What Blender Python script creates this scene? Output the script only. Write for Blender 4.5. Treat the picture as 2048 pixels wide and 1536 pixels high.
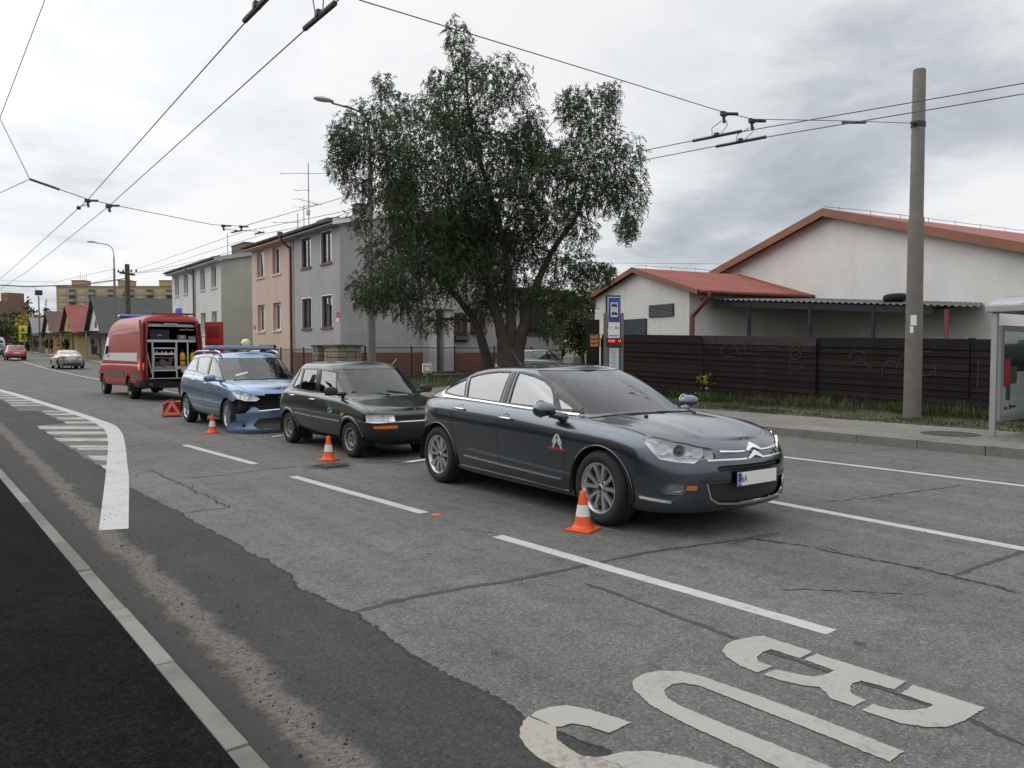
import bpy, bmesh, math, random
import numpy as np
from mathutils import Vector, Matrix
from mathutils.bvhtree import BVHTree

for o in list(bpy.data.objects):
 bpy.data.objects.remove(o)
S = bpy.context.scene
C = S.collection
R = math.radians
rng = np.random.default_rng(7)
random.seed(7)

# ---------------------------------------------------------------- camera
cam_d = bpy.data.cameras.new('camera')
cam = bpy.data.objects.new('camera', cam_d)
C.objects.link(cam)
cam.location = (0, 0, 1.55)
cam.rotation_euler = (R(90 - 2.386), 0, R(-37))
cam_d.sensor_width = 36
cam_d.lens = 27.42
cam_d.clip_start = 0.05
cam_d.clip_end = 3000
S.camera = cam

# ---------------------------------------------------------------- world and sun
SUN_EL, SUN_AZ = 42, -35          # azimuth clockwise from +Y
W = bpy.data.worlds.new('World')
S.world = W
W.use_nodes = True
nt = W.node_tree
nt.nodes.clear()


def N(nt, typ, **kw):
 n = nt.nodes.new(typ)
 for k, v in kw.items():
  if k == 'inp':
   for kk, vv in v.items():
    n.inputs[kk].default_value = vv
  else:
   setattr(n, k, v)
 return n


def ramp(nt, stops, interp='EASE'):
 n = nt.nodes.new('ShaderNodeValToRGB')
 n.color_ramp.interpolation = interp
 e = n.color_ramp.elements
 while len(e) < len(stops):
  e.new(0.5)
 for el, (p, c) in zip(e, stops):
  el.position = p
  el.color = c if len(c) == 4 else (*c, 1)
 return n


def math_n(nt, op, a, b=None, clamp=False):
 n = nt.nodes.new('ShaderNodeMath')
 n.operation = op
 n.use_clamp = clamp
 for i, v in enumerate((a, b)):
  if v is None:
   continue
  if isinstance(v, (int, float)):
   n.inputs[i].default_value = v
  else:
   nt.links.new(v, n.inputs[i])
 return n.outputs[0]


def mixc(nt, fac, a, b, blend='MIX'):
 n = nt.nodes.new('ShaderNodeMix')
 n.data_type = 'RGBA'
 n.blend_type = blend
 for i, v in ((0, fac), (6, a), (7, b)):
  if isinstance(v, (int, float)):
   n.inputs[i].default_value = v
  elif isinstance(v, tuple):
   n.inputs[i].default_value = v if len(v) == 4 else (*v, 1)
  else:
   nt.links.new(v, n.inputs[i])
 return n.outputs[2]


def build_world():
 L = nt.links.new
 tc = N(nt, 'ShaderNodeTexCoord')
 sep = N(nt, 'ShaderNodeSeparateXYZ')
 L(tc.outputs['Generated'], sep.inputs[0])
 z = math_n(nt, 'MAXIMUM', sep.outputs[2], 0.0)
 den = math_n(nt, 'ADD', z, 0.16)
 px = math_n(nt, 'DIVIDE', sep.outputs[0], den)
 py = math_n(nt, 'DIVIDE', sep.outputs[1], den)
 comb = N(nt, 'ShaderNodeCombineXYZ')
 L(px, comb.inputs[0]); L(py, comb.inputs[1])
 comb.inputs[2].default_value = 3.7
 big = N(nt, 'ShaderNodeTexNoise', inp={'Scale': 0.62, 'Detail': 9.0, 'Roughness': 0.56, 'Distortion': 0.25})
 L(comb.outputs[0], big.inputs['Vector'])
 fine = N(nt, 'ShaderNodeTexNoise', inp={'Scale': 2.1, 'Detail': 8.0, 'Roughness': 0.6, 'Distortion': 0.4})
 L(comb.outputs[0], fine.inputs['Vector'])
 v = math_n(nt, 'ADD', math_n(nt, 'MULTIPLY', big.outputs[0], 0.95), math_n(nt, 'MULTIPLY', fine.outputs[0], 0.30))
 # heavier grey banks stand to the east, low in the south-east and low over the far end of the road
 for az, el, ex, amt in CLOUD_BANKS:
  dv = N(nt, 'ShaderNodeVectorMath', operation='DOT_PRODUCT')
  L(tc.outputs['Generated'], dv.inputs[0])
  dv.inputs[1].default_value = (math.cos(R(el)) * math.sin(R(az)), math.cos(R(el)) * math.cos(R(az)), math.sin(R(el)))
  k = math_n(nt, 'POWER', math_n(nt, 'MAXIMUM', dv.outputs['Value'], 0.0), ex)
  v = math_n(nt, 'ADD', v, math_n(nt, 'MULTIPLY', k, amt))
 v = math_n(nt, 'ADD', v, CLOUD_BASE)
 cr = ramp(nt, [(0.36, (0.40, 0.435, 0.485)), (0.48, (0.56, 0.595, 0.64)), (0.57, (0.80, 0.82, 0.845)), (0.68, (0.93, 0.935, 0.945))], 'LINEAR')
 L(v, cr.inputs[0])
 # overcast luminance: brighter towards the zenith and around the veiled sun
 sv = Vector((math.cos(R(SUN_EL)) * math.sin(R(SUN_AZ)), math.cos(R(SUN_EL)) * math.cos(R(SUN_AZ)), math.sin(R(SUN_EL))))
 dot = N(nt, 'ShaderNodeVectorMath', operation='DOT_PRODUCT')
 L(tc.outputs['Generated'], dot.inputs[0])
 dot.inputs[1].default_value = sv
 glow = math_n(nt, 'POWER', math_n(nt, 'MAXIMUM', dot.outputs['Value'], 0.0), 5.0)
 zen = N(nt, 'ShaderNodeMapRange', inp={'From Min': 0.40, 'From Max': 1.0, 'To Min': 1.0, 'To Max': 1.75})
 L(z, zen.inputs[0])
 lum = math_n(nt, 'ADD', zen.outputs[0], math_n(nt, 'MULTIPLY', glow, 0.9))
 gain = math_n(nt, 'MULTIPLY', lum, SKY_GAIN / 0.1)
 cl = N(nt, 'ShaderNodeVectorMath', operation='SCALE')
 L(cr.outputs[0], cl.inputs[0]); L(gain, cl.inputs['Scale'])
 sky = N(nt, 'ShaderNodeTexSky', sky_type='NISHITA')
 sky.sun_disc = False
 sky.sun_elevation = R(SUN_EL)
 sky.sun_rotation = R(SUN_AZ)
 mx = mixc(nt, 0.94, sky.outputs[0], cl.outputs[0])
 bg = N(nt, 'ShaderNodeBackground', inp={'Strength': 0.1})
 L(mx, bg.inputs[0])
 out = N(nt, 'ShaderNodeOutputWorld')
 L(bg.outputs[0], out.inputs[0])


CLOUD_BANKS = ((58, 9, 45, -.17), (70, 21, 110, -.07), (96, 10, 20, -.10), (5, 6, 70, -.10), (24, 3, 90, -.05), (150, 12, 8, -.10), (-110, 14, 6, -.12))
CLOUD_BASE, SKY_GAIN = 0.085, 1.0
build_world()
sun_d = bpy.data.lights.new('sun', 'SUN')
sun_d.energy = 0.8
sun_d.angle = R(80)
sun_d.color = (1.0, 0.95, 0.88)
sun = bpy.data.objects.new('sun', sun_d)
C.objects.link(sun)
sun.rotation_euler = (R(90 - SUN_EL), 0, R(180 - SUN_AZ))
sun.location = (0, 0, 30)

S.view_settings.view_transform = 'Standard'
S.view_settings.look = 'None'
S.view_settings.exposure = 0.0
S.view_settings.gamma = 1.0
S.view_settings.use_curve_mapping = False
S.cycles.max_bounces = 7
S.cycles.transparent_max_bounces = 12
S.cycles.caustics_reflective = False
S.cycles.caustics_refractive = False

# ---------------------------------------------------------------- materials
MATS = {}


def mat(name, col, rough=0.7, metal=0.0, spec=0.5, var=0.12, vscale=3.0, bump=0.0, bscale=40.0, coat=0.0,
  emit=None, estr=0.0, dirt=None, dscale=2.0, damt=0.4):
 """principled material with a little colour variation, optional bump and dirt blotches (object space)"""
 if name in MATS:
  return MATS[name]
 m = bpy.data.materials.new(name)
 m.use_nodes = True
 t = m.node_tree
 b = t.nodes['Principled BSDF']
 b.inputs['Roughness'].default_value = rough
 b.inputs['Metallic'].default_value = metal
 b.inputs['Specular IOR Level'].default_value = spec
 b.inputs['Coat Weight'].default_value = coat
 b.inputs['Coat Roughness'].default_value = 0.03
 tc = N(t, 'ShaderNodeTexCoord')
 n = N(t, 'ShaderNodeTexNoise', inp={'Scale': vscale, 'Detail': 6.0, 'Roughness': 0.6})
 t.links.new(tc.outputs['Object'], n.inputs['Vector'])
 mr = N(t, 'ShaderNodeMapRange', inp={'From Min': 0.3, 'From Max': 0.7, 'To Min': 1 - var, 'To Max': 1 + var})
 t.links.new(n.outputs[0], mr.inputs[0])
 sc = N(t, 'ShaderNodeVectorMath', operation='SCALE')
 sc.inputs[0].default_value = col
 t.links.new(mr.outputs[0], sc.inputs['Scale'])
 c = sc.outputs[0]
 if dirt:
  n2 = N(t, 'ShaderNodeTexNoise', inp={'Scale': dscale, 'Detail': 8.0, 'Roughness': 0.65})
  t.links.new(tc.outputs['Object'], n2.inputs['Vector'])
  m2 = N(t, 'ShaderNodeMapRange', inp={'From Min': 0.48, 'From Max': 0.72, 'To Min': 0.0, 'To Max': damt})
  t.links.new(n2.outputs[0], m2.inputs[0])
  c = mixc(t, m2.outputs[0], c, dirt)
 t.links.new(c, b.inputs['Base Color'])
 if bump:
  n3 = N(t, 'ShaderNodeTexNoise', inp={'Scale': bscale, 'Detail': 4.0})
  t.links.new(tc.outputs['Object'], n3.inputs['Vector'])
  bp = N(t, 'ShaderNodeBump', inp={'Strength': bump, 'Distance': 0.02})
  t.links.new(n3.outputs[0], bp.inputs['Height'])
  t.links.new(bp.outputs[0], b.inputs['Normal'])
 if emit:
  b.inputs['Emission Color'].default_value = (*emit, 1)
  b.inputs['Emission Strength'].default_value = estr
 MATS[name] = m
 return m


def paint(name, col, rough=0.32, metal=0.55, dust=0.10, coat=1.0):
 """car paint: metallic base with flakes, clear coat, a film of road dust low on the body"""
 if name in MATS:
  return MATS[name]
 m = bpy.data.materials.new(name)
 m.use_nodes = True
 t = m.node_tree
 b = t.nodes['Principled BSDF']
 tc = N(t, 'ShaderNodeTexCoord')
 fl = N(t, 'ShaderNodeTexNoise', inp={'Scale': 900.0, 'Detail': 1.0})
 t.links.new(tc.outputs['Object'], fl.inputs['Vector'])
 mr = N(t, 'ShaderNodeMapRange', inp={'From Min': 0.3, 'From Max': 0.7, 'To Min': 0.85, 'To Max': 1.2})
 t.links.new(fl.outputs[0], mr.inputs[0])
 sc = N(t, 'ShaderNodeVectorMath', operation='SCALE')
 sc.inputs[0].default_value = col
 t.links.new(mr.outputs[0], sc.inputs['Scale'])
 sep = N(t, 'ShaderNodeSeparateXYZ')
 t.links.new(tc.outputs['Object'], sep.inputs[0])
 dz = N(t, 'ShaderNodeMapRange', inp={'From Min': 0.15, 'From Max': 0.75, 'To Min': 1.0, 'To Max': 0.12})
 t.links.new(sep.outputs[2], dz.inputs[0])
 dn = N(t, 'ShaderNodeTexNoise', inp={'Scale': 3.5, 'Detail': 8.0, 'Roughness': 0.65})
 t.links.new(tc.outputs['Object'], dn.inputs['Vector'])
 dm = N(t, 'ShaderNodeMapRange', inp={'From Min': 0.35, 'From Max': 0.75, 'To Min': 0.0, 'To Max': 1.0})
 t.links.new(dn.outputs[0], dm.inputs[0])
 d = math_n(t, 'MULTIPLY', math_n(t, 'MULTIPLY', dz.outputs[0], dm.outputs[0]), dust * 2.2, True)
 c = mixc(t, d, sc.outputs[0], (0.16, 0.145, 0.125))
 t.links.new(c, b.inputs['Base Color'])
 b.inputs['Metallic'].default_value = metal
 r = math_n(t, 'ADD', math_n(t, 'MULTIPLY', d, 0.4), rough)
 t.links.new(r, b.inputs['Roughness'])
 bf = N(t, 'ShaderNodeNewGeometry')          # inside of the sheet metal: dark lining
 lin = N(t, 'ShaderNodeBsdfDiffuse')
 lin.inputs[0].default_value = (0.03, 0.03, 0.032, 1)
 ms = N(t, 'ShaderNodeMixShader')
 t.links.new(bf.outputs['Backfacing'], ms.inputs[0])
 t.links.new(b.outputs[0], ms.inputs[1])
 t.links.new(lin.outputs[0], ms.inputs[2])
 t.links.new(ms.outputs[0], t.nodes['Material Output'].inputs[0])
 b.inputs['Coat Weight'].default_value = coat
 cr = math_n(t, 'ADD', math_n(t, 'MULTIPLY', d, 0.35), 0.035)
 t.links.new(cr, b.inputs['Coat Roughness'])
 MATS[name] = m
 return m


def glass(name, tint=(0.55, 0.62, 0.6), ior=2.0, rough=0.01):
 """thin pane: clear with a tint, fresnel reflection on top"""
 if name in MATS:
  return MATS[name]
 m = bpy.data.materials.new(name)
 m.use_nodes = True
 t = m.node_tree
 t.nodes.clear()
 tr = N(t, 'ShaderNodeBsdfTransparent')
 tr.inputs[0].default_value = (*tint, 1)
 gl = N(t, 'ShaderNodeBsdfGlossy', inp={'Roughness': rough})
 gl.inputs[0].default_value = (0.95, 0.97, 1, 1)
 lw = N(t, 'ShaderNodeLayerWeight', inp={'Blend': 0.5})
 r0 = ((ior - 1) / (ior + 1)) ** 2
 f5 = math_n(t, 'POWER', lw.outputs['Facing'], 4.0)
 fr = math_n(t, 'ADD', math_n(t, 'MULTIPLY', f5, 1 - r0), r0, True)
 mx = N(t, 'ShaderNodeMixShader')
 t.links.new(fr, mx.inputs[0])
 t.links.new(tr.outputs[0], mx.inputs[1])
 t.links.new(gl.outputs[0], mx.inputs[2])
 out = N(t, 'ShaderNodeOutputMaterial')
 t.links.new(mx.outputs[0], out.inputs[0])
 MATS[name] = m
 return m


# ---------------------------------------------------------------- mesh helpers
class MB:
 def __init__(self):
  self.v, self.f = [], []

 def add(self, vs, fs):
  o = len(self.v)
  self.v += [tuple(map(float, q)) for q in vs]
  self.f += [tuple(i + o for i in q) for q in fs]
  return self

 def box(self, c, s, rz=0.0, rx=0.0, ry=0.0):
  M = Matrix.Rotation(rz, 3, 'Z') @ Matrix.Rotation(ry, 3, 'Y') @ Matrix.Rotation(rx, 3, 'X')
  c = Vector(c)
  vs = [c + M @ Vector((s[0] * a / 2, s[1] * b / 2, s[2] * d / 2)) for a in (-1, 1) for b in (-1, 1) for d in (-1, 1)]
  return self.add(vs, [(0, 1, 3, 2), (4, 6, 7, 5), (0, 4, 5, 1), (2, 3, 7, 6), (0, 2, 6, 4), (1, 5, 7, 3)])

 def bbox(self, c, s, b=0.01, rz=0.0):
  """box with chamfered edges"""
  M = Matrix.Rotation(rz, 3, 'Z')
  c = Vector(c)
  bm = bmesh.new()
  bmesh.ops.create_cube(bm, size=1)
  for v in bm.verts:
   v.co = Vector((v.co.x * s[0], v.co.y * s[1], v.co.z * s[2]))
  bmesh.ops.bevel(bm, geom=bm.edges[:], offset=b, segments=2, affect='EDGES', profile=0.6)
  bm.verts.index_update()
  self.add([c + M @ v.co for v in bm.verts], [[v.index for v in f.verts] for f in bm.faces])
  bm.free()
  return self

 def tube(self, pts, r, n=8, caps=True, r2=None):
  pts = [Vector(q) for q in pts]
  rs = r if isinstance(r, (list, tuple)) else [r + ((r2 - r) * i / (len(pts) - 1) if r2 is not None else 0) for i in range(len(pts))]
  vs, fs = [], []
  up = None
  for i, q in enumerate(pts):
   d = (pts[min(i + 1, len(pts) - 1)] - pts[max(i - 1, 0)])
   if d.length < 1e-9:
    d = Vector((0, 0, 1))
   d.normalize()
   if up is None:
    up = Vector((0, 0, 1)) if abs(d.z) < 0.9 else Vector((1, 0, 0))
   a = d.cross(up)
   if a.length < 1e-6:
    a = d.cross(Vector((0.3, 1, 0.2)))
   a.normalize()
   b = a.cross(d).normalized()
   up = b
   for k in range(n):
    t = 2 * math.pi * k / n
    vs.append(q + (a * math.cos(t) + b * math.sin(t)) * rs[i])
  for i in range(len(pts) - 1):
   for k in range(n):
    k2 = (k + 1) % n
    fs.append((i * n + k, (i + 1) * n + k, (i + 1) * n + k2, i * n + k2))
  if caps:
   fs.append(tuple(range(n)))
   fs.append(tuple((len(pts) - 1) * n + k for k in reversed(range(n))))
  return self.add(vs, fs)

 def lathe(self, prof, n=32, axis='Z', c=(0, 0, 0), close=False):
  c = Vector(c)
  vs, fs = [], []
  for (r, h) in prof:
   for k in range(n):
    t = 2 * math.pi * k / n
    a, b = r * math.cos(t), r * math.sin(t)
    p = {'Z': (a, b, h), 'Y': (a, h, b), 'X': (h, a, b)}[axis]
    vs.append(c + Vector(p))
  m = len(prof)
  for i in range(m if close else m - 1):
   j = (i + 1) % m
   for k in range(n):
    k2 = (k + 1) % n
    fs.append((i * n + k, i * n + k2, j * n + k2, j * n + k))
  return self.add(vs, fs)

 def prism(self, poly, p0, ux, uy, uz, depth):
  """extrude a 2-D polygon: p0 + x*ux + y*uy, thickness depth along uz"""
  p0, ux, uy, uz = Vector(p0), Vector(ux), Vector(uy), Vector(uz)
  n = len(poly)
  a = [p0 + ux * x + uy * y for x, y in poly]
  b = [q + uz * depth for q in a]
  return self.add(a + b, [tuple(reversed(range(n))), tuple(range(n, 2 * n))] + [(i, (i + 1) % n, n + (i + 1) % n, n + i) for i in range(n)])

 def obj(self, name, m, parent=None, smooth=False, flat_angle=None, sep=False):
  if sep:     # each connected piece becomes an object of its own
   par = list(range(len(self.v)))

   def find(i):
    while par[i] != i:
     par[i] = par[par[i]]
     i = par[i]
    return i
   for f in self.f:
    r0 = find(f[0])
    for i in f[1:]:
     par[find(i)] = r0
   grp = {}
   for f in self.f:
    grp.setdefault(find(f[0]), []).append(f)
   out = []
   for fs in grp.values():
    idx = {}
    k = MB()
    for f in fs:
     k.f.append(tuple(idx.setdefault(i, len(idx)) for i in f))
    k.v = [self.v[i] for i in idx]
    out.append(k.obj(name, m, parent, smooth, flat_angle))
   return out
  me = bpy.data.meshes.new(name)
  me.from_pydata(self.v, [], self.f)
  me.validate(verbose=False)
  bm = bmesh.new()
  bm.from_mesh(me)
  bmesh.ops.recalc_face_normals(bm, faces=bm.faces[:])
  bm.to_mesh(me)
  bm.free()
  if isinstance(m, (list, tuple)):
   for q in m:
    me.materials.append(q)
  elif m:
   me.materials.append(m)
  if smooth or flat_angle:
   for p in me.polygons:
    p.use_smooth = True
   if flat_angle:
    me.set_sharp_from_angle(angle=R(flat_angle))
  o = bpy.data.objects.new(name, me)
  C.objects.link(o)
  if parent:
   o.parent = parent
  return o


def link_mesh(name, me, parent=None):
 o = bpy.data.objects.new(name, me)
 C.objects.link(o)
 if parent:
  o.parent = parent
 return o


def thing(name, label, cat, loc=(0, 0, 0), rz=0.0, group=None):
 o = bpy.data.objects.new(name, None)
 o.empty_display_size = 0.2
 C.objects.link(o)
 o.location = loc
 o.rotation_euler = (0, 0, rz)
 o['label'] = label
 o['category'] = cat
 if group:
  o['group'] = group
 return o


def tag(o, label, cat, group=None):
 o['label'] = label
 o['category'] = cat
 if group:
  o['group'] = group
 return o


def structure(o):
 o['kind'] = 'structure'
 return o


def stuff(o):
 o['kind'] = 'stuff'
 return o


def dup(root, loc=None, rz=None, label=None):
 r = root.copy()
 C.objects.link(r)
 if loc is not None:
  r.location = loc
 if rz is not None:
  r.rotation_euler = (0, 0, rz)
 if label:
  r['label'] = label
 for ch in list(root.children):
  c = ch.copy()
  C.objects.link(c)
  c.parent = r
  for g in list(ch.children):
   d = g.copy()
   C.objects.link(d)
   d.parent = c
 return r


def text(name, s, size, m, parent, loc, rot, depth=0.0015, align='CENTER', sx=1.0):
 cu = bpy.data.curves.new(name, 'FONT')
 cu.body = s
 cu.size = size
 cu.align_x = align
 cu.align_y = 'CENTER'
 cu.extrude = depth
 tmp = bpy.data.objects.new(name, cu)
 C.objects.link(tmp)
 me = bpy.data.meshes.new_from_object(tmp.evaluated_get(bpy.context.evaluated_depsgraph_get()))
 bpy.data.objects.remove(tmp)
 me.materials.clear()
 me.materials.append(m)
 o = bpy.data.objects.new(name, me)
 C.objects.link(o)
 o.parent = parent
 o.location = loc
 o.rotation_euler = rot
 o.scale = (sx, 1, 1)
 return o


def gz(x, y):
 """height of the street: flat here, climbing gently beyond 40 m"""
 if y < 40:
  return 0.0
 if y < 95:
  return 0.00027 * (y - 40) ** 2
 return 0.82 + 0.012 * (min(y, 160) - 95)


def lerp(a, b, t):
 return a + (b - a) * t
LINE_OUT = [(2.47, 38.33), (2.72, 33.31), (2.86, 29.18), (2.98, 25.87), (3.06, 23.52), (3.12, 21.67), (3.16, 19.59), (3.16, 18.06), (3.02, 16.65), (2.81, 15.22), (2.57, 13.8), (2.2, 11.72), (1.94, 10.26), (1.39, 7.41)]
LINE_IN = [(2.31, 35.88), (2.6, 29.62), (2.7, 26.48), (2.82, 23.71), (2.92, 21.01), (2.93, 19.53), (2.88, 18.07), (2.8, 17.0), (2.66, 15.93), (2.38, 14.19), (2.12, 12.71), (1.84, 11.16), (1.71, 10.43), (1.17, 7.49)]
BARS = [[(1.98, 26.94), (2.69, 26.4), (2.64, 25.83), (1.97, 26.34)], [(2.02, 28.27), (2.75, 27.72), (2.7, 27.09), (2.01, 27.6)], [(2.02, 29.86), (2.79, 29.28), (2.72, 28.49), (2.0, 29.03)], [(1.99, 31.65), (2.77, 31.06), (2.7, 30.18), (1.98, 30.72)], [(2.0, 33.44), (2.71, 32.9), (2.65, 32.03), (1.99, 32.53)], [(2.02, 35.27), (2.68, 34.77), (2.62, 33.86), (2.0, 34.32)], [(2.42, 23.59), (2.91, 23.22), (2.86, 22.82), (2.41, 23.17)], [(2.39, 22.59), (2.94, 22.18), (2.87, 21.61), (2.37, 21.98)], [(2.45, 21.05), (2.97, 20.66), (2.9, 20.07), (2.43, 20.42)], [(2.44, 19.72), (2.98, 19.31), (2.91, 18.83), (2.41, 19.2)], [(1.82, 18.86), (2.94, 18.02), (2.83, 17.33), (1.81, 18.1)], [(1.82, 17.47), (2.79, 16.74), (2.7, 16.14), (1.81, 16.81)], [(1.83, 16.04), (2.6, 15.46), (2.52, 14.92), (1.82, 15.45)], [(1.88, 14.65), (2.4, 14.26), (2.35, 13.93), (1.87, 14.29)], [(1.92, 14.19), (2.34, 13.88), (2.29, 13.59), (1.91, 13.87)], [(1.91, 13.04), (2.16, 12.85), (2.07, 12.29), (1.89, 12.43)], [(1.88, 11.82), (1.96, 11.77), (1.88, 11.33), (1.87, 11.34)]]
LETTER_B = [[(3.61, 2.52), (3.62, 2.23), (3.49, 2.22), (3.48, 2.38), (3.4, 2.38), (3.33, 2.36), (3.29, 2.32), (3.29, 2.24), (3.17, 2.24), (3.17, 2.34), (3.21, 2.45), (3.26, 2.52), (3.34, 2.56), (3.43, 2.57), (3.53, 2.55)], [(3.61, 2.2), (3.64, 1.76), (3.51, 1.75), (3.48, 1.89), (3.42, 1.9), (3.36, 1.88), (3.31, 1.84), (3.3, 1.77), (3.2, 1.77), (3.19, 1.87), (3.23, 1.92), (3.26, 1.97), (3.22, 2.02), (3.18, 2.12), (3.17, 2.21), (3.27, 2.21), (3.3, 2.13), (3.34, 2.05), (3.41, 2.03), (3.49, 2.03), (3.49, 2.2)], [(3.63, 1.72), (3.64, 1.42), (3.44, 1.42), (3.33, 1.44), (3.26, 1.49), (3.21, 1.57), (3.19, 1.73), (3.29, 1.73), (3.3, 1.66), (3.36, 1.6), (3.43, 1.57), (3.49, 1.57), (3.49, 1.71)]]
LETTER_U = [[(2.6, 2.52), (2.65, 2.55), (2.73, 2.56), (2.81, 2.54), (2.89, 2.47), (2.92, 2.38), (2.96, 2.07), (2.98, 1.73), (2.99, 1.45), (2.87, 1.44), (2.86, 1.76), (2.84, 2.11), (2.83, 2.31), (2.79, 2.38), (2.75, 2.4), (2.7, 2.39), (2.65, 2.37), (2.61, 2.31), (2.6, 2.23), (2.62, 1.95), (2.66, 1.55), (2.65, 1.36), (2.51, 1.36), (2.5, 1.68), (2.5, 1.86), (2.49, 2.1), (2.5, 2.31), (2.53, 2.39), (2.56, 2.47)]]
LETTER_S = [[(2.02, 2.55), (2.07, 2.57), (2.14, 2.56), (2.21, 2.53), (2.26, 2.44), (2.32, 2.25), (2.18, 2.24), (2.15, 2.34), (2.12, 2.39), (2.06, 2.4), (2.04, 2.41)], [(2.01, 2.13), (2.04, 2.12), (2.12, 2.1), (2.21, 2.04), (2.28, 1.93), (2.33, 1.78), (2.34, 1.65), (2.18, 1.62), (2.14, 1.8), (2.03, 1.99), (2.04, 2.05)]]
LETTER_S_OLD = [[(2.01, 2.55), (2.04, 2.41), (2.02, 2.38), (1.98, 2.33), (1.97, 2.26), (1.97, 2.18), (2.01, 2.13), (2.04, 2.05), (2.03, 1.99), (1.92, 1.99), (1.84, 2.17), (1.83, 2.26), (1.84, 2.34), (1.87, 2.43), (1.92, 2.49), (1.97, 2.53)]]
PATCH_EDGE = [(1.94, 26.54), (2.39, 23.39), (2.6, 19.32), (1.85, 11.65), (1.82, 9.62), (1.87, 8.56), (1.94, 7.82), (1.94, 7.38), (1.95, 6.69), (1.99, 5.68), (1.97, 5.29), (1.93, 4.82), (1.97, 4.28), (1.97, 3.6), (1.96, 3.28), (1.99, 2.93), (2.0, 2.67), (2.01, 2.49), (2.08, 2.16), (2.03, 2.03)]
SEAM = [[(1.98, 4.23), (2.24, 4.25), (2.51, 4.25), (3.05, 4.18), (3.74, 4.15), (4.44, 4.12), (4.93, 4.04), (5.39, 3.95)], [(3.48, 3.83), (3.5, 3.64), (3.48, 3.4), (3.48, 3.22), (3.48, 2.84), (3.45, 2.49), (3.48, 1.41), (3.42, 1.19)], [(5.64, 2.42), (6.22, 2.42), (6.9, 2.4)]]
CRACK = [[(5.4, 4.0), (5.49, 3.68), (5.58, 3.39), (5.6, 3.15), (5.63, 2.78), (5.62, 2.44), (5.59, 1.97)], [(2.33, 10.96), (2.34, 9.86), (2.39, 8.87), (2.37, 7.85), (2.16, 7.86), (1.94, 7.82)], [(2.41, 9.99), (2.98, 9.95), (3.75, 10.11), (4.72, 10.02), (5.39, 9.52)], [(7.32, 4.45), (8.03, 4.25), (9.62, 4.03)], [(2.56, 13.79), (3.11, 14.24), (4.2, 13.7), (5.48, 13.74)], [(4.36, 2.99), (4.75, 2.67), (5.06, 2.34)], [(3.57, 28.5), (5.69, 30.49), (7.16, 31.06)], [(3.36, 21.65), (4.99, 21.65)], [(3.68, 5.64), (3.87, 5.31)], [(2.01, 10.44), (2.32, 10.92)], [(11.51, 7.47), (11.32, 6.4), (12.37, 6.15), (11.97, 4.56)]]
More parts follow.
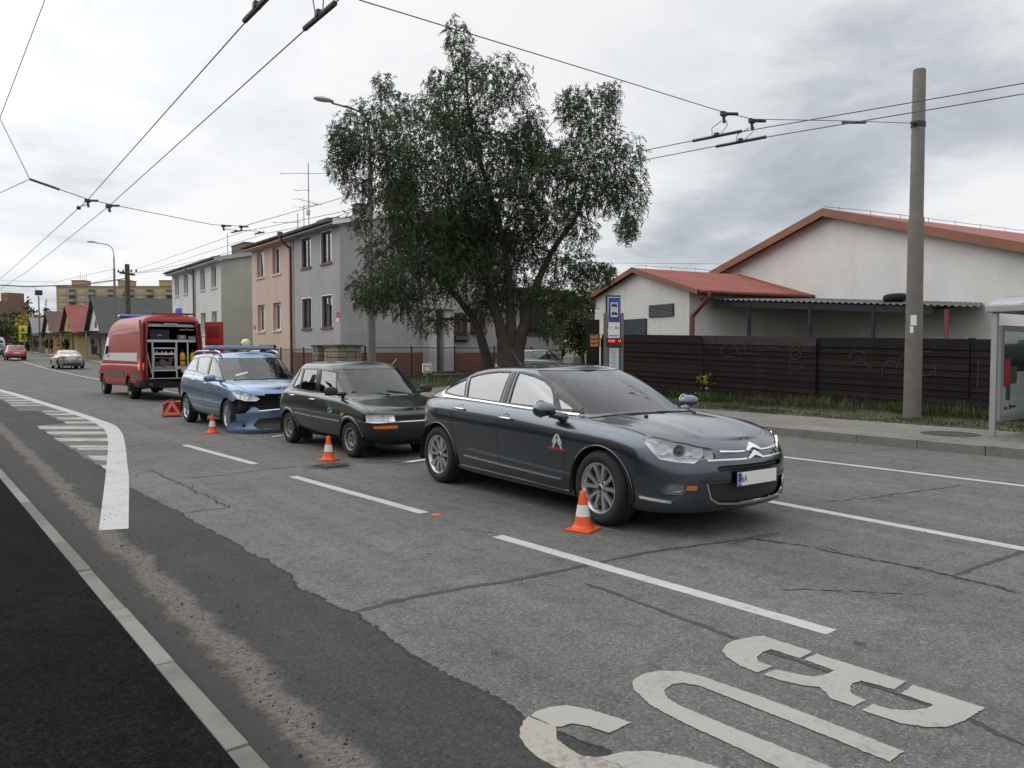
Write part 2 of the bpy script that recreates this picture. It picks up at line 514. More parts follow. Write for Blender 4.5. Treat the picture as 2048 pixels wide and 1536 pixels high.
# ================================================================ GROUND, ROAD, MARKINGS
def asphalt(name, base, dark, light, spec=.2, speck=0.35, stain=0.25, streak=0.12, bump=0.35, rough=0.9, sand=None):
 m = bpy.data.materials.new(name)
 m.use_nodes = True
 t = m.node_tree
 L = t.links.new
 b = t.nodes['Principled BSDF']
 b.inputs['Specular IOR Level'].default_value = spec
 tc = N(t, 'ShaderNodeTexCoord')
 P = tc.outputs['Object']
 agg = N(t, 'ShaderNodeTexVoronoi', inp={'Scale': 95.0, 'Randomness': 1.0})
 L(P, agg.inputs['Vector'])
 sp = N(t, 'ShaderNodeSeparateColor')
 L(agg.outputs['Color'], sp.inputs[0])
 spk = ramp(t, [(0.0, (0.45,) * 3), (0.35, (0.85,) * 3), (0.8, (1.05,) * 3), (0.95, (1.7,) * 3)], 'LINEAR')
 L(sp.outputs[0], spk.inputs[0])
 n1 = N(t, 'ShaderNodeTexNoise', inp={'Scale': 0.55, 'Detail': 8.0, 'Roughness': 0.6})
 L(P, n1.inputs['Vector'])
 r1 = ramp(t, [(0.3, dark), (0.5, base), (0.72, light)], 'LINEAR')
 L(n1.outputs[0], r1.inputs[0])
 # streaks along the driving direction
 mp = N(t, 'ShaderNodeMapping')
 mp.inputs['Scale'].default_value = (2.6, 0.10, 1)
 L(P, mp.inputs[0])
 n2 = N(t, 'ShaderNodeTexNoise', inp={'Scale': 1.6, 'Detail': 5.0, 'Roughness': 0.55})
 L(mp.outputs[0], n2.inputs['Vector'])
 m2 = N(t, 'ShaderNodeMapRange', inp={'From Min': 0.3, 'From Max': 0.7, 'To Min': 1 - streak, 'To Max': 1 + streak})
 L(n2.outputs[0], m2.inputs[0])
 # fine dark scuffs and oil spots
 n3 = N(t, 'ShaderNodeTexNoise', inp={'Scale': 5.5, 'Detail': 9.0, 'Roughness': 0.72})
 L(P, n3.inputs['Vector'])
 m3 = N(t, 'ShaderNodeMapRange', inp={'From Min': 0.28, 'From Max': 0.5, 'To Min': 1 - stain * 1.6, 'To Max': 1.0})
 L(n3.outputs[0], m3.inputs[0])
 c = mixc(t, speck, r1.outputs[0], mixc(t, 1.0, r1.outputs[0], spk.outputs[0], 'MULTIPLY'))
 sc = N(t, 'ShaderNodeVectorMath', operation='SCALE')
 L(c, sc.inputs[0])
 L(math_n(t, 'MULTIPLY', m2.outputs[0], m3.outputs[0]), sc.inputs['Scale'])
 c = sc.outputs[0]
 if sand:
  sx = N(t, 'ShaderNodeSeparateXYZ')
  L(P, sx.inputs[0])
  nn = N(t, 'ShaderNodeTexNoise', inp={'Scale': 2.1, 'Detail': 12.0, 'Roughness': 0.72})
  L(P, nn.inputs['Vector'])
  xx = math_n(t, 'ADD', sx.outputs[0], math_n(t, 'MULTIPLY', math_n(t, 'SUBTRACT', nn.outputs[0], 0.5), 0.42))
  d = math_n(t, 'ABSOLUTE', math_n(t, 'SUBTRACT', xx, 1.22))
  band = N(t, 'ShaderNodeMapRange', inp={'From Min': 0.05, 'From Max': 0.115, 'To Min': 0.68, 'To Max': 0.0})
  L(d, band.inputs[0])
  grain = N(t, 'ShaderNodeTexNoise', inp={'Scale': 38.0, 'Detail': 6.0, 'Roughness': 0.75})
  L(P, grain.inputs['Vector'])
  gm = N(t, 'ShaderNodeMapRange', inp={'From Min': 0.38, 'From Max': 0.58, 'To Min': 0.15, 'To Max': 1.0})
  L(grain.outputs[0], gm.inputs[0])
  f = math_n(t, 'MULTIPLY', band.outputs[0], gm.outputs[0], True)
  # the gutter between the sand and the kerb is an older, browner strip
  gut = N(t, 'ShaderNodeMapRange', inp={'From Min': 1.12, 'From Max': 1.15, 'To Min': 0.75, 'To Max': 0.0})
  L(xx, gut.inputs[0])
  c = mixc(t, gut.outputs[0], c, mixc(t, grain.outputs[0], (0.030, 0.028, 0.026), (0.062, 0.058, 0.053)))
  c = mixc(t, f, c, sand)
 L(c, b.inputs['Base Color'])
 b.inputs['Roughness'].default_value = rough
 hn = N(t, 'ShaderNodeTexNoise', inp={'Scale': 120.0, 'Detail': 3.0})
 L(P, hn.inputs['Vector'])
 hh = math_n(t, 'ADD', math_n(t, 'MULTIPLY', agg.outputs['Distance'], -0.8), hn.outputs[0])
 bp = N(t, 'ShaderNodeBump', inp={'Strength': bump, 'Distance': 0.006})
 L(hh, bp.inputs['Height'])
 L(bp.outputs[0], b.inputs['Normal'])
 return m


M_road = asphalt('weathered_asphalt', (0.128, 0.124, 0.118), (0.106, 0.103, 0.098), (0.148, 0.144, 0.137), speck=0.62, streak=0.13)
M_patch = asphalt('newer_asphalt', (0.050, 0.0495, 0.049), (0.042, 0.0415, 0.041), (0.060, 0.059, 0.058), speck=0.55, stain=0.15, streak=0.10, sand=(0.185, 0.163, 0.138))
M_fresh = asphalt('fresh_asphalt', (0.0115, 0.0115, 0.0122), (0.008, 0.008, 0.0086), (0.016, 0.016, 0.0168), spec=.04, speck=0.95, stain=0.3, streak=0.0, bump=1.0, rough=0.95)
M_pave = asphalt('pale_pavement', (0.19, 0.18, 0.165), (0.15, 0.143, 0.132), (0.225, 0.214, 0.197), speck=0.3, stain=0.3)
M_tar = asphalt('tar', (0.055, 0.054, 0.052), (0.045, 0.044, 0.043), (0.07, 0.069, 0.067), speck=0.3, stain=0.2, streak=0.0, rough=0.75)


def worn(name, col, under, amt):
 m = mat(name, col, rough=0.8, var=0.05)
 t = m.node_tree
 b = t.nodes['Principled BSDF']
 src = b.inputs['Base Color'].links[0].from_socket
 tc = N(t, 'ShaderNodeTexCoord')
 n = N(t, 'ShaderNodeTexNoise', inp={'Scale': 26.0, 'Detail': 10.0, 'Roughness': 0.78})
 t.links.new(tc.outputs['Object'], n.inputs['Vector'])
 nb = N(t, 'ShaderNodeTexNoise', inp={'Scale': 2.3, 'Detail': 5.0, 'Roughness': 0.6})
 t.links.new(tc.outputs['Object'], nb.inputs['Vector'])
 s = math_n(t, 'ADD', math_n(t, 'MULTIPLY', n.outputs[0], 0.65), math_n(t, 'MULTIPLY', nb.outputs[0], 0.35))
 mr = N(t, 'ShaderNodeMapRange', inp={'From Min': 0.55 - amt, 'From Max': 0.66 - amt, 'To Min': 1.0, 'To Max': 0.0})
 t.links.new(s, mr.inputs[0])
 f = math_n(t, 'MULTIPLY', mr.outputs[0], 0.85)
 t.links.new(mixc(t, f, src, under), b.inputs['Base Color'])
 return m


M_white = worn('road_paint', (0.40, 0.40, 0.392), (0.19, 0.186, 0.18), 0.175)
M_white_old = worn('old_road_paint', (0.36, 0.352, 0.33), (0.13, 0.127, 0.12), 0.115)
M_beige = worn('sandy_road_paint', (0.31, 0.28, 0.245), (0.13, 0.12, 0.108), 0.155)
M_kerb = mat('kerb_concrete', (0.165, 0.161, 0.15), rough=0.9, var=0.16, vscale=2.0, bump=0.3, bscale=90, dirt=(0.085, 0.08, 0.07), dscale=2.2, damt=0.85)
M_kerb2 = mat('kerb_concrete_wet', (0.115, 0.113, 0.105), rough=0.9, var=0.2, vscale=3.0, bump=0.3, bscale=90, dirt=(0.09, 0.088, 0.08), dscale=4.0, damt=0.6)
M_kerb3 = mat('kerb_concrete_dry', (0.205, 0.2, 0.185), rough=0.9, var=0.16, vscale=2.0, bump=0.3, bscale=90, dirt=(0.10, 0.095, 0.085), dscale=2.5, damt=0.7)
M_soil = mat('soil_grass', (0.05, 0.055, 0.026), rough=0.95, var=0.35, vscale=1.5, dirt=(0.085, 0.066, 0.044), dscale=1.1, damt=0.7)
M_dirt = mat('dirt', (0.15, 0.115, 0.08), rough=0.95, var=0.25, vscale=2.0)


def sheet(name, xs, ys, hz, m, warp=None):
 vs = [(x, y, hz(x, y)) for y in ys for x in xs]
 n = len(xs)
 fs = [(j * n + i, j * n + i + 1, (j + 1) * n + i + 1, (j + 1) * n + i) for j in range(len(ys) - 1) for i in range(n - 1)]
 return structure(MB().add([(x + (warp(y) if warp else 0), y, z) for x, y, z in vs], fs).obj(name, m))


def verge_h(x, y):
 """ground behind the right-hand pavement: a verge, then the lawn climbing to the houses"""
 k = min(max((y - 21.5) / 8.5, 0), 1)
 side = min(max((x - 14.0) / 2.0, 0), 1)
 return gz(x, y) + 0.09 + 0.33 * k * k * (3 - 2 * k) * side - 0.0022 * max(16 - y, 0) * 0


ys_long = [-18 + 2 * i for i in range(30)] + [42 + 4 * i for i in range(31)]
sheet('ground', [-700, -300, -100, -30, -12, -4, 2, 8, 14, 24, 60, 150, 400, 900], [-60, -18, 0, 20, 40, 50, 60, 70, 80, 95, 110, 130, 160, 200, 300, 500, 1100],
   lambda x, y: gz(x, y) - 0.25, M_soil)
sheet('road', [0.55, 3, 5, 7, 9, 11, 12.62], ys_long, lambda x, y: gz(x, y), M_road)
sheet('left_pavement', [-24, -12, -6, -3, -1, 0.82], ys_long, lambda x, y: gz(x, y) + 0.10, M_fresh, lambda y: .085 - .023 * y)
sheet('right_pavement', [12.80, 13.6, 14.4, 15.35], [y for y in ys_long if y < 23] + [23], lambda x, y: gz(x, y) + 0.13, M_pave)
sheet('far_pavement', [12.80, 13.3, 13.85], [23] + [y for y in ys_long if y > 23], lambda x, y: gz(x, y) + 0.13, M_pave)
sheet('verge', [15.35 + 0.6 * i for i in range(8)] + [21, 24, 28, 34, 44], [-18 + 1.0 * i for i in range(41)], verge_h, M_soil)
sheet('front_lawn', [13.85, 14.3, 14.8, 15.35 - 0.001], [23 + 0.8 * i for i in range(8)] + [30, 34, 40, 50, 64], lambda x, y: verge_h(x, y) + 0.01, M_soil)
sheet('house_yard', [15.35, 18, 22, 28, 40, 60], [22, 23.5, 25, 26.5, 28, 30, 34, 40, 50, 62, 75], lambda x, y: verge_h(x, y) - 0.02, M_soil)
# bare earth strip between the pavement and the lawn
sheet('earth_path', [13.9 + 0.7 * i for i in range(12)], [22.6, 23.2, 23.8, 24.4, 25.0], lambda x, y: verge_h(x, y) + 0.025 + 0.012 * math.sin(3 * x + y), M_dirt)

# dark resurfaced strip beside the left kerb, its torn edge against the old surface
pe = list(reversed([(1.95, 29.7), (1.96, 24.2), (2.36, 23.5), (2.42, 19.3), (1.83, 18.95), (1.83, 15), (1.86, 12)] + [tuple(p) for p in PATCH_EDGE[4:]]))
WALK = [0.0]


def ragx(y):
 WALK[0] = WALK[0] * .93 + random.gauss(0, .006)
 return WALK[0] + random.gauss(0, .0025)


edge = [(2.02, -18.0), (2.03, 0.4)]
random.seed(3)
for a, b in zip(pe[:-1], pe[1:]):
 n = max(2, min(int(math.dist(a, b) / 0.02), 200))
 for i in range(n):
  t = i / n
  edge.append((lerp(a[0], b[0], t) + ragx(lerp(a[1], b[1], t)), lerp(a[1], b[1], t)))
edge += [(1.90, 30.0), (1.86, 48.0)]
edge = sorted(edge, key=lambda q: q[1])
mb = MB()
vs = []
for x, y in edge:
 vs += [(0.90 - .023 * y, y, gz(0, y) + 0.003), (x, y, gz(x, y) + 0.003)]
mb.add(vs, [(2 * i, 2 * i + 1, 2 * i + 3, 2 * i + 2) for i in range(len(edge) - 1)])
structure(mb.obj('resurfaced_strip', M_patch))
torn = [(x + .004, y) for x, y in edge if 1.9 < y < 12]


def rag(poly, amp=.0018, step=.014, seed=1):
 rr = random.Random(seed)
 out = []
 for a, b in zip(poly, poly[1:] + poly[:1]):
  n = max(1, int(math.dist(a, b) / step))
  out += [(lerp(a[0], b[0], k / n) + rr.gauss(0, amp), lerp(a[1], b[1], k / n) + rr.gauss(0, amp)) for k in range(n)]
 return out


def flat_poly(mb, poly, z):
 return mb.add([(x, y, gz(x, y) + z) for x, y in poly], [tuple(range(len(poly)))])


def ribbon(mb, pts, w, z, jit=0.0, step=0.06, wj=0.0, seed=1):
 rr = random.Random(seed)
 q = []
 for a, b in zip(pts[:-1], pts[1:]):
  n = max(1, int(math.dist(a, b) / step))
  for i in range(n):
   q.append((lerp(a[0], b[0], i / n), lerp(a[1], b[1], i / n)))
 q.append(pts[-1])
 vs = []
 off = 0.0
 for i, p in enumerate(q):
  a, b = q[max(i - 1, 0)], q[min(i + 1, len(q) - 1)]
  d = Vector((b[0] - a[0], b[1] - a[1]))
  if d.length < 1e-6:
   d = Vector((1, 0))
  d.normalize()
  nrm = Vector((-d.y, d.x))
  off = off * 0.8 + rr.gauss(0, jit)
  e = min(1, i / 3, (len(q) - 1 - i) / 3) if wj else 1
  ww = w * max(0.15, e) * (1 + rr.uniform(-wj, wj))
  c = Vector(p) + nrm * off
  for s in (-1, 1):
   k = c + nrm * s * ww / 2
   vs.append((k.x, k.y, gz(k.x, k.y) + z))
 mb.add(vs, [(2 * i, 2 * i + 1, 2 * i + 3, 2 * i + 2) for i in range(len(q) - 1)])
 return mb


def smooth_pts(pts, n=6):
 out = []
 P = [pts[0]] + list(pts) + [pts[-1]]
 for i in range(1, len(P) - 2):
  p0, p1, p2, p3 = (Vector(P[j]) for j in (i - 1, i, i + 1, i + 2))
  for k in range(n):
   t = k / n
   out.append(tuple(0.5 * (2 * p1 + (p2 - p0) * t + (2 * p0 - 5 * p1 + 4 * p2 - p3) * t * t + (3 * p1 - p0 - 3 * p2 + p3) * t ** 3)))
 out.append(tuple(P[-2]))
 return out


# broken lane line (each dash a separate painted sheet), solid lines on the far side
def dash(a, b, w=0.115, m=None):
 mb = MB()
 ribbon(mb, [a, b], w, 0.002, jit=0.0012, step=0.03)
 structure(mb.obj('lane_dash', m or M_white))


for a, b in (((3.81, 5.26), (3.965, 2.33)), ((3.62, 9.33), (3.80, 6.44)), ((3.42, 13.56), (3.61, 10.68)), ((4.16, -1.4), (4.02, 1.1))):
 dash(a, b)
structure(ribbon(MB(), [(6.80, -14), (6.86, 2.43), (6.95, 4.73), (7.15, 13), (7.55, 32), (7.64, 50), (7.5, 80), (7.2, 150)], 0.13, 0.002, step=1.0).obj('lane_edge_line', M_white))
structure(ribbon(MB(), [(10.13, -14), (10.1, 3.59), (10.06, 6.78), (9.9, 12), (9.5, 19), (8.8, 26)], 0.12, 0.002, step=1.0).obj('bus_bay_line', M_white))

# thick curved edge line and the worn hatch bars inside it
a, b = smooth_pts(LINE_OUT), smooth_pts(LINE_IN)
vs = []
for p, q in zip(a, b):
 vs += [(p[0], p[1], gz(*p) + 0.0055), (q[0], q[1], gz(*q) + 0.0055)]
structure(MB().add(vs, [(2 * i, 2 * i + 1, 2 * i + 3, 2 * i + 2) for i in range(len(a) - 1)]).obj('curved_line', M_white))
for q in BARS:
 structure(flat_poly(MB(), rag(q, .010, .05), 0.002).obj('hatch_bar', M_white_old))
mb = MB()
for q in LETTER_B + LETTER_U + LETTER_S:
 flat_poly(mb, rag(q), 0.0048)
mb2 = MB()
for q in LETTER_S_OLD:
 flat_poly(mb2, rag(q), 0.0048)
structure(mb.obj('bus_lane_lettering', M_white_l := worn('letter_paint', (0.30, 0.297, 0.283), (0.18, 0.176, 0.167), 0.19)))
structure(mb2.obj('sandy_lettering', M_beige))
# dark recesses where an older layout was blacked out next to the letters
mb = MB()
for q in ([(3.52, 2.29), (3.50, 1.98)], [(3.53, 1.66), (3.53, 1.44)]):
 ribbon(mb, q, 0.028, 0.002, jit=0.001, wj=0.2)
for i, q in enumerate(SEAM):
 ribbon(mb, q, 0.044 if i == 0 else 0.036, 0.0018, jit=0.004, step=0.03, wj=0.45, seed=i)
structure(mb.obj('tar_seam', M_tar))
M_crack = mat('crack', (0.022, 0.021, 0.02), rough=0.95, var=0.3)
mb = MB()
for i, q in enumerate(CRACK):
 ribbon(mb, q, 0.020 if i == 0 else 0.010, 0.0032, jit=0.010, step=0.03, wj=0.95, seed=i + 20)
 if i < 4:
  ribbon(mb, [(x + 0.02, y + 0.015) for x, y in q], 0.006, 0.0032, jit=0.013, step=0.03, wj=0.9, seed=i + 40)
ribbon(mb, torn, .018, .0038, jit=.003, step=.02, wj=.95, seed=77)
structure(mb.obj('crack', M_crack))
# patches: oil and filled potholes, with ragged outlines
mb = MB()
rp = random.Random(5)
for cx, cy, rx, ry in ((5.50, 3.92, 0.30, 0.05), (3.93, 2.15, 0.03, 0.03), (4.34, 9.83, 0.33, 0.26), (3.05, 5.1, 0.02, 0.03), (2.3, 3.2, 0.018, 0.018)):
 ph = [rp.uniform(0, 6.28) for _ in range(4)]
 pts = []
 for k in range(40):
  t = k / 40 * 2 * math.pi
  rr_ = 1 + 0.16 * math.sin(3 * t + ph[0]) + 0.12 * math.sin(7 * t + ph[1]) + 0.1 * math.sin(13 * t + ph[2])
  pts.append((cx + rx * rr_ * math.cos(t), cy + ry * rr_ * math.sin(t)))
 flat_poly(mb, pts, 0.0012)
structure(mb.obj('road_patch', M_patch2 := asphalt('filled_pothole', (0.075, 0.073, 0.07), (0.06, 0.058, 0.055), (0.09, 0.088, 0.084), sand=None)))
# red spray mark of the accident survey at the end of one dash
M_spray = mat('survey_spray', (0.45, 0.09, 0.04), rough=0.9, var=0.3)
mb = MB()
pts = [(3.845 + 0.05 * (1 + 0.25 * math.sin(5 * k)) * math.cos(k / 16 * 6.283), 6.30 + 0.045 * (1 + 0.2 * math.cos(3 * k)) * math.sin(k / 16 * 6.283)) for k in range(16)]
flat_poly(mb, pts, 0.003)
structure(mb.obj('survey_mark', M_spray))

# ---------------------------------------------------------------- kerbs, stone by stone
def kerb_row(name, x0, x1, y0, y1, ln, top, mats, seed, jit=0.004, detail_to=60):
 r_ = random.Random(seed)
 meshes = {}
 root = bpy.data.objects.new(name, None)
 C.objects.link(root)
 root['kind'] = 'structure'
 y = y0
 k = 0
 while y < y1:
  l = ln if y < detail_to else ln * 4
  key = (l, r_.randint(0, 3))
  if key not in meshes:
   mb = MB().bbox((0, 0, 0), (x1 - x0, l - 0.010, top + 0.25), 0.009)
   o = mb.obj('kerb_stone', mats[key[1] % len(mats)], root, smooth=False)
   meshes[key] = o.data
  else:
   o = link_mesh('kerb_stone', meshes[key], root)
  o.location = ((x0 + x1) / 2 + r_.gauss(0, jit), y + l / 2, gz(0, y + l / 2) + top - (top + 0.25) / 2 + r_.gauss(0, 0.001))
  o.rotation_euler = (math.atan2(gz(0, y + l) - gz(0, y), l), 0, r_.gauss(0, 0.0012))
  y += l
  k += 1
 return root


k_ = kerb_row('left_kerb', 0.82, 0.905, -6, 60, 0.98, 0.104, [M_kerb, M_kerb2, M_kerb3, M_kerb], 1, jit=.0012)
k_.location.x = .085
k_.rotation_euler.z = .023
kerb_row('right_kerb', 12.60, 12.80, -6, 140, 1.0, 0.145, [M_kerb, M_kerb], 2)
# crumbs of asphalt and small stones lying in the gutter
mb = MB()
r_ = random.Random(11)
for k in range(420):
 y = 2.2 + 9 * r_.random() ** 1.6
 x = r_.gauss(1.22, 0.12) if k % 3 else r_.uniform(0.95, 1.9)
 if x < 0.93:
  continue
 s = r_.uniform(0.003, 0.007) * (1.8 if k % 41 == 0 else 1)
 c = Vector((x, y, 0.004 + s * 0.5))
 vs = [c + Vector((s * math.cos(a) * r_.uniform(.7, 1.3), s * math.sin(a) * r_.uniform(.7, 1.3), -s * .5)) for a in (0, 1.57, 3.14, 4.71)]
 vs.append(c + Vector((0, 0, s * r_.uniform(.5, 1))))
 mb.add(vs, [(0, 1, 4), (1, 2, 4), (2, 3, 4), (3, 0, 4)])
stuff(mb.obj('gravel', mat('asphalt_crumbs', (0.03, 0.03, 0.032), rough=0.9, var=0.4)))

# covers let into the ground
M_iron = mat('cast_iron', (0.055, 0.053, 0.05), rough=0.6, metal=0.6, var=0.25, vscale=8, bump=0.3, bscale=60)
t = thing('drain_cover', 'small square iron drain cover sunk in broken asphalt beside the middle traffic cone', 'drain cover', (4.36, 9.86, 0.006), 0.15)
MB().bbox((0, 0, 0.004), (0.34, 0.34, 0.014), 0.004).obj('frame', M_iron, t)
mb = MB()
for i in range(6):
 mb.box((-0.125 + i * 0.05, 0, 0.014), (0.028, 0.27, 0.012))
mb.obj('grating', mat('iron_bars', (0.08, 0.078, 0.074), rough=0.5, metal=0.7), t)
t = thing('manhole_cover', 'round worn manhole cover in the pavement beside the bus shelter', 'manhole cover', (14.1, 6.15, 0.134), 0)
MB().lathe([(0.001, 0.004), (0.30, 0.004), (0.30, 0)], 40).obj('lid', M_iron, t)
MB().lathe([(0.305, 0), (0.305, 0.006), (0.42, 0.005), (0.46, 0)], 40).obj('collar', M_tar, t)
# ================================================================ VEHICLE BUILDER
def mono(pts):
 """monotone cubic through (x, y) points -> callable"""
 pts = sorted(pts)
 X = np.array([p[0] for p in pts], float)
 Y = np.array([p[1] for p in pts], float)
 if len(X) == 1:
  return lambda x: np.full_like(np.asarray(x, float), Y[0])
 d = np.diff(Y) / np.diff(X)
 m = np.zeros_like(Y)
 m[0], m[-1] = d[0], d[-1]
 for i in range(1, len(X) - 1):
  if d[i - 1] * d[i] > 0:
   w1 = 2 * (X[i + 1] - X[i]) + X[i] - X[i - 1]
   w2 = X[i + 1] - X[i] + 2 * (X[i] - X[i - 1])
   m[i] = (w1 + w2) / (w1 / d[i - 1] + w2 / d[i])

 def f(x):
  x = np.clip(np.asarray(x, float), X[0], X[-1])
  i = np.clip(np.searchsorted(X, x, side='right') - 1, 0, len(X) - 2)
  h = X[i + 1] - X[i]
  t = (x - X[i]) / h
  return ((1 + 2 * t) * (1 - t) ** 2 * Y[i] + t * (1 - t) ** 2 * h * m[i] + t * t * (3 - 2 * t) * Y[i + 1] + t * t * (t - 1) * h * m[i + 1])
 return f


def resample(P, n):
 P = np.asarray(P, float)
 s = np.concatenate([[0], np.cumsum(np.linalg.norm(np.diff(P, axis=0), axis=1))])
 u = np.linspace(0, s[-1], n)
 return np.stack([np.interp(u, s, P[:, k]) for k in range(P.shape[1])], 1)


def plan(lv, nf, ns, nr):
 uf, ur, w = lv['uf'], lv['ur'], lv['w']
 cf, cr = lv.get('cf', 0.55), lv.get('cr', 0.45)
 ef, er = lv.get('ef', 2.8), lv.get('er', 3.0)
 t = np.linspace(0, math.pi / 2, 400)
 front = np.stack([uf - cf + cf * np.cos(t) ** (2 / ef), w * np.sin(t) ** (2 / ef)], 1)
 rear = np.stack([ur + cr - cr * np.cos(t) ** (2 / er), w * np.sin(t) ** (2 / er)], 1)[::-1]
 f = resample(front, nf + 1)
 r = resample(rear, nr + 1)
 sx = np.linspace(uf - cf, ur + cr, ns + 1)
 side = np.stack([sx, np.full_like(sx, w)], 1)
 P = np.concatenate([f[:-1], side, r[1:]])
 xm = lv.get('xm', -1.4)
 k = np.where(P[:, 0] > xm, lv.get('bf', 0.04) * ((P[:, 0] - xm) / (uf - xm)) ** 2, lv.get('br', 0.05) * ((P[:, 0] - xm) / (ur - xm)) ** 2)
 P[:, 1] *= 1 - k
 P[0, 1] = 0
 P[-1, 1] = 0
 return P


def catmull(K, sub):
 """K: (levels, n, 3) -> refined rows"""
 out = []
 L = len(K)
 for i in range(L - 1):
  p0, p1, p2, p3 = K[max(i - 1, 0)], K[i], K[i + 1], K[min(i + 2, L - 1)]
  n = sub[i] if isinstance(sub, (list, tuple)) else sub
  for k in range(n):
   t = k / n
   out.append(0.5 * (2 * p1 + (p2 - p0) * t + (2 * p0 - 5 * p1 + 4 * p2 - p3) * t * t + (3 * p1 - p0 - 3 * p2 + p3) * t ** 3))
 out.append(K[-1])
 return np.array(out)


def shell(levels, nf, ns, nr, sub, cap=None, ncap=14, tagger=None, bottom=False):
 """closed perimeter skin through plan curves, with an optional cap sheet over the top edge.
 cap(x, eta, w, z) -> height. Returns a bmesh with int face layer 'tag'"""
 K = []
 for lv in levels:
  P = plan(lv, nf, ns, nr)
  z = mono(lv['z'])(P[:, 0])
  if 'yz' in lv:      # extra height towards the sides
   z = z + lv['yz'] * (np.abs(P[:, 1]) / lv['w']) ** 2
  K.append(np.stack([P[:, 0], P[:, 1], z], 1))
 Q = catmull(np.array(K), sub)
 rows, n = Q.shape[0], Q.shape[1]
 bm = bmesh.new()
 lay = bm.faces.layers.int.new('tag')
 right, left = [], []
 for r in range(rows):
  rr, ll = [], []
  for i in range(n):
   x, y, z = Q[r, i]
   a = bm.verts.new((x, -y, z))
   rr.append(a)
   ll.append(a if i in (0, n - 1) else bm.verts.new((x, y, z)))
  right.append(rr)
  left.append(ll)

 def face(vs, i=None, r=None):
  vs = [v for k, v in enumerate(vs) if v is not vs[k - 1]]
  if len(vs) < 3:
   return
  f = bm.faces.new(vs)
  f.smooth = True
  if tagger and i is not None:
   f[lay] = tagger(i, r, n, rows)
 for r in range(rows - 1):
  for i in range(n - 1):
   face((right[r][i], right[r + 1][i], right[r + 1][i + 1], right[r][i + 1]), i, r)
   face((left[r][i], left[r][i + 1], left[r + 1][i + 1], left[r + 1][i]), i, r)
 if cap:
  prev = None
  top = rows - 1
  for i in range(n):
   x, y, z = Q[top, i]
   if i in (0, n - 1):
    cur = [right[top][i]] * (ncap + 1)
   else:
    cur = [right[top][i]]
    for k in range(1, ncap):
     e = -1 + 2 * k / ncap
     cur.append(bm.verts.new((x, e * y, cap(x, e, y, z))))
    cur.append(left[top][i])
   if prev:
    for k in range(ncap):
     face((prev[k], prev[k + 1], cur[k + 1], cur[k]))
   prev = cur
 if bottom:
  for i in range(n - 1):
   face((right[0][i], right[0][i + 1], left[0][i + 1], left[0][i]))
 bmesh.ops.recalc_face_normals(bm, faces=bm.faces[:])
 bm.normal_update()
 # outward check
 c = sum(((f.calc_center_median().y * f.normal.y) * f.calc_area() for f in bm.faces))
 if c < 0:
  bmesh.ops.reverse_faces(bm, faces=bm.faces[:])
 bm.normal_update()
 return bm


def basis(d):
 d = Vector(d).normalized()
 up = Vector((0, 0, 1)) if abs(d.z) < 0.9 else Vector((1, 0, 0))
 a = up.cross(d).normalized()
 b = d.cross(a).normalized()
 return d, a, b


def in_poly(x, y, P):
 c = False
 j = len(P) - 1
 for i in range(len(P)):
  xi, yi = P[i]
  xj, yj = P[j]
  if (yi > y) != (yj > y) and x < (xj - xi) * (y - yi) / (yj - yi) + xi:
   c = not c
  j = i
 return c


def cut(bm, pts, d, tg, only=None, ndot=0.05, near=None):
 """cut an outline (3-D points) into the skin, seen along -d; faces inside get the tag"""
 lay = bm.faces.layers.int['tag']
 d, a, b = basis(d)
 P = [(Vector(p).dot(a), Vector(p).dot(b)) for p in pts]
 xs = [p[0] for p in P]
 ys = [p[1] for p in P]
 m = 0.12
 x0, x1, y0, y1 = min(xs) - m, max(xs) + m, min(ys) - m, max(ys) + m
 dm = sum(Vector(p).dot(d) for p in pts) / len(pts)
 nr = near if near is not None else 0.55
 reg = []
 for f in bm.faces:
  if f.normal.dot(d) < ndot:
   continue
  c = f.calc_center_median()
  if x0 < c.dot(a) < x1 and y0 < c.dot(b) < y1 and abs(c.dot(d) - dm) < nr:
   if only is None or f[lay] in only:
    reg.append(f)
 reg = set(reg)
 n = len(P)
 for i in range(n):
  p, q = P[i], P[(i + 1) % n]
  ex0, ex1 = min(p[0], q[0]) - 1e-4, max(p[0], q[0]) + 1e-4
  ey0, ey1 = min(p[1], q[1]) - 1e-4, max(p[1], q[1]) + 1e-4
  e = Vector((q[0] - p[0], q[1] - p[1]))
  if e.length < 1e-6:
   continue
  nrm = (a * e.y - b * e.x).normalized()
  co = a * p[0] + b * p[1]
  sub = []
  for f in reg:
   fx = [v.co.dot(a) for v in f.verts]
   fy = [v.co.dot(b) for v in f.verts]
   if max(fx) >= ex0 and min(fx) <= ex1 and max(fy) >= ey0 and min(fy) <= ey1:
    s = [(v.co - co).dot(nrm) for v in f.verts]
    if min(s) < -1e-5 and max(s) > 1e-5:
     sub.append(f)
  if not sub:
   continue
  g = set(sub)
  for f in sub:
   g.update(f.edges)
   g.update(f.verts)
  res = bmesh.ops.bisect_plane(bm, geom=list(g), dist=1e-5, plane_co=co, plane_no=nrm)
  for x in res['geom']:
   if isinstance(x, bmesh.types.BMFace):
    reg.add(x)
  reg = {f for f in reg if f.is_valid}
 got = []
 for f in reg:
  c = f.calc_center_median()
  if in_poly(c.dot(a), c.dot(b), P):
   f[lay] = tg
   got.append(f)
 return got


def mir(pts):
 return [(x, -y, z) for x, y, z in pts]


def cut2(bm, pts, d, tg, **k):
 cut(bm, pts, d, tg, **k)
 cut(bm, mir(pts), (d[0], -d[1], d[2]), tg, **k)


def side_pts(poly, y=-0.9):
 return [(x, y, z) for x, z in poly]


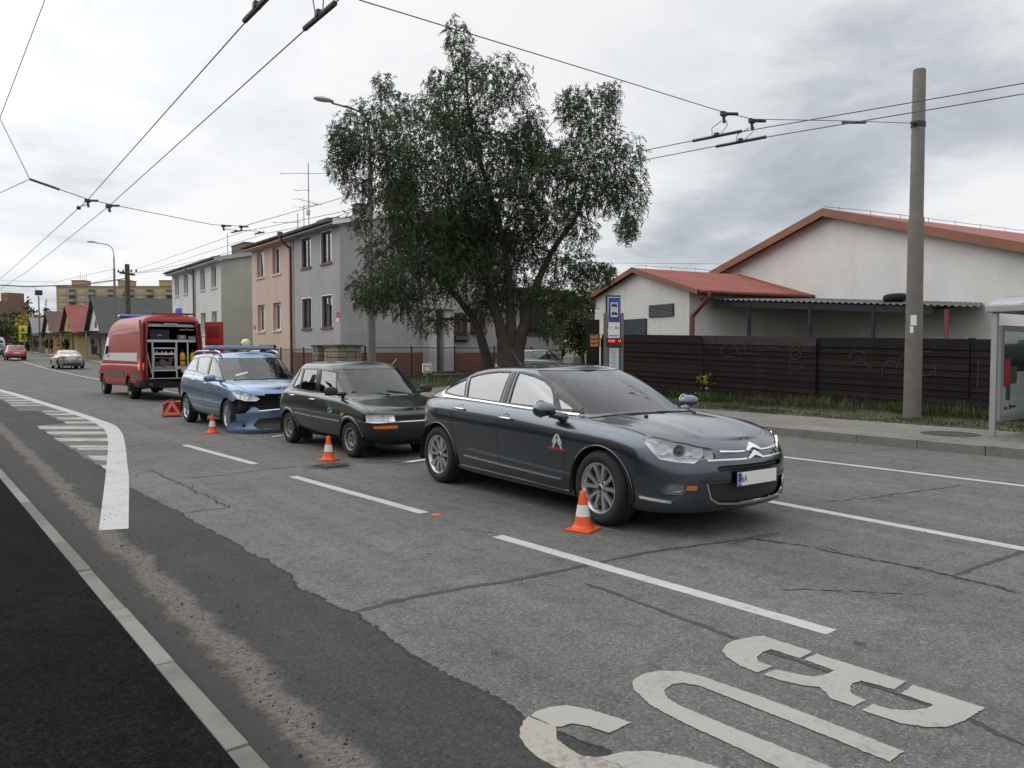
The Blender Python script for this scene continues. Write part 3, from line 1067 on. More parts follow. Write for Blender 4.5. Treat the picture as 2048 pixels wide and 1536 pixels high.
def arc_poly(cx, cz, r, n=28, sq=1.0):
 return [(cx + r * math.cos(t) * sq, cz + r * math.sin(t)) for t in [2 * math.pi * k / n for k in range(n)]]


def split_skin(bm, spec, parent, push=None):
 """one object per tag. spec: tag -> (name, material) or None to drop"""
 lay = bm.faces.layers.int['tag']
 bm.normal_update()
 groups = {}
 for f in bm.faces:
  groups.setdefault(f[lay], []).append(f)
 res = {}
 for tg, fs in groups.items():
  if tg not in spec or spec[tg] is None:
   continue
  name, m = spec[tg][:2]
  off = spec[tg][2] if len(spec[tg]) > 2 else 0.0
  pools = [fs]
  if tg:      # every separate pane or lamp is an object of its own
   left, pools = set(fs), []
   while left:
    st = [left.pop()]
    pool = []
    while st:
     f = st.pop()
     pool.append(f)
     for v in f.verts:
      for g in v.link_faces:
       if g in left:
        left.discard(g)
        st.append(g)
    if sum(f.calc_area() for f in pool) > 2e-4:
     pools.append(pool)
  for pool in pools:
   idx, co, no, faces = {}, [], [], []
   for f in pool:
    q = []
    for v in f.verts:
     if v not in idx:
      idx[v] = len(co)
      co.append(tuple(v.co + v.normal * off))
      no.append(tuple(v.normal))
     q.append(idx[v])
    faces.append(q)
   me = bpy.data.meshes.new(name)
   me.from_pydata(co, [], faces)
   me.materials.append(m)
   me.shade_smooth()
   me.normals_split_custom_set_from_vertices(no)
   res[tg] = link_mesh(name, me, parent)
 return res


class Surf:
 """ray projection on the finished skin"""
 def __init__(self, *bms):
  vs, fs = [], []
  for bm in bms:
   bm.verts.index_update()
   o = len(vs)
   vs += [v.co.copy() for v in bm.verts]
   fs += [[v.index + o for v in f.verts] for f in bm.faces]
  self.t = BVHTree.FromPolygons(vs, fs)

 def hit(self, p, d):
  d = Vector(d).normalized()
  p = Vector(p)
  loc, n, i, dist = self.t.ray_cast(p + d * 3, -d)
  if loc is None:
   loc, n, i, dist = self.t.find_nearest(p)
  if n.dot(d) < 0:
   n = -n
  return loc, n

 def strip(self, mb, pts, d, w, rise=0.004, sink=0.004, closed=False, step=0.04):
  """raised ribbon following a polyline given by 3-D points, projected along d"""
  d, a, b = basis(d)
  P = [Vector(p) for p in pts]
  if closed:
   P.append(P[0])
  Q = []
  for p, q in zip(P[:-1], P[1:]):
   n = max(1, int((q - p).length / step))
   Q += [p.lerp(q, k / n) for k in range(n)]
  if not closed:
   Q.append(P[-1])
  m = len(Q)
  vs = []
  ww = w if callable(w) else (lambda t: w)
  for i, p in enumerate(Q):
   p0 = Q[(i - 1) % m] if closed else Q[max(i - 1, 0)]
   p1 = Q[(i + 1) % m] if closed else Q[min(i + 1, m - 1)]
   t = p1 - p0
   s = Vector((t.dot(a), t.dot(b)))
   if s.length < 1e-7:
    s = Vector((1, 0))
   s.normalize()
   side = a * (-s.y) + b * s.x
   hw = ww(i / max(1, m - 1)) / 2
   for sg in (-1, 1):
    loc, nn = self.hit(p + side * sg * hw, d)
    vs.append(loc + nn * rise)
    vs.append(loc - nn * sink)
  fs = []
  for i in range(m if closed else m - 1):
   j = (i + 1) % m
   A, B = 4 * i, 4 * j
   fs += [(A, B, B + 2, A + 2), (A, A + 1, B + 1, B), (A + 2, B + 2, B + 3, A + 3)]
  if not closed:
   fs += [(0, 2, 3, 1), (4 * m - 4, 4 * m - 3, 4 * m - 1, 4 * m - 2)]
  mb.add(vs, fs)
  return mb

 def patch(self, mb, pts, d, rise=0.004, sink=0.003):
  vs = []
  for p in pts:
   loc, nn = self.hit(p, d)
   vs.append(loc + nn * rise)
  n = len(vs)
  for p in pts:
   loc, nn = self.hit(p, d)
   vs.append(loc - nn * sink)
  mb.add(vs, [tuple(range(n))] + [(i, (i + 1) % n, n + (i + 1) % n, n + i) for i in range(n)])
  return mb


M_tyre = mat('tyre_rubber', (0.012, 0.012, 0.013), rough=0.85, var=0.2, vscale=6, dirt=(0.04, 0.037, 0.033), dscale=6, damt=0.35)
M_alloy = mat('alloy', (0.52, 0.53, 0.55), rough=0.28, metal=0.85, var=0.06, dirt=(0.12, 0.11, 0.10), dscale=7, damt=0.35)
M_steelrim = mat('steel_rim', (0.23, 0.22, 0.20), rough=0.5, metal=0.5, var=0.2, dirt=(0.10, 0.07, 0.045), dscale=9, damt=0.7)
M_disc = mat('brake_disc', (0.10, 0.095, 0.09), rough=0.4, metal=0.8)
M_black = mat('black_plastic', (0.018, 0.018, 0.019), rough=0.55, var=0.15, vscale=10)
M_gloss = mat('gloss_black', (0.012, 0.012, 0.013), rough=0.12, var=0.05)
M_under = mat('underbody', (0.012, 0.012, 0.012), rough=0.9, var=0.3)
M_seam = mat('panel_gap', (0.004, 0.004, 0.004), rough=0.9)
M_chrome = mat('chrome', (0.78, 0.79, 0.80), rough=0.12, metal=1.0, var=0.03)
M_trim = mat('cabin_trim', (0.032, 0.032, 0.034), rough=0.8, var=0.2)
M_seat = mat('seat_cloth', (0.045, 0.045, 0.048), rough=0.95, var=0.2, vscale=30)
M_glass = glass('car_glass', (0.52, 0.58, 0.57), 1.65)
M_glass_side = glass('side_glass', (0.30, 0.34, 0.335), 3.0)
M_lens = glass('lamp_lens', (0.97, 0.98, 0.98), 1.4)
M_red = mat('red_lens', (0.42, 0.012, 0.012), rough=0.12, coat=1.0, var=0.05)
M_amber = mat('amber_lens', (0.75, 0.19, 0.02), rough=0.15, coat=1.0, var=0.1, vscale=40)
M_plate = mat('plate_white', (0.72, 0.72, 0.70), rough=0.4, var=0.03)
M_blue = mat('plate_blue', (0.015, 0.05, 0.28), rough=0.4, var=0.03)
M_reflector = mat('lamp_reflector', (0.93, 0.94, 0.96), rough=0.30, metal=0.35, var=0.12, vscale=22)


def make_wheel(r, w, rim_r, style, rim_mat, parent, loc, outy, steer=0.0):
 """wheel under its own node: tyre, rim, disc; outy = -1 for the right-hand side"""
 wh = bpy.data.objects.new('wheel', None)
 C.objects.link(wh)
 wh.parent = parent
 wh.location = loc
 wh.rotation_euler = (0, 0, steer + (0 if outy < 0 else math.pi))
 h = w / 2
 # outside face towards -Y in the wheel's own frame
 prof = [(rim_r - 0.012, -h * 0.82), (rim_r, -h * 0.96), (rim_r + (r - rim_r) * 0.35, -h * 1.06), (rim_r + (r - rim_r) * 0.72, -h * 1.02), (r - 0.022, -h * 0.90), (r - 0.006, -h * 0.74),
   (r, -h * 0.5), (r - 0.008, -h * 0.30), (r - 0.008, -h * 0.26), (r, -h * 0.22), (r, h * 0.22), (r - 0.008, h * 0.26), (r - 0.008, h * 0.3), (r, h * 0.5), (r - 0.022, h * 0.9), (rim_r + 0.01, h), (rim_r - 0.012, h * 0.8)]
 MB().lathe(prof, 48, 'Y').obj('tyre', M_tyre, wh, smooth=True)
 mb = MB()
 # barrel and lip
 mb.lathe([(rim_r - 0.004, -h * 0.90), (rim_r - 0.002, -h * 1.00), (rim_r - 0.014, -h * 0.99), (rim_r - 0.026, -h * 0.86), (rim_r - 0.034, -h * 0.4), (rim_r - 0.034, h * 0.8)], 48, 'Y')
 R_ = rim_r - 0.018
 if style == 'twin':
  for k in range(5):
   for s in (-1, 1):
    a0 = 2 * math.pi * k / 5 + 0.32 + s * 0.30
    a1 = 2 * math.pi * k / 5 + 0.32 + s * 0.20
    for (ra, rb, wa, wb, ya, yb) in ((0.045, R_, 0.020, 0.026, -h * 0.72, -h * 0.92),):
     p0 = Vector((ra * math.cos(a1), ya, ra * math.sin(a1)))
     p1 = Vector((rb * math.cos(a0), yb, rb * math.sin(a0)))
     dd = (p1 - p0).normalized()
     sd = dd.cross(Vector((0, -1, 0))).normalized()
     vs = []
     for p, ww, dp in ((p0, wa, 0.03), (p0.lerp(p1, 0.5), (wa + wb) * 0.42, 0.03), (p1, wb, 0.03)):
      for q in (-1, 1):
       vs.append(p + sd * q * ww * 0.72 + Vector((0, 0.0, 0)))
      for q in (1, -1):
       vs.append(p + sd * q * ww + Vector((0, dp, 0)))
     fs = []
     for j in range(2):
      for q in range(4):
       q2 = (q + 1) % 4
       fs.append((4 * j + q, 4 * j + q2, 4 * j + 4 + q2, 4 * j + 4 + q))
     mb.add(vs, fs)
  mb.lathe([(0.001, -h * 0.80), (0.030, -h * 0.80), (0.034, -h * 0.74), (0.060, -h * 0.70), (0.072, -h * 0.55), (0.07, 0)], 24, 'Y')
 elif style == 'five':
  for k in range(5):
   a0 = 2 * math.pi * k / 5 + 0.2
   p0 = Vector((0.04 * math.cos(a0), -h * 0.7, 0.04 * math.sin(a0)))
   p1 = Vector((R_ * math.cos(a0), -h * 0.92, R_ * math.sin(a0)))
   dd = (p1 - p0).normalized()
   sd = dd.cross(Vector((0, -1, 0))).normalized()
   vs = []
   for p, ww in ((p0, 0.030), (p0.lerp(p1, 0.55), 0.026), (p1, 0.042)):
    vs += [p - sd * ww * .7, p + sd * ww * .7, p + sd * ww + Vector((0, .03, 0)), p - sd * ww + Vector((0, .03, 0))]
   fs = []
   for j in range(2):
    for q in range(4):
     q2 = (q + 1) % 4
     fs.append((4 * j + q, 4 * j + q2, 4 * j + 4 + q2, 4 * j + 4 + q))
   mb.add(vs, fs)
  mb.lathe([(0.001, -h * 0.82), (0.03, -h * 0.8), (0.06, -h * 0.70), (0.07, 0)], 20, 'Y')
 else:   # pressed steel disc with a ring of holes
  mb.lathe([(0.001, -h * 0.55), (0.022, -h * 0.56), (0.026, -h * 0.42), (0.055, -h * 0.42), (0.075, -h * 0.62), (rim_r * 0.62, -h * 0.66), (rim_r * 0.74, -h * 0.5), (R_ - 0.01, -h * 0.35)], 40, 'Y')
 mb.obj('rim', rim_mat, wh, flat_angle=35)
 if style == 'steel':
  hb = MB()
  for k in range(8):
   a = 2 * math.pi * k / 8
   hb.lathe([(0.001, -h * 0.66), (0.017, -h * 0.66), (0.017, -h * 0.6)], 10, 'Y', (rim_r * 0.70 * math.cos(a), 0, rim_r * 0.70 * math.sin(a)))
  for k in range(4):
   a = 2 * math.pi * k / 4 + 0.4
   hb.lathe([(0.001, -h * 0.72), (0.011, -h * 0.72), (0.011, -h * 0.5)], 8, 'Y', (0.055 * math.cos(a), 0, 0.055 * math.sin(a)))
  hb.obj('wheel_nuts', M_under, wh)
 else:
  nb = MB()
  for k in range(5):
   a = 2 * math.pi * k / 5 + 0.9
   nb.lathe([(0.001, -h * 0.73), (0.011, -h * 0.73), (0.011, -h * 0.5)], 8, 'Y', (0.052 * math.cos(a), 0, 0.052 * math.sin(a)))
  nb.lathe([(0.001, -h * 0.83), (0.022, -h * 0.82), (0.026, -h * 0.79)], 16, 'Y')
  nb.obj('hub_cap', M_gloss, wh)
 MB().lathe([(0.001, -h * 0.3), (rim_r - 0.05, -h * 0.3), (rim_r - 0.05, -h * 0.15), (0.001, -h * 0.15)], 32, 'Y').obj('brake_disc', M_disc, wh)
 return wh


def seat(mb, x, y, s=1.0, z=0.30):
 mb.bbox((x + 0.02, y, z + 0.12), (0.52 * s, 0.50 * s, 0.20), 0.06)
 M = MB().bbox((0, 0, 0), (0.15, 0.48 * s, 0.62), 0.06)
 a = R(-18)
 for f in [0]:
  vs = [(x - 0.26 + vx * math.cos(a) + vz * math.sin(a), y + vy, z + 0.52 - vx * math.sin(a) + vz * math.cos(a)) for vx, vy, vz in M.v]
  mb.add(vs, M.f)
 H_ = MB().bbox((0, 0, 0), (0.10, 0.26, 0.17), 0.045)
 mb.add([(x - 0.385 + vx, y + vy, z + 0.94 + vz) for vx, vy, vz in H_.v], H_.f)


def number_plate(parent, loc, rot, chars='', first='', name='number_plate', tilt=0.0):
 pl = MB().bbox((0, 0, 0), (0.006, 0.52, 0.112), 0.002).obj(name, M_plate, parent)
 pl.location = loc
 pl.rotation_euler = rot
 MB().box((0.004, -0.237, 0), (0.002, 0.042, 0.108)).obj('euro_band', M_blue, pl)
 MB().box((0, 0, 0), (0.003, 0.54, 0.13)).obj('plate_holder', M_black, pl).location = (-0.005, 0, 0)
 text('country_code', 'CZ', 0.030, M_plate, pl, (0.0055, -0.237, -0.032), (R(90), 0, R(90)), 0.0004)
 if first:
  text('registration', first, 0.088, M_black, pl, (0.0038, -0.185 + 0.008, 0), (R(90), 0, R(90)), 0.0006, sx=0.75)
 return pl
# ================================================================ THE GREY SALOON IN FRONT
P_grey = paint('gunmetal_paint', (0.078, 0.097, 0.118), rough=0.26, metal=1.0, dust=0.05)


def saloon_shell():
 lv = [
  dict(z=[(-4, .235), (-3.2, .20), (0.2, .185), (1.0, .215)], uf=.86, ur=-3.66, w=.80, cf=.62, cr=1.0, er=2.25),
  dict(z=[(-4, .29), (-3.2, .235), (0.2, .215), (.7, .225), (1.0, .235)], uf=.935, ur=-3.735, w=.868, cf=.66, cr=1.0, er=2.25),
  dict(z=[(-4, .45), (-3, .38), (0, .36), (1.0, .38)], uf=.972, ur=-3.785, w=.898, cf=.72, cr=1.0, er=2.25, ef=2.6),
  dict(z=[(-4, .63), (-3, .60), (0, .575), (1.0, .545)], uf=.985, ur=-3.795, w=.914, cf=.76, cr=1.0, er=2.25, ef=2.5, bf=.05),
  dict(z=[(-4, .80), (-3, .79), (-1.4, .765), (0, .725), (.5, .685), (1.0, .635)], uf=.975, ur=-3.775, w=.926, cf=.80, cr=1.0, er=2.25, ef=2.4, bf=.055),
  dict(z=[(-4, .95), (-3, .925), (-1.4, .888), (-.5, .845), (.3, .795), (.7, .755), (1.0, .705)], uf=.945, ur=-3.745, w=.908, cf=.84, cr=1.0, er=2.25, ef=2.35, bf=.055),
  dict(z=[(-4, 1.0), (-3, .99), (-1.4, .955), (-.5, .905), (.3, .848), (.7, .80), (1.0, .735)], uf=.905, ur=-3.70, w=.862, cf=.85, cr=1.0, er=2.25, ef=2.35, bf=.055, br=.10),
  dict(z=[(-4, 1.01), (-3, 1.015), (-1.4, .978), (-.5, .928), (.3, .876), (.7, .825), (1.0, .75)], uf=.86, ur=-3.65, w=.81, cf=.84, cr=.95, er=2.25, ef=2.3, bf=.06, br=.13),
 ]

 def cap(x, e, w, z):
  hood = max(0.0, min(1.0, (x + 0.75) / 0.5))
  cr = lerp(0.035, 0.058 if x < .3 else lerp(.058, .030, min(1, (x - .3) / .5)), hood)
  h = z + cr * (1 - abs(e) ** 2.4)
  if x > -0.6:   # two creases running from the screen to the badge
   yy = abs(e * w)
   yc = lerp(0.53, 0.44, max(0, min(1, (x + 0.5) / 1.3)))
   h += 0.014 * math.exp(-((yy - yc) / 0.055) ** 2) * min(1, (x + .6) / .3) * min(1, max(0, (0.84 - x) / .12))
  return h
 low = shell(lv, 34, 104, 26, [2, 3, 4, 4, 3, 3, 3], cap=cap, ncap=28)
 gl = [
  dict(z=[(-3.5, 1.02), (-2.6, .99), (-1.4, .95), (-.4, .90), (0.0, .925)], uf=-.045, ur=-3.56, w=.835, cf=.74, cr=.70, ef=2.35, er=2.6, bf=.03, br=.10),
  dict(z=[(-3.5, 1.06), (-2.6, 1.025), (-1.4, .985), (-.4, .935), (0.0, .96)], uf=-.135, ur=-3.49, w=.815, cf=.74, cr=.70, ef=2.35, er=2.6, bf=.03, br=.10),
  dict(z=[(-3.3, 1.125), (-2.6, 1.14), (-1.4, 1.13), (-.5, 1.11)], uf=-.47, ur=-3.27, w=.762, cf=.70, cr=.76, ef=2.4, er=2.6, bf=.03, br=.10),
  dict(z=[(-3.0, 1.222), (-2.6, 1.255), (-1.4, 1.262), (-.8, 1.25)], uf=-.80, ur=-2.98, w=.705, cf=.62, cr=.76, ef=2.5, er=2.6, bf=.03, br=.10),
  dict(z=[(-2.8, 1.285), (-2.5, 1.325), (-1.7, 1.352), (-1.1, 1.338)], uf=-1.05, ur=-2.77, w=.645, cf=.5, cr=.70, ef=2.6, er=2.6, bf=.04, br=.10),
  dict(z=[(-2.7, 1.318), (-2.3, 1.357), (-1.7, 1.38), (-1.1, 1.362)], uf=-1.13, ur=-2.64, w=.588, cf=.46, cr=.66, ef=2.6, er=2.6, bf=.04, br=.10),
 ]

 def tagg(i, r, n, rows):
  if i < 24 and 5 <= r <= 21:
   return 1
  if i > n - 1 - 26 and 6 <= r <= 21:
   return 2
  return 0

 def roof(x, e, w, z):
  return z + 0.036 * (1 - abs(e) ** 2.2) * min(1, max(0.15, (x + 2.5) / .25) if x < -2.25 else 1)
 top = shell(gl, 34, 60, 34, [4, 6, 6, 5, 3], cap=roof, ncap=20, tagger=tagg)
 return low, top


SALOON_WIN = {   # side glass outlines (x, z): front door, quarter light, rear door, rear quarter
 'front': [(-.745, .992), (-.80, 1.04), (-.87, 1.125), (-.96, 1.195), (-1.10, 1.262), (-1.28, 1.308), (-1.45, 1.330), (-1.515, 1.333), (-1.50, 1.005), (-1.2, .998)],
 'light': [(-.53, .985), (-.62, 1.03), (-.845, 1.125), (-.70, .985)],
 'rear': [(-1.665, 1.008), (-1.655, 1.334), (-1.9, 1.333), (-2.12, 1.315), (-2.30, 1.292), (-2.45, 1.257), (-2.335, 1.028)],
 'quarter': [(-2.39, 1.033), (-2.505, 1.242), (-2.70, 1.195), (-2.92, 1.118), (-2.87, 1.06), (-2.62, 1.04)],
}


def build_saloon(loc, rz):
 t = thing('saloon_car', 'dark grey saloon car standing first in the row with double chevron badge on its door', 'car', loc, rz)
 low, top = saloon_shell()
 sf = Surf(low, top)
 RW, FX, RX = 0.335, 0.0, -2.815
 for cx in (FX, RX):
  for s in (-1, 1):
   cut(low, [(x, s * .9, z) for x, z in arc_poly(cx, .325, .385, 36)], (0, s, 0), 9, ndot=-.3, near=.4)
 # lamps, grilles and glass cut out of the skin
 HL = [(.442, -.808, .805), (.486, -.755, .828), (.576, -.714, .811), (.652, -.671, .794), (.785, -.544, .763), (.851, -.455, .738), (.893, -.415, .696),
    (.907, -.424, .66), (.854, -.547, .652), (.839, -.592, .624), (.741, -.705, .634), (.627, -.791, .654), (.551, -.809, .716)]
 cut2(low, HL, (.62, -.70, .35), 3)
 FOG = [(.632, -.811, .379), (.687, -.779, .462), (.808, -.667, .453), (.861, -.59, .448), (.865, -.581, .405), (.818, -.652, .402), (.78, -.695, .363), (.70, -.76, .362)]
 cut2(low, FOG, (.6, -.8, 0), 4)
 cut(low, [(.95, y, z) for y, z in ((-.51, .455), (.51, .455), (.475, .34), (.40, .296), (.18, .275), (-.18, .275), (-.40, .296), (-.475, .34))], (1, 0, 0), 5)
 cut(low, [(.95, y, z) for y, z in ((-.40, .602), (.40, .602), (.43, .585), (.41, .558), (-.41, .558), (-.43, .585))], (1, 0, 0), 5)
 cut(low, [(.95, y, z) for y, z in ((-.36, .702), (.36, .702), (.40, .645), (-.40, .645))], (1, 0, .25), 10)
 TL = [(-3.10, -.79, 1.0), (-3.30, -.76, .985), (-3.62, -.5, .95), (-3.70, -.4, .93), (-3.70, -.4, .86), (-3.5, -.75, .84), (-3.33, -.86, .80), (-3.27, -.87, .85), (-3.16, -.86, .925)]
 cut2(low, TL, (-.6, -.78, .1), 6)
 for k, poly in SALOON_WIN.items():
  cut2(top, [(x, -.75, z) for x, z in poly], (0, -1, 0), 7, near=.6)
 # open the deck under the cabin
 lay = low.faces.layers.int['tag']
 for f in low.faces:
  c = f.calc_center_median()
  if f.normal.z > .6 and c.z > .85 and -3.2 < c.x < -.35 and abs(c.y) < .72 - .25 * max(0, (c.x + .9)):
   f[lay] = 9
 b1 = split_skin(low, {0: ('body', P_grey), 3: ('headlight', M_lens), 4: ('fog_lamp', M_lens), 5: ('grille', M_black, -.03), 10: ('badge_panel', P_grey, -.008), 6: ('tail_light', M_red)}, t)
 b2 = split_skin(top, {0: ('cabin_frame', P_grey), 1: ('windscreen', M_glass, -.004), 2: ('rear_window', M_glass, -.004), 7: ('side_window', M_glass_side, -.006)}, t)
 low.free()
 top.free()
 # recessed lamp bowls behind the clear lenses
 for s in (-1, 1):
  mb = MB()
  for (x, y, z, r, dx) in ((.60, .735, .742, .058, .74), (.715, .655, .720, .056, .68), (.805, .535, .712, .05, .72), (.855, .46, .69, .04, .7)):
   d = Vector((.80, s * .60, .05)).normalized()
   a = d.cross(Vector((0, 0, 1))).normalized()
   b = a.cross(d)
   c = Vector((x, s * y, z)) - d * .035
   prof = [(r, .05), (r * .92, .02), (r * .7, -.01), (r * .35, -.03), (.001, -.036)]
   n = 20
   vs = [c + (a * math.cos(k / n * 6.2832) + b * math.sin(k / n * 6.2832)) * rr + d * h for rr, h in prof for k in range(n)]
   mb.add(vs, [(i * n + k, i * n + (k + 1) % n, (i + 1) * n + (k + 1) % n, (i + 1) * n + k) for i in range(len(prof) - 1) for k in range(n)])
  # bright housing
  H2 = [Vector((p[0], p[1] * (1 if s < 0 else -1), p[2])) for p in HL]
  cen = sum(H2, Vector()) / len(H2)
  inn = [p.lerp(cen, .02) - Vector((.80, s * .60, .1)).normalized() * .03 for p in H2]
  back = [p.lerp(cen, .35) - Vector((.80, s * .60, .05)).normalized() * .085 for p in H2]
  n = len(inn)
  mb.add(inn + back, [(i, (i + 1) % n, n + (i + 1) % n, n + i) for i in range(n)] + [tuple(range(n, 2 * n))])
  mb.obj('headlight_reflector', M_reflector, t, smooth=True)
  mb = MB()
  c = Vector((.735, s * .665, .722))
  d = Vector((.80, s * .60, .05)).normalized()
  mb.lathe([(.001, .03), (.018, .026), (.030, .012), (.034, -.02)], 16, 'X', c - d * .04)
  mb.obj('projector_lens', M_gloss, t, smooth=True)
  # fog lamp: bowl, amber indicator
  mb = MB()
  F2 = [Vector((p[0], p[1] * (1 if s < 0 else -1), p[2])) for p in FOG]
  cen = sum(F2, Vector()) / len(F2)
  dd = Vector((.8, s * .6, 0))
  inn = [p.lerp(cen, .03) - dd * .02 for p in F2]
  back = [p.lerp(cen, .3) - dd * .06 for p in F2]
  n = len(inn)
  mb.add(inn + back, [(i, (i + 1) % n, n + (i + 1) % n, n + i) for i in range(n)] + [tuple(range(n, 2 * n))])
  mb.obj('fog_reflector', mat('fog_housing', (.30, .30, .31), rough=.35, metal=.6), t)
  mb = MB()
  for i_ in range(2):
   q = [(.862, s * .588, .444 - .022 * i_), (.81, s * .66, .446 - .022 * i_), (.81, s * .66, .428 - .022 * i_), (.862, s * .588, .426 - .022 * i_)]
   q = [Vector(v) - dd * .012 for v in q]
   mb.add([*q, *[v - dd * .02 for v in q]], [(0, 1, 2, 3), (0, 4, 5, 1), (2, 6, 7, 3), (1, 5, 6, 2), (0, 3, 7, 4)])
  mb.obj('indicator', M_amber, t, sep=True)
 # slats inside the openings
 mb = MB()
 for z in (.30, .335, .37, .405, .435):
  mb.tube([(.86, -.46, z), (.905, -.25, z), (.915, 0, z), (.905, .25, z), (.86, .46, z)], .007, 6)
 for z in (.572, .588):
  mb.tube([(.90, -.40, z), (.95, -.2, z), (.955, 0, z), (.95, .2, z), (.90, .40, z)], .006, 6)
 mb.obj('grille_slat', M_black, t, sep=True)
 # chrome: two bars bent into chevrons over the nose, lower grille frame, window line, sill strips
 mb = MB()
 d = (1, 0, .15)
 for zc, up, yw in ((.707, .042, .37), (.643, .044, .50)):
  L_ = [(.93, -yw, zc + .012), (.95, -.20, zc), (.96, -.085, zc), (.96, 0, zc + up), (.96, .085, zc), (.95, .20, zc), (.93, yw, zc + .012)]
  sf.strip(mb, L_, d, .013, rise=.012, step=.03)
  sf.strip(mb, [(.96, -.095, zc), (.96, 0, zc + up), (.96, .095, zc)], d, lambda q: .016 + .026 * (1 - abs(2 * q - 1)), rise=.02, step=.02)
 sf.strip(mb, [(.9, -.515, .455), (.9, -.48, .335), (.92, -.40, .288), (.93, -.18, .267), (.95, 0, .265), (.93, .18, .267), (.92, .40, .288), (.9, .48, .335), (.9, .515, .455)], (1, 0, 0), .012, rise=.008, step=.03)
 for s in (-1, 1):
  sd = (0, s, 0)
  y = s * .9
  sf.strip(mb, [(-.49, y, .948), (-.95, y, .972), (-1.5, y, .989), (-2.0, y, 1.005), (-2.5, y, 1.016), (-2.84, y, 1.026), (-2.90, y, 1.045), (-2.965, y, 1.118)], sd, lambda q: .016 + .024 * max(0, (q - .84) / .16), rise=.008)
  sf.strip(mb, [(-.53, y, .347), (-1.53, y, .371), (-2.235, y, .391)], sd, .012, rise=.012)
  sf.strip(mb, [(-.36, y, .246), (-1.4, y, .262), (-2.33, y, .272)], sd, .008, rise=.004)
  sf.strip(mb, [(.47, s * .87, .327), (.72, s * .75, .305)], (.5, s * .86, 0), .022, rise=.008)
  sf.strip(mb, [(-3.35, s * .9, .42), (-3.52, s * .9, .42)], sd, .012, rise=.006)
 mb.obj('chrome_trim', M_chrome, t, sep=True)
 # black frames round the glass
 mb = MB()
 for s in (-1, 1):
  for poly in SALOON_WIN.values():
   sf.strip(mb, [(x, s * .75, z) for x, z in poly], (0, s, 0), .020, rise=.003, sink=.012, closed=True, step=.05)
  sf.strip(mb, [(-1.585, s * .75, 1.0), (-1.585, s * .75, 1.335)], (0, s, 0), .075, rise=.0045, sink=.004)
  sf.strip(mb, [(-.725, s * .75, .985), (-.86, s * .75, 1.135)], (0, s, 0), .028, rise=.005)
 mb.obj('window_frame', M_gloss, t, sep=True)
 # panel gaps
 mb = MB()
 for s in (-1, 1):
  sd = (0, s, 0)
  y = s * .9
  G_ = .0075
  sf.strip(mb, [(-.40, y, .93), (-.45, y, .79), (-.477, y, .487), (-.49, y, .27)], sd, G_, rise=.0008)
  sf.strip(mb, [(-1.50, y, .985), (-1.55, y, .8), (-1.557, y, .28)], sd, G_, rise=.0008)
  sf.strip(mb, [(-2.50, y, 1.01), (-2.485, y, .86), (-2.46, y, .62), (-2.40, y, .5)], sd, G_, rise=.0008)
  sf.strip(mb, [(-.5, y, .255), (-1.4, y, .26), (-2.3, y, .27)], sd, .006, rise=.0008)
  sf.strip(mb, [(.50, s * .82, .68), (.50, s * .9, .60), (.42, s * .9, .50)], sd, .006, rise=.0008)
  sf.strip(mb, [(-.46, s * .70, .93), (-.278, s * .748, .92), (.17, s * .782, .879), (.447, s * .77, .83)], (0, 0, 1), .008, rise=.0008)
  sf.strip(mb, [(.49, s * .75, .83), (.66, s * .66, .79), (.80, s * .53, .76), (.87, s * .42, .74)], (.2, 0, 1), .008, rise=.0008)
  sf.strip(mb, [(-3.30, s * .9, .57), (-3.55, s * .85, .57)], sd, .007, rise=.0008)
  sf.strip(mb, [(-2.93, y, .88), (-3.05, y, .885), (-3.05, y, .77), (-2.93, y, .765)], sd, .005, rise=.0008)
 sf.strip(mb, [(.88, -.58, .478), (.93, -.30, .478), (.95, 0, .478), (.93, .3, .478), (.88, .58, .478)], (1, 0, 0), .006, rise=.0008)
 sf.strip(mb, [(-.33, -.72, 1), (-.12, -.4, 1), (-.07, 0, 1), (-.12, .4, 1), (-.33, .72, 1)], (0, 0, 1), .035, rise=.003)
 mb.obj('panel_gap', M_seam, t, sep=True)
 # door handles, mirrors, wipers, washers
 for s in (-1, 1):
  for hx in (-1.40, -2.31):
   mb = MB()
   p, n = sf.hit((hx, s * .9, .868 if hx > -2 else .912), (0, s, 0))
   mb.tube([p + Vector((-.10, s * .006, 0)), p + Vector((-.085, s * .034, .001)), p + Vector((0, s * .040, .002)), p + Vector((.085, s * .034, -.002)), p + Vector((.10, s * .006, -.004))], .011, 8)
   mb.obj('door_handle', P_grey if s > 0 else M_chrome, t, smooth=True)
   mb = MB()
   sf.patch(mb, [p + Vector((.055 * math.cos(k / 12 * 6.283), 0, .034 * math.sin(k / 12 * 6.283) + .012)) for k in range(12)], (0, s, 0), rise=.0015)
   mb.obj('handle_recess', M_gloss, t)
  mb = MB()
  base = Vector((-.60, s * .86, .945))
  cen = Vector((-.66, s * 1.005, 1.005))
  n, m_ = 18, 10
  vs, fs = [], []
  for j in range(m_ + 1):
   ph = math.pi * j / m_
   for k in range(n):
    th = 2 * math.pi * k / n
    yy = math.cos(ph)
    rr = math.sin(ph) ** .7
    xx = rr * math.cos(th)
    zz = rr * math.sin(th)
    xx = xx * (.105 if xx > 0 else .045)
    vs.append(cen + Vector((xx, s * yy * .125, zz * (.070 + .008 * yy))))
  fs = [(j * n + k, j * n + (k + 1) % n, (j + 1) * n + (k + 1) % n, (j + 1) * n + k) for j in range(m_) for k in range(n)]
  mb.add(vs, fs)
  mb.tube([base + Vector((.03, s * -.05, -.03)), base + Vector((.02, s * .03, .0)), cen + Vector((.02, s * -.05, -.05))], [.05, .04, .032], 10)
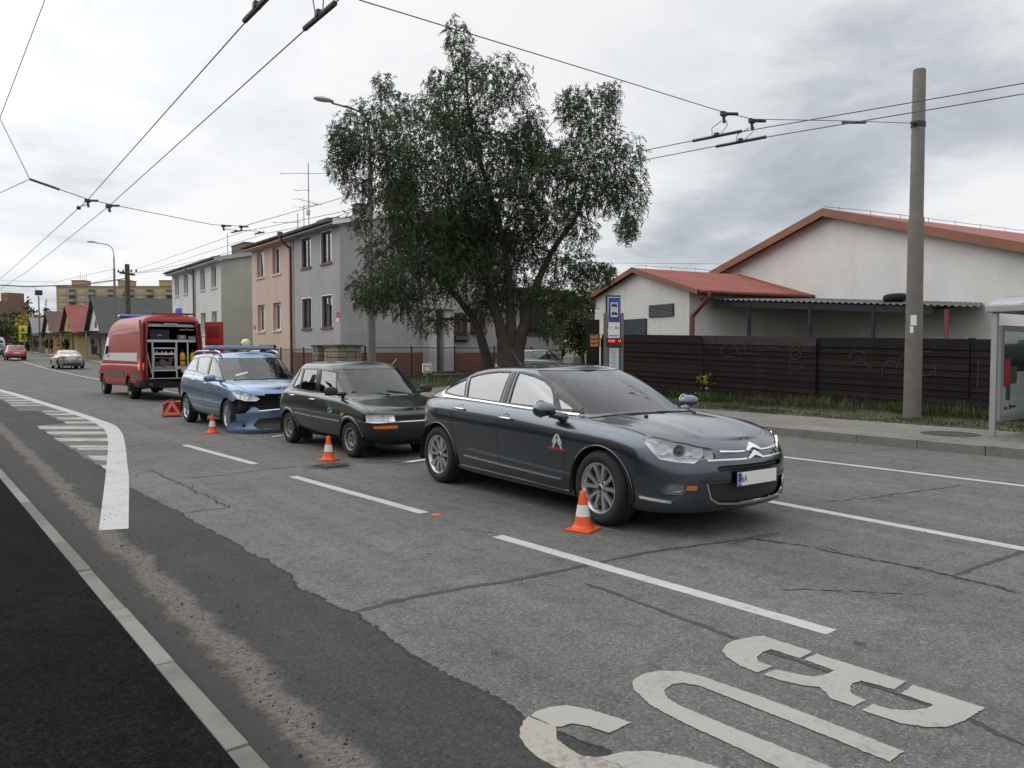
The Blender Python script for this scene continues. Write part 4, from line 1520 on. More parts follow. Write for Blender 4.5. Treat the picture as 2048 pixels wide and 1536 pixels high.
  mo = mb.obj('door_mirror', P_grey, t, smooth=True)
  MB().lathe([(.001, 0), (.085, 0), (.085, .004)], 20, 'X', cen + Vector((-.05, 0, 0))).obj('mirror_glass', M_chrome, mo)
  mb = MB()
  sf.patch(mb, [(-.53, s * .8, .975), (-.45, s * .8, .955), (-.52, s * .8, 1.02)], (0, s, 0), rise=.006)
  mb.obj('mirror_triangle', M_black, t)
 mb = MB()
 for y0, y1 in ((-.62, .02), (-.02, .60)):
  a, _ = sf.hit((-.10, y1, .9), (.35, 0, 1))
  b, _ = sf.hit((-.13 - .20 * abs(y0), y0, .97), (.35, 0, 1))
  mb.tube([a + Vector((0, 0, .008)), a.lerp(b, .5) + Vector((0, 0, .014)), b + Vector((0, 0, .006))], .007, 6)
 for y in (-.33, .33):
  p, _ = sf.hit((.02, y, .9), (0, 0, 1))
  mb.bbox(tuple(p + Vector((0, 0, .008))), (.035, .025, .016), .005)
 mb.obj('wiper', M_black, t, smooth=True, sep=True)
 # livery on the near front door: double chevron with a red line of lettering below
 for s in (-1, 1):
  mb = MB()
  for zc in (.735, .688):
   for q in (-1, 1):
    P0 = [(-.567 + q * .072, s * .9, zc - .048), (-.567 + q * .052, s * .9, zc - .05), (-.567 + q * .006, s * .9, zc + .012), (-.567, s * .9, zc + .04), (-.567 + q * .02, s * .9, zc + .034), (-.567 + q * .05, s * .9, zc - .0)]
    sf.patch(mb, P0, (0, s, 0), rise=.0025)
  mb.obj('door_emblem', mat('silver_foil', (.72, .73, .74), rough=.3, metal=.5), t)
  mb = MB()
  for k in range(7):
   x0 = -.69 + k * .032
   sf.patch(mb, [(x0, s * .9, .622), (x0 + .022, s * .9, .622), (x0 + .028, s * .9, .645), (x0 + .006, s * .9, .645)], (0, s, 0), rise=.0015)
  sf.strip(mb, [(-.71, s * .9, .632), (-.455, s * .9, .626)], (0, s, 0), .008, rise=.0016)
  mb.obj('door_lettering', mat('red_foil', (.42, .02, .025), rough=.5), t)
 # plates, wheels, cabin, underside
 number_plate(t, (1.006, 0.0, .485), (0, 0, 0), first='6A')
 number_plate(t, (-3.775, 0, .83), (0, 0, math.pi))
 for cx, dy in ((FX, .795), (RX, .785)):
  for s in (-1, 1):
   make_wheel(.338, .225, .232, 'twin', M_alloy, t, (cx, s * dy, RW), s, steer=R(-2) if cx == FX else 0)
 mb = MB()
 for sx, sy in ((-1.25, -.37), (-1.25, .37), (-2.15, -.37), (-2.15, .37)):
  seat(mb, sx + (.12 if sx < -2 else 0), sy, z=.33 if sx > -2 else .24)
 mb.obj('seats', M_seat, t, smooth=True)
 mb = MB()
 mb.bbox((-.62, 0, .80), (.42, 1.36, .22), .06)
 mb.box((-1.6, 0, .30), (2.6, 1.5, .04))
 mb.bbox((-2.95, 0, .93), (.5, 1.25, .05), .02)
 mb.obj('dashboard', M_trim, t)
 mb = MB()
 ring = [(-.86 + .06 * math.sin(k / 24 * 6.283), .37 + .185 * math.cos(k / 24 * 6.283), .92 + .175 * math.sin(k / 24 * 6.283)) for k in range(25)]
 mb.tube(ring, .015, 8, caps=False)
 mb.tube([(-.86, .2, .92), (-.86, .54, .92)], .02, 6)
 mb.obj('steering_wheel', M_black, t, smooth=True)
 mb = MB()
 mb.box((-1.4, 0, .25), (4.1, 1.30, .12))
 for cx in (FX, RX):
  for s in (-1, 1):
   prof = [(.39, .915), (.40, .60), (.39, .52), (.001, .52)]
   n = 30
   vs = [(cx + r * math.cos(k / n * 6.283), s * y, .325 + r * math.sin(k / n * 6.283)) for r, y in prof for k in range(n)]
   mb.add(vs, [(i * n + k, i * n + (k + 1) % n, (i + 1) * n + (k + 1) % n, (i + 1) * n + k) for i in range(3) for k in range(n) if .325 + prof[i][0] * math.sin((k + .5) / n * 6.283) > .22 or i == 2])
 mb.obj('underbody', M_under, t)
 mb = MB()
 for s in (-1, 1):
  for cx in (FX, RX):
   pts = [(cx + .392 * math.cos(a), s * .9, .325 + .392 * math.sin(a)) for a in np.linspace(R(-12), R(192), 28)]
   sf.strip(mb, pts, (0, s, 0), .012, rise=.006, step=.1)
 mb.obj('wheel_arch', P_grey, t, smooth=True, sep=True)
 # roof glass panel
 mb = MB()
 p, n = sf.hit((-2.35, 0, 1.4), (0, 0, 1))
 mb.tube([p, p + Vector((-.06, 0, .05)), p + Vector((-.22, 0, .20))], [.012, .006, .003], 6)
 mb.obj('aerial', M_black, t)
 return t


saloon = build_saloon((5.66, 5.02, 0), R(-91.1))
# ================================================================ OTHER CARS (same skin builder)
def finish_car(t, sp, low, top):
 """glass, frames, gaps, handles, mirrors, wheels, cabin for a car described by the dict sp"""
 P = sp['paint']
 sf = Surf(low, top)
 FX, RX = 0.0, -sp['wb']
 r, ar = sp['tyre_r'], sp['arch_r']
 hw = sp['hw']
 for cx in (FX, RX):
  for s in (-1, 1):
   cut(low, [(x, s * hw, z) for x, z in arc_poly(cx, r - .005, ar, 32)], (0, s, 0), 9, ndot=-.3, near=.4)
 for pts, d, tg in sp.get('cuts', []):
  cut2(low, pts, d, tg)
 for pts, d, tg in sp.get('cuts1', []):
  cut(low, pts, d, tg)
 for poly in sp['win']:
  cut2(top, [(x, -sp['wy'], z) for x, z in poly], (0, -1, 0), 7, near=.6)
 lay = low.faces.layers.int['tag']
 x0, x1, yb = sp['cabin']
 for f in low.faces:
  c = f.calc_center_median()
  if f.normal.z > .6 and c.z > sp['deck'] and x0 < c.x < x1 and abs(c.y) < yb:
   f[lay] = 9
 spec = {0: ('body', P), 3: ('headlight', M_lens), 4: ('fog_lamp', M_lens), 5: ('grille', M_black, -.025), 6: ('tail_light', M_red), 8: ('bumper', sp.get('bumper', M_black)), 11: ('tail_panel', M_black), 12: ('indicator', M_amber)}
 spec.update(sp.get('spec', {}))
 split_skin(low, spec, t)
 split_skin(top, {0: ('cabin_frame', P), 1: ('windscreen', sp.get('glass', M_glass), -.004), 2: ('rear_window', sp.get('glass', M_glass), -.004), 7: ('side_window', sp.get('sglass', M_glass_side), -.005)}, t)
 low.free()
 top.free()
 mb, mc = MB(), MB()
 for s in (-1, 1):
  for poly in sp['win']:
   sf.strip(mb, [(x, s * sp['wy'], z) for x, z in poly], (0, s, 0), sp.get('frame_w', .022), rise=.003, sink=.012, closed=True, step=.06)
  for a, b, w in sp.get('pillars', []):
   sf.strip(mb, [(a[0], s * sp['wy'], a[1]), (b[0], s * sp['wy'], b[1])], (0, s, 0), w, rise=.0045)
  for line, w in sp.get('chrome', []):
   sf.strip(mc, [(x, s * hw, z) for x, z in line], (0, s, 0), w, rise=.007)
 mb.obj('window_frame', M_gloss, t, sep=True)
 if mc.v:
  mc.obj('chrome_trim', M_chrome, t, sep=True)
 mb = MB()
 for s in (-1, 1):
  for line in sp.get('gaps', []):
   sf.strip(mb, [(x, s * hw, z) for x, z in line], (0, s, 0), .009, rise=.0008)
  for line in sp.get('topgaps', []):
   sf.strip(mb, [(x, s * y, 1.0) for x, y in line], (0, 0, 1), .009, rise=.0008)
 if mb.v:
  mb.obj('panel_gap', M_seam, t, sep=True)
 for s in (-1, 1):
  mb = MB()
  for hx, hz in sp.get('handles', []):
   p, n = sf.hit((hx, s * hw, hz), (0, s, 0))
   mb.tube([p + Vector((-.09, s * .004, 0)), p + Vector((-.075, s * .03, .001)), p + Vector((.075, s * .03, -.002)), p + Vector((.09, s * .004, -.003))], .011, 8)
  if mb.v:
   mb.obj('door_handle', sp.get('handle_m', P), t, smooth=True, sep=True)
  if 'mirror' in sp:
   (mx, my, mz), (ax, ay, az), mm = sp['mirror']
   cen = Vector((mx, s * my, mz))
   n, m_ = 16, 8
   e = sp.get('mirror_e', .75)
   vs = []
   for j in range(m_ + 1):
    ph = math.pi * j / m_
    for k in range(n):
     th = 2 * math.pi * k / n
     rr = max(math.sin(ph), 0) ** e
     cx_, sz_ = math.cos(th), math.sin(th)
     cx_ = math.copysign(abs(cx_) ** e, cx_)
     sz_ = math.copysign(abs(sz_) ** e, sz_)
     yy = math.cos(ph)
     vs.append(cen + Vector((rr * cx_ * (ax if cx_ > 0 else ax * .5), s * math.copysign(abs(yy) ** .8, yy) * ay, rr * sz_ * az)))
   mb = MB().add(vs, [(j * n + k, j * n + (k + 1) % n, (j + 1) * n + (k + 1) % n, (j + 1) * n + k) for j in range(m_) for k in range(n)])
   p, _ = sf.hit((mx + .06, s * hw, mz - az * .7), (0, s, 0))
   mb.tube([p - Vector((0, s * .03, 0)), p.lerp(cen, .5) + Vector((0, 0, -.02)), cen + Vector((0, s * -ay * .5, -az * .5))], [.035, .028, .026], 8)
   mb.obj('door_mirror', mm, t, smooth=True)
 if sp.get('wipers'):
  mb = MB()
  for y0, y1 in sp['wipers']:
   a, _ = sf.hit((sp['cowl'] + .02, y1, .9), (.35, 0, 1))
   b, _ = sf.hit((sp['cowl'] - .05 - .18 * abs(y0), y0, 1.0), (.35, 0, 1))
   mb.tube([a + Vector((0, 0, .01)), a.lerp(b, .5) + Vector((0, 0, .018)), b + Vector((0, 0, .008))], .008, 6)
  mb.obj('wiper', M_black, t, smooth=True, sep=True)
 for cx in (FX, RX):
  for s in (-1, 1):
   make_wheel(r, sp['tyre_w'], sp['rim_r'], sp['rim'], sp['rim_m'], t, (cx, s * (hw - sp['tyre_w'] / 2 - .03), r), s, steer=sp.get('steer', 0) if cx == FX else 0)
 mb = MB()
 for sx in sp['seats']:
  for sy in (-.34, .34):
   seat(mb, sx, sy, s=.92, z=sp.get('seat_z', .33))
 mb.obj('seats', M_seat, t, smooth=True)
 dx, dz, dw = sp['dash']
 MB().bbox((dx, 0, dz), (.4, dw, .2), .06).box((-sp['wb'] * .55, 0, .30), (sp['wb'] * .9, hw * 1.6, .04)).obj('dashboard', M_trim, t)
 mb = MB()
 ring = [(dx - .24 + .05 * math.sin(k / 20 * 6.283), .35 + .18 * math.cos(k / 20 * 6.283), dz + .12 + .17 * math.sin(k / 20 * 6.283)) for k in range(21)]
 mb.tube(ring, .015, 7, caps=False)
 mb.obj('steering_wheel', M_black, t, smooth=True)
 mb = MB()
 mb.box((-sp['wb'] / 2, 0, .25), (sp['wb'] + 1.0, hw * 1.4, .12))
 for cx in (FX, RX):
  for s in (-1, 1):
   prof = [(ar + .004, hw - .01), (ar + .01, hw * .62), (ar, hw * .55), (.001, hw * .55)]
   n = 26
   vs = [(cx + q * math.cos(k / n * 6.283), s * y, r + q * math.sin(k / n * 6.283)) for q, y in prof for k in range(n)]
   mb.add(vs, [(i * n + k, i * n + (k + 1) % n, (i + 1) * n + (k + 1) % n, (i + 1) * n + k) for i in range(3) for k in range(n) if r + prof[i][0] * math.sin((k + .5) / n * 6.283) > .22 or i == 2])
 mb.obj('underbody', M_under, t)
 if sp.get('lip'):
  mb = MB()
  for s in (-1, 1):
   for cx in (FX, RX):
    sf.strip(mb, [(cx + (ar + sp['lip'] * .5) * math.cos(a), s * hw, r - .005 + (ar + sp['lip'] * .5) * math.sin(a)) for a in np.linspace(R(-8), R(188), 24)], (0, s, 0), sp['lip'], rise=.014, step=.1)
  mb.obj('wheel_arch', P, t, smooth=True, sep=True)
 return sf


def lamp_bowl(t, outline, d, bulbs, depth=.07, mirror=True):
 for s in ((-1, 1) if mirror else (-1,)):
  q = Vector((d[0], d[1] * -s, d[2])).normalized()
  H2 = [Vector((p[0], p[1] * (1 if s < 0 else -1), p[2])) for p in outline]
  cen = sum(H2, Vector()) / len(H2)
  inn = [p.lerp(cen, .02) - q * .015 for p in H2]
  back = [p.lerp(cen, .3) - q * depth for p in H2]
  n = len(inn)
  mb = MB().add(inn + back, [(i, (i + 1) % n, n + (i + 1) % n, n + i) for i in range(n)] + [tuple(range(n, 2 * n))])
  a = q.cross(Vector((0, 0, 1))).normalized()
  b = a.cross(q)
  for (x, y, z, rr) in bulbs:
   c = Vector((x, y * (1 if s < 0 else -1), z)) - q * .03
   prof = [(rr, .02), (rr * .9, .0), (rr * .6, -.02), (.001, -.03)]
   m = 18
   vs = [c + (a * math.cos(k / m * 6.2832) + b * math.sin(k / m * 6.2832)) * e + q * h for e, h in prof for k in range(m)]
   mb.add(vs, [(i * m + k, i * m + (k + 1) % m, (i + 1) * m + (k + 1) % m, (i + 1) * m + k) for i in range(3) for k in range(m)])
  mb.obj('headlight_reflector', M_reflector, t, smooth=True)


M_glass_dim = glass('side_glass_plain', (.40, .45, .44), 2.3)
# ---------------------------------------------------------------- dark green hatchback
P_green = paint('bottle_green_paint', (0.006, 0.0165, 0.0128), rough=0.33, metal=0.4, dust=0.06)


def hatch_shell():
 lv = [
  dict(z=[(-3, .27), (.7, .27)], uf=.62, ur=-2.92, w=.66, cf=.42, cr=.40),
  dict(z=[(-3, .33), (.7, .33)], uf=.665, ur=-2.965, w=.715, cf=.40, cr=.40, ef=3, er=3),
  dict(z=[(-3, .47), (.7, .44)], uf=.70, ur=-2.985, w=.745, cf=.42, cr=.40, ef=3, er=3),
  dict(z=[(-3, .60), (.7, .545)], uf=.695, ur=-2.955, w=.765, cf=.42, cr=.40, ef=3, er=3),
  dict(z=[(-3, .74), (-1.2, .70), (.7, .61)], uf=.67, ur=-2.90, w=.766, cf=.42, cr=.40, ef=3, er=3),
  dict(z=[(-3, .89), (-1.2, .845), (-.3, .80), (.7, .655)], uf=.645, ur=-2.80, w=.748, cf=.42, cr=.40, ef=3, er=3),
  dict(z=[(-3, .92), (-1.2, .885), (-.3, .842), (.7, .672)], uf=.615, ur=-2.74, w=.715, cf=.42, cr=.40, ef=3, er=3),
 ]

 def cap(x, e, w, z):
  return z + (.055 if x > -.3 else .03) * (1 - abs(e) ** 3)
 low = shell(lv, 22, 56, 18, [2, 2, 2, 2, 3, 3], cap=cap, ncap=18)
 gl = [
  dict(z=[(-3, .90), (-1.2, .865), (.1, .84)], uf=-.05, ur=-2.78, w=.715, cf=.42, cr=.40, ef=2.8, er=3),
  dict(z=[(-3, .95), (-1.2, .90), (.1, .89)], uf=-.13, ur=-2.74, w=.705, cf=.42, cr=.40, ef=2.8, er=3),
  dict(z=[(-3, 1.10), (-1.2, 1.08), (0, 1.07)], uf=-.39, ur=-2.55, w=.665, cf=.40, cr=.40, ef=2.8, er=3),
  dict(z=[(-3, 1.28), (-1.2, 1.28), (0, 1.265)], uf=-.70, ur=-2.30, w=.615, cf=.36, cr=.38, ef=3, er=3),
  dict(z=[(-3, 1.335), (-1.2, 1.345), (0, 1.325)], uf=-.80, ur=-2.21, w=.575, cf=.34, cr=.36, ef=3, er=3),
 ]

 def tagg(i, r, n, rows):
  if i < 17 and 3 <= r <= 12:
   return 1
  if i > n - 1 - 14 and 3 <= r <= 12:
   return 2
  return 0
 top = shell(gl, 22, 40, 18, [3, 5, 5, 3], cap=lambda x, e, w, z: z + .045 * (1 - abs(e) ** 2.5), ncap=16, tagger=tagg)
 return low, top


def build_hatch(loc, rz):
 t = thing('hatchback_car', 'old dark green five-door hatchback parked between the blue estate and the grey saloon', 'car', loc, rz)
 low, top = hatch_shell()
 HLo = [(.64, -.695, .655), (.655, -.36, .645), (.69, -.355, .545), (.66, -.72, .55), (.56, -.76, .555), (.54, -.755, .655)]
 # corner indicator glass is the outer quarter of the lamp
 sp = dict(paint=P_green, wb=2.285, tyre_r=.268, arch_r=.305, hw=.765, wy=.66, tyre_w=.165, rim_r=.172, rim='steel', rim_m=M_steelrim, lip=.045,
     cabin=(-2.6, -.30, .60), deck=.80, glass=M_glass, steer=R(1.5), sglass=M_glass_dim,
     win=[[(-2.22, .955), (-1.91, .94), (-1.93, 1.262), (-2.03, 1.258)], [(-1.865, .94), (-1.255, .92), (-1.345, 1.268), (-1.885, 1.266)], [(-1.135, .915), (-.50, .905), (-.77, 1.235), (-1.215, 1.262)]],
     pillars=[((-1.195, .91), (-1.28, 1.27), .07)],
     chrome=[([(-.45, .872), (-1.2, .897), (-2.28, .928)], .014), ([(-.30, .515), (-1.27, .530)], .022), ([(-1.29, .530), (-2.0, .545)], .022)],
     gaps=[[(-.37, .86), (-.32, .7), (-.34, .45), (-.36, .34)], [(-1.20, .89), (-1.25, .7), (-1.26, .33)], [(-2.20, .92), (-2.12, .75), (-1.98, .55)], [(.33, .79), (.34, .66)]],
     topgaps=[[(-.25, .66), (.55, .66)]],
     handles=[(-1.24, .80), (-2.06, .83)], handle_m=M_chrome, mirror=((-.42, .83, .955), (.05, .105, .065), M_black), mirror_e=.45,
     cuts=[(HLo, (1, -.25, 0), 3), ([(.70, -.66, .497), (.70, -.33, .497), (.70, -.33, .455), (.70, -.66, .455)], (1, -.1, 0), 12)],
     cuts1=[([(.66, y, z) for y, z in ((-.35, .635), (.35, .635), (.35, .555), (-.35, .555))], (1, 0, 0), 5)],
     wipers=[(-.55, .0), (0, .52)], cowl=-.13, seats=(-1.15, -1.85), seat_z=.27, dash=(-.50, .78, 1.15))
 # the whole bumper zone is black plastic
 lay = low.faces.layers.int['tag']
 for f in low.faces:
  c = f.calc_center_median()
  if (c.x > .30 or c.x < -2.62) and c.z < .545 and f[lay] == 0:
   f[lay] = 8
 sf = finish_car(t, sp, low, top)
 lamp_bowl(t, HLo, (1, -.25, 0), [(.66, -.50, .60, .05)], depth=.06)
 mb = MB()
 for z in (.575, .60, .62):
  mb.tube([(.655, -.34, z), (.665, 0, z), (.655, .34, z)], .006, 6)
 mb.obj('grille_slat', M_black, t, sep=True)
 mb = MB()
 sf.strip(mb, [(.3, -.77, .548), (.5, -.75, .548), (.66, -.6, .548), (.7, 0, .548), (.66, .6, .548), (.5, .75, .548), (.3, .77, .548)], (1, 0, .1), .012, rise=.008)
 mb.obj('bumper_strip', M_chrome, t)
 for s in (-1, 1):
  mb = MB()
  sf.patch(mb, [(-.20 + .045 * math.cos(k / 10 * 6.283), s * .77, .625 + .022 * math.sin(k / 10 * 6.283)) for k in range(10)], (0, s, 0), rise=.012)
  mb.obj('side_indicator', M_amber, t)
  mb = MB()
  for k in range(7):
   a = k / 7 * 6.283
   c = (-.62 + .05 * math.cos(a), .66 + .035 * math.sin(a))
   sf.patch(mb, [(c[0] + .018 * math.cos(j), s * .77, c[1] + .014 * math.sin(j)) for j in (0, 1.2, 2.4, 3.6, 4.9)], (0, s, 0), rise=.0015)
  sf.patch(mb, [(-.60, s * .77, .65), (-.52, s * .77, .635), (-.53, s * .77, .645), (-.60, s * .77, .665)], (0, s, 0), rise=.0016)
  mb.obj('door_decal', mat('silver_green_decal', (.33, .42, .25), rough=.5), t)
 p, _ = sf.hit((-.85, .45, 1.35), (0, 0, 1))
 MB().tube([p, p + Vector((.10, .03, .10))], .004, 6).obj('aerial', M_chrome, t)
 number_plate(t, (-2.99, 0, .62), (0, 0, math.pi))
 return t


hatch = build_hatch((5.68, 10.52, 0), R(-88.9))

# ---------------------------------------------------------------- blue estate with a light bar, front bumper torn loose
P_blue = paint('sky_blue_paint', (0.13, 0.215, 0.335), rough=0.32, metal=0.62, dust=0.08)


def estate_shell():
 lv = [
  dict(z=[(-4, .25), (.9, .25)], uf=.70, ur=-3.45, w=.77, cf=.55, cr=.6, ef=2.6, er=2.4),
  dict(z=[(-4, .31), (.9, .31)], uf=.74, ur=-3.53, w=.835, cf=.58, cr=.6, ef=2.6, er=2.4),
  dict(z=[(-4, .48), (.9, .46)], uf=.755, ur=-3.60, w=.872, cf=.62, cr=.62, ef=2.5, er=2.4),
  dict(z=[(-4, .66), (.9, .60)], uf=.75, ur=-3.62, w=.887, cf=.66, cr=.62, ef=2.4, er=2.4),
  dict(z=[(-4, .84), (-1.5, .79), (.9, .68)], uf=.72, ur=-3.58, w=.884, cf=.68, cr=.6, ef=2.4, er=2.4),
  dict(z=[(-4, 1.03), (-1.5, .965), (-.5, .90), (.3, .83), (.9, .73)], uf=.68, ur=-3.50, w=.862, cf=.70, cr=.6, ef=2.4, er=2.4, bf=.05),
  dict(z=[(-4, 1.08), (-1.5, 1.025), (-.5, .955), (.3, .875), (.9, .755)], uf=.63, ur=-3.45, w=.82, cf=.70, cr=.6, ef=2.3, er=2.4, bf=.07),
 ]

 def cap(x, e, w, z):
  h = z + (.07 if x > -.5 else .03) * (1 - abs(e) ** 2.5)
  return h
 low = shell(lv, 24, 70, 20, [2, 2, 3, 3, 3, 3], cap=cap, ncap=20)
 gl = [
  dict(z=[(-4, 1.06), (-1.5, 1.00), (-.4, .94), (0, .95)], uf=-.10, ur=-3.48, w=.825, cf=.62, cr=.50, ef=2.5, er=2.8),
  dict(z=[(-4, 1.11), (-1.5, 1.045), (-.4, .98), (0, 1.0)], uf=-.20, ur=-3.46, w=.81, cf=.62, cr=.50, ef=2.5, er=2.8),
  dict(z=[(-4, 1.25), (-1.5, 1.22), (0, 1.20)], uf=-.55, ur=-3.34, w=.755, cf=.58, cr=.50, ef=2.6, er=2.8),
  dict(z=[(-4, 1.40), (-1.5, 1.425), (0, 1.39)], uf=-.88, ur=-3.15, w=.685, cf=.50, cr=.48, ef=2.6, er=2.8),
  dict(z=[(-4, 1.455), (-1.5, 1.495), (0, 1.455)], uf=-1.0, ur=-3.06, w=.635, cf=.46, cr=.46, ef=2.6, er=2.8),
 ]

 def tagg(i, r, n, rows):
  if i < 18 and 3 <= r <= 12:
   return 1
  if i > n - 1 - 15 and 3 <= r <= 12:
   return 2
  return 0
 top = shell(gl, 24, 54, 20, [3, 5, 5, 3], cap=lambda x, e, w, z: z + .045 * (1 - abs(e) ** 2.5), ncap=16, tagger=tagg)
 return low, top


HL_EST = [(.20, -.845, .80), (.36, -.80, .825), (.52, -.68, .79), (.64, -.54, .72), (.68, -.46, .66), (.66, -.52, .615), (.56, -.70, .62), (.42, -.80, .66)]


def build_estate(loc, rz):
 t = thing('estate_car', 'blue estate car with roof light bar and front bumper hanging torn off', 'car', loc, rz)
 low, top = estate_shell()
 sp = dict(paint=P_blue, wb=2.70, tyre_r=.316, arch_r=.355, hw=.885, wy=.73, tyre_w=.205, rim_r=.212, rim='five', rim_m=M_alloy, lip=0,
     cabin=(-3.25, -.45, .70), deck=.90, steer=R(-3), sglass=M_glass_dim,
     win=[[(-.58, 1.02), (-1.30, 1.068), (-1.37, 1.435), (-1.20, 1.405), (-.98, 1.30), (-.80, 1.18)],
       [(-1.40, 1.075), (-2.10, 1.118), (-2.33, 1.43), (-1.9, 1.448), (-1.47, 1.442)],
       [(-2.18, 1.123), (-2.55, 1.135), (-2.98, 1.15), (-3.02, 1.20), (-2.85, 1.36), (-2.75, 1.39), (-2.41, 1.425)]],
     pillars=[((-1.35, 1.07), (-1.42, 1.44), .08)],
     chrome=[([(-.45, .40), (-1.5, .40), (-2.25, .42)], .012)],
     gaps=[[(-.45, .95), (-.42, .8), (-.44, .5), (-.46, .32)], [(-1.34, 1.05), (-1.38, .8), (-1.40, .33)], [(-2.24, 1.1), (-2.26, .85), (-2.20, .62)], [(.12, .84), (.13, .70)]],
     topgaps=[[(-.40, .74), (.1, .74), (.45, .66)]],
     handles=[(-1.22, .91), (-2.10, .96)], handle_m=M_chrome, mirror=((-.56, 1.00, 1.03), (.10, .115, .075), P_blue),
     cuts=[(HL_EST, (.6, -.75, .15), 3)],
     wipers=[(-.60, .0), (0, .58)], cowl=-.17, seats=(-1.2, -2.05), seat_z=.36, dash=(-.58, .86, 1.3))
 # the bumper cover is off: the skin below the lamps at the nose is the bare black front end
 lay = low.faces.layers.int['tag']
 for f in low.faces:
  c = f.calc_center_median()
  if c.x > .36 and c.z < .735 - .10 * max(0, abs(c.y) - .45) / .4 and f[lay] == 0:
   f[lay] = 9
  if c.x > .16 and c.z < .60:
   f[lay] = 9
  if c.x < -3.2 and .62 < c.z < .98 and abs(c.y) > .55:
   f[lay] = 6
 sf = finish_car(t, sp, low, top)
 lamp_bowl(t, HL_EST, (.6, -.75, .15), [(.36, -.77, .735, .062), (.52, -.665, .70, .058)], depth=.07)
 # bare front end: crash beam, radiator, fan cowl
 mb = MB()
 mb.bbox((.40, 0, .52), (.10, 1.25, .46), .02)
 mb.bbox((.50, 0, .48), (.08, 1.20, .10), .02)
 mb.bbox((.44, 0, .72), (.16, 1.05, .05), .02)
 for s in (-1, 1):
  mb.bbox((.33, s * .68, .52), (.25, .16, .22), .04)
 mb.obj('front_frame', M_under, t, sep=True)
 mb = MB()
 for z in (.56, .60, .64, .68):
  mb.box((.46, 0, z), (.01, .95, .016))
 mb.obj('radiator_fin', M_black, t, sep=True)
 MB().bbox((.53, -.02, .665), (.02, .03, .05), .005).obj('bonnet_catch', M_chrome, t)
 # torn bumper cover: a curved shell dropped to the road, twisted a little
 def cover(y, z):
  yy = abs(y) / .90
  x = .30 - .62 * yy ** 2.6
  lip = .05 * math.exp(-((z - .10) / .06) ** 2) + .03 * math.exp(-((z - .42) / .08) ** 2)
  return x + lip * (1 - .4 * yy)
 nu, nv = 110, 40
 ztop = mono([(0, .44), (.40, .44), (.44, .50), (.52, .525), (.58, .47), (.66, .415), (.78, .41), (.83, .46), (.89, .49)])
 vs, fs = [], []
 for j in range(nv + 1):
  for i in range(nu + 1):
   y = -.89 + 1.78 * i / nu
   z = lerp(.04, float(ztop(abs(y))), j / nv)
   vs.append((cover(y, z), y, z))
 holes = MB()
 for j in range(nv):
  for i in range(nu):
   q = (j * (nu + 1) + i, j * (nu + 1) + i + 1, (j + 1) * (nu + 1) + i + 1, (j + 1) * (nu + 1) + i)
   y, z = abs(vs[q[0]][1]), vs[q[0]][2]
   (holes.f if (.10 < z < .30 and y < .52 - .9 * max(0, z - .20) - .8 * max(0, .15 - z)) else fs).append(q)
 pivot = (.50, 0, 0)
 bump = MB().add(vs, fs).obj('loose_bumper', P_blue, t, smooth=True)
 holes.v = [(x - .03, y, z) for x, y, z in vs]
 used = sorted({i for f in holes.f for i in f})
 re = {o: n for n, o in enumerate(used)}
 MB().add([holes.v[i] for i in used], [tuple(re[i] for i in f) for f in holes.f]).obj('bumper_grille', M_black, bump)
 mb = MB()
 mb.tube([(cover(y, .45) + .014, y, .45 - .02 * abs(y)) for y in np.linspace(-.44, .44, 20)], .016, 6)
 mb.obj('grille_bar', M_chrome, bump, smooth=True)
 mb = MB()
 for s in (-1, 1):
  mb.tube([(cover(s * y, .27) + .012, s * y, .272 - .03 * (y - .6)) for y in np.linspace(.60, .86, 8)], .008, 6)
  mb.lathe([(.001, .02), (.04, .016), (.045, 0)], 14, 'X', (cover(s * .66, .2) + .005, s * .66, .20))
 mb.obj('bumper_detail', M_black, bump, smooth=True, sep=True)
 bump.location = (.50, -.03, -.01)
 bump.rotation_euler = (R(2.0), R(-3), R(-2))
 # roof rails and light bar
 for s in (-1, 1):
  mb = MB()
  mb.tube([(-1.1, s * .60, 1.475), (-1.16, s * .605, 1.535), (-1.4, s * .61, 1.565), (-2.6, s * .61, 1.555), (-2.85, s * .605, 1.52), (-2.92, s * .60, 1.46)], .02, 8)
  mb.obj('roof_rail', M_alloy, t, smooth=True)
 mb = MB()
 mb.bbox((-1.75, 0, 1.63), (.24, 1.46, .062), .02)
 mb.obj('light_bar', mat('light_bar_blue', (.10, .20, .36), rough=.15, coat=1.0), t, smooth=False)
 MB().bbox((-1.75, 0, 1.668), (.20, 1.42, .012), .005).obj('light_bar_top', M_alloy, t)
 mb = MB()
 for y in (-.52, .52):
  mb.bbox((-1.75, y, 1.58), (.14, .10, .07), .015)
 mb.obj('light_bar_foot', M_black, t, sep=True)
 mb = MB()
 mb.bbox((-1.72, .38, 1.60), (.10, .16, .04), .01)
 mb.obj('loudspeaker', mat('yellow_plastic', (.55, .42, .05), rough=.4), t)
 mb = MB()
 sf.patch(mb, [(-.42, -.52, 1.05), (-.46, -.28, 1.07), (-.51, -.28, 1.10), (-.48, -.53, 1.08)], (.6, 0, .8), rise=.004)
 mb.obj('windscreen_card', mat('pale_green_card', (.35, .50, .40), rough=.6), t)
 number_plate(t, (-3.63, 0, .75), (0, 0, math.pi))
 return t


estate = build_estate((5.476, 15.26, 0), R(-88.8))
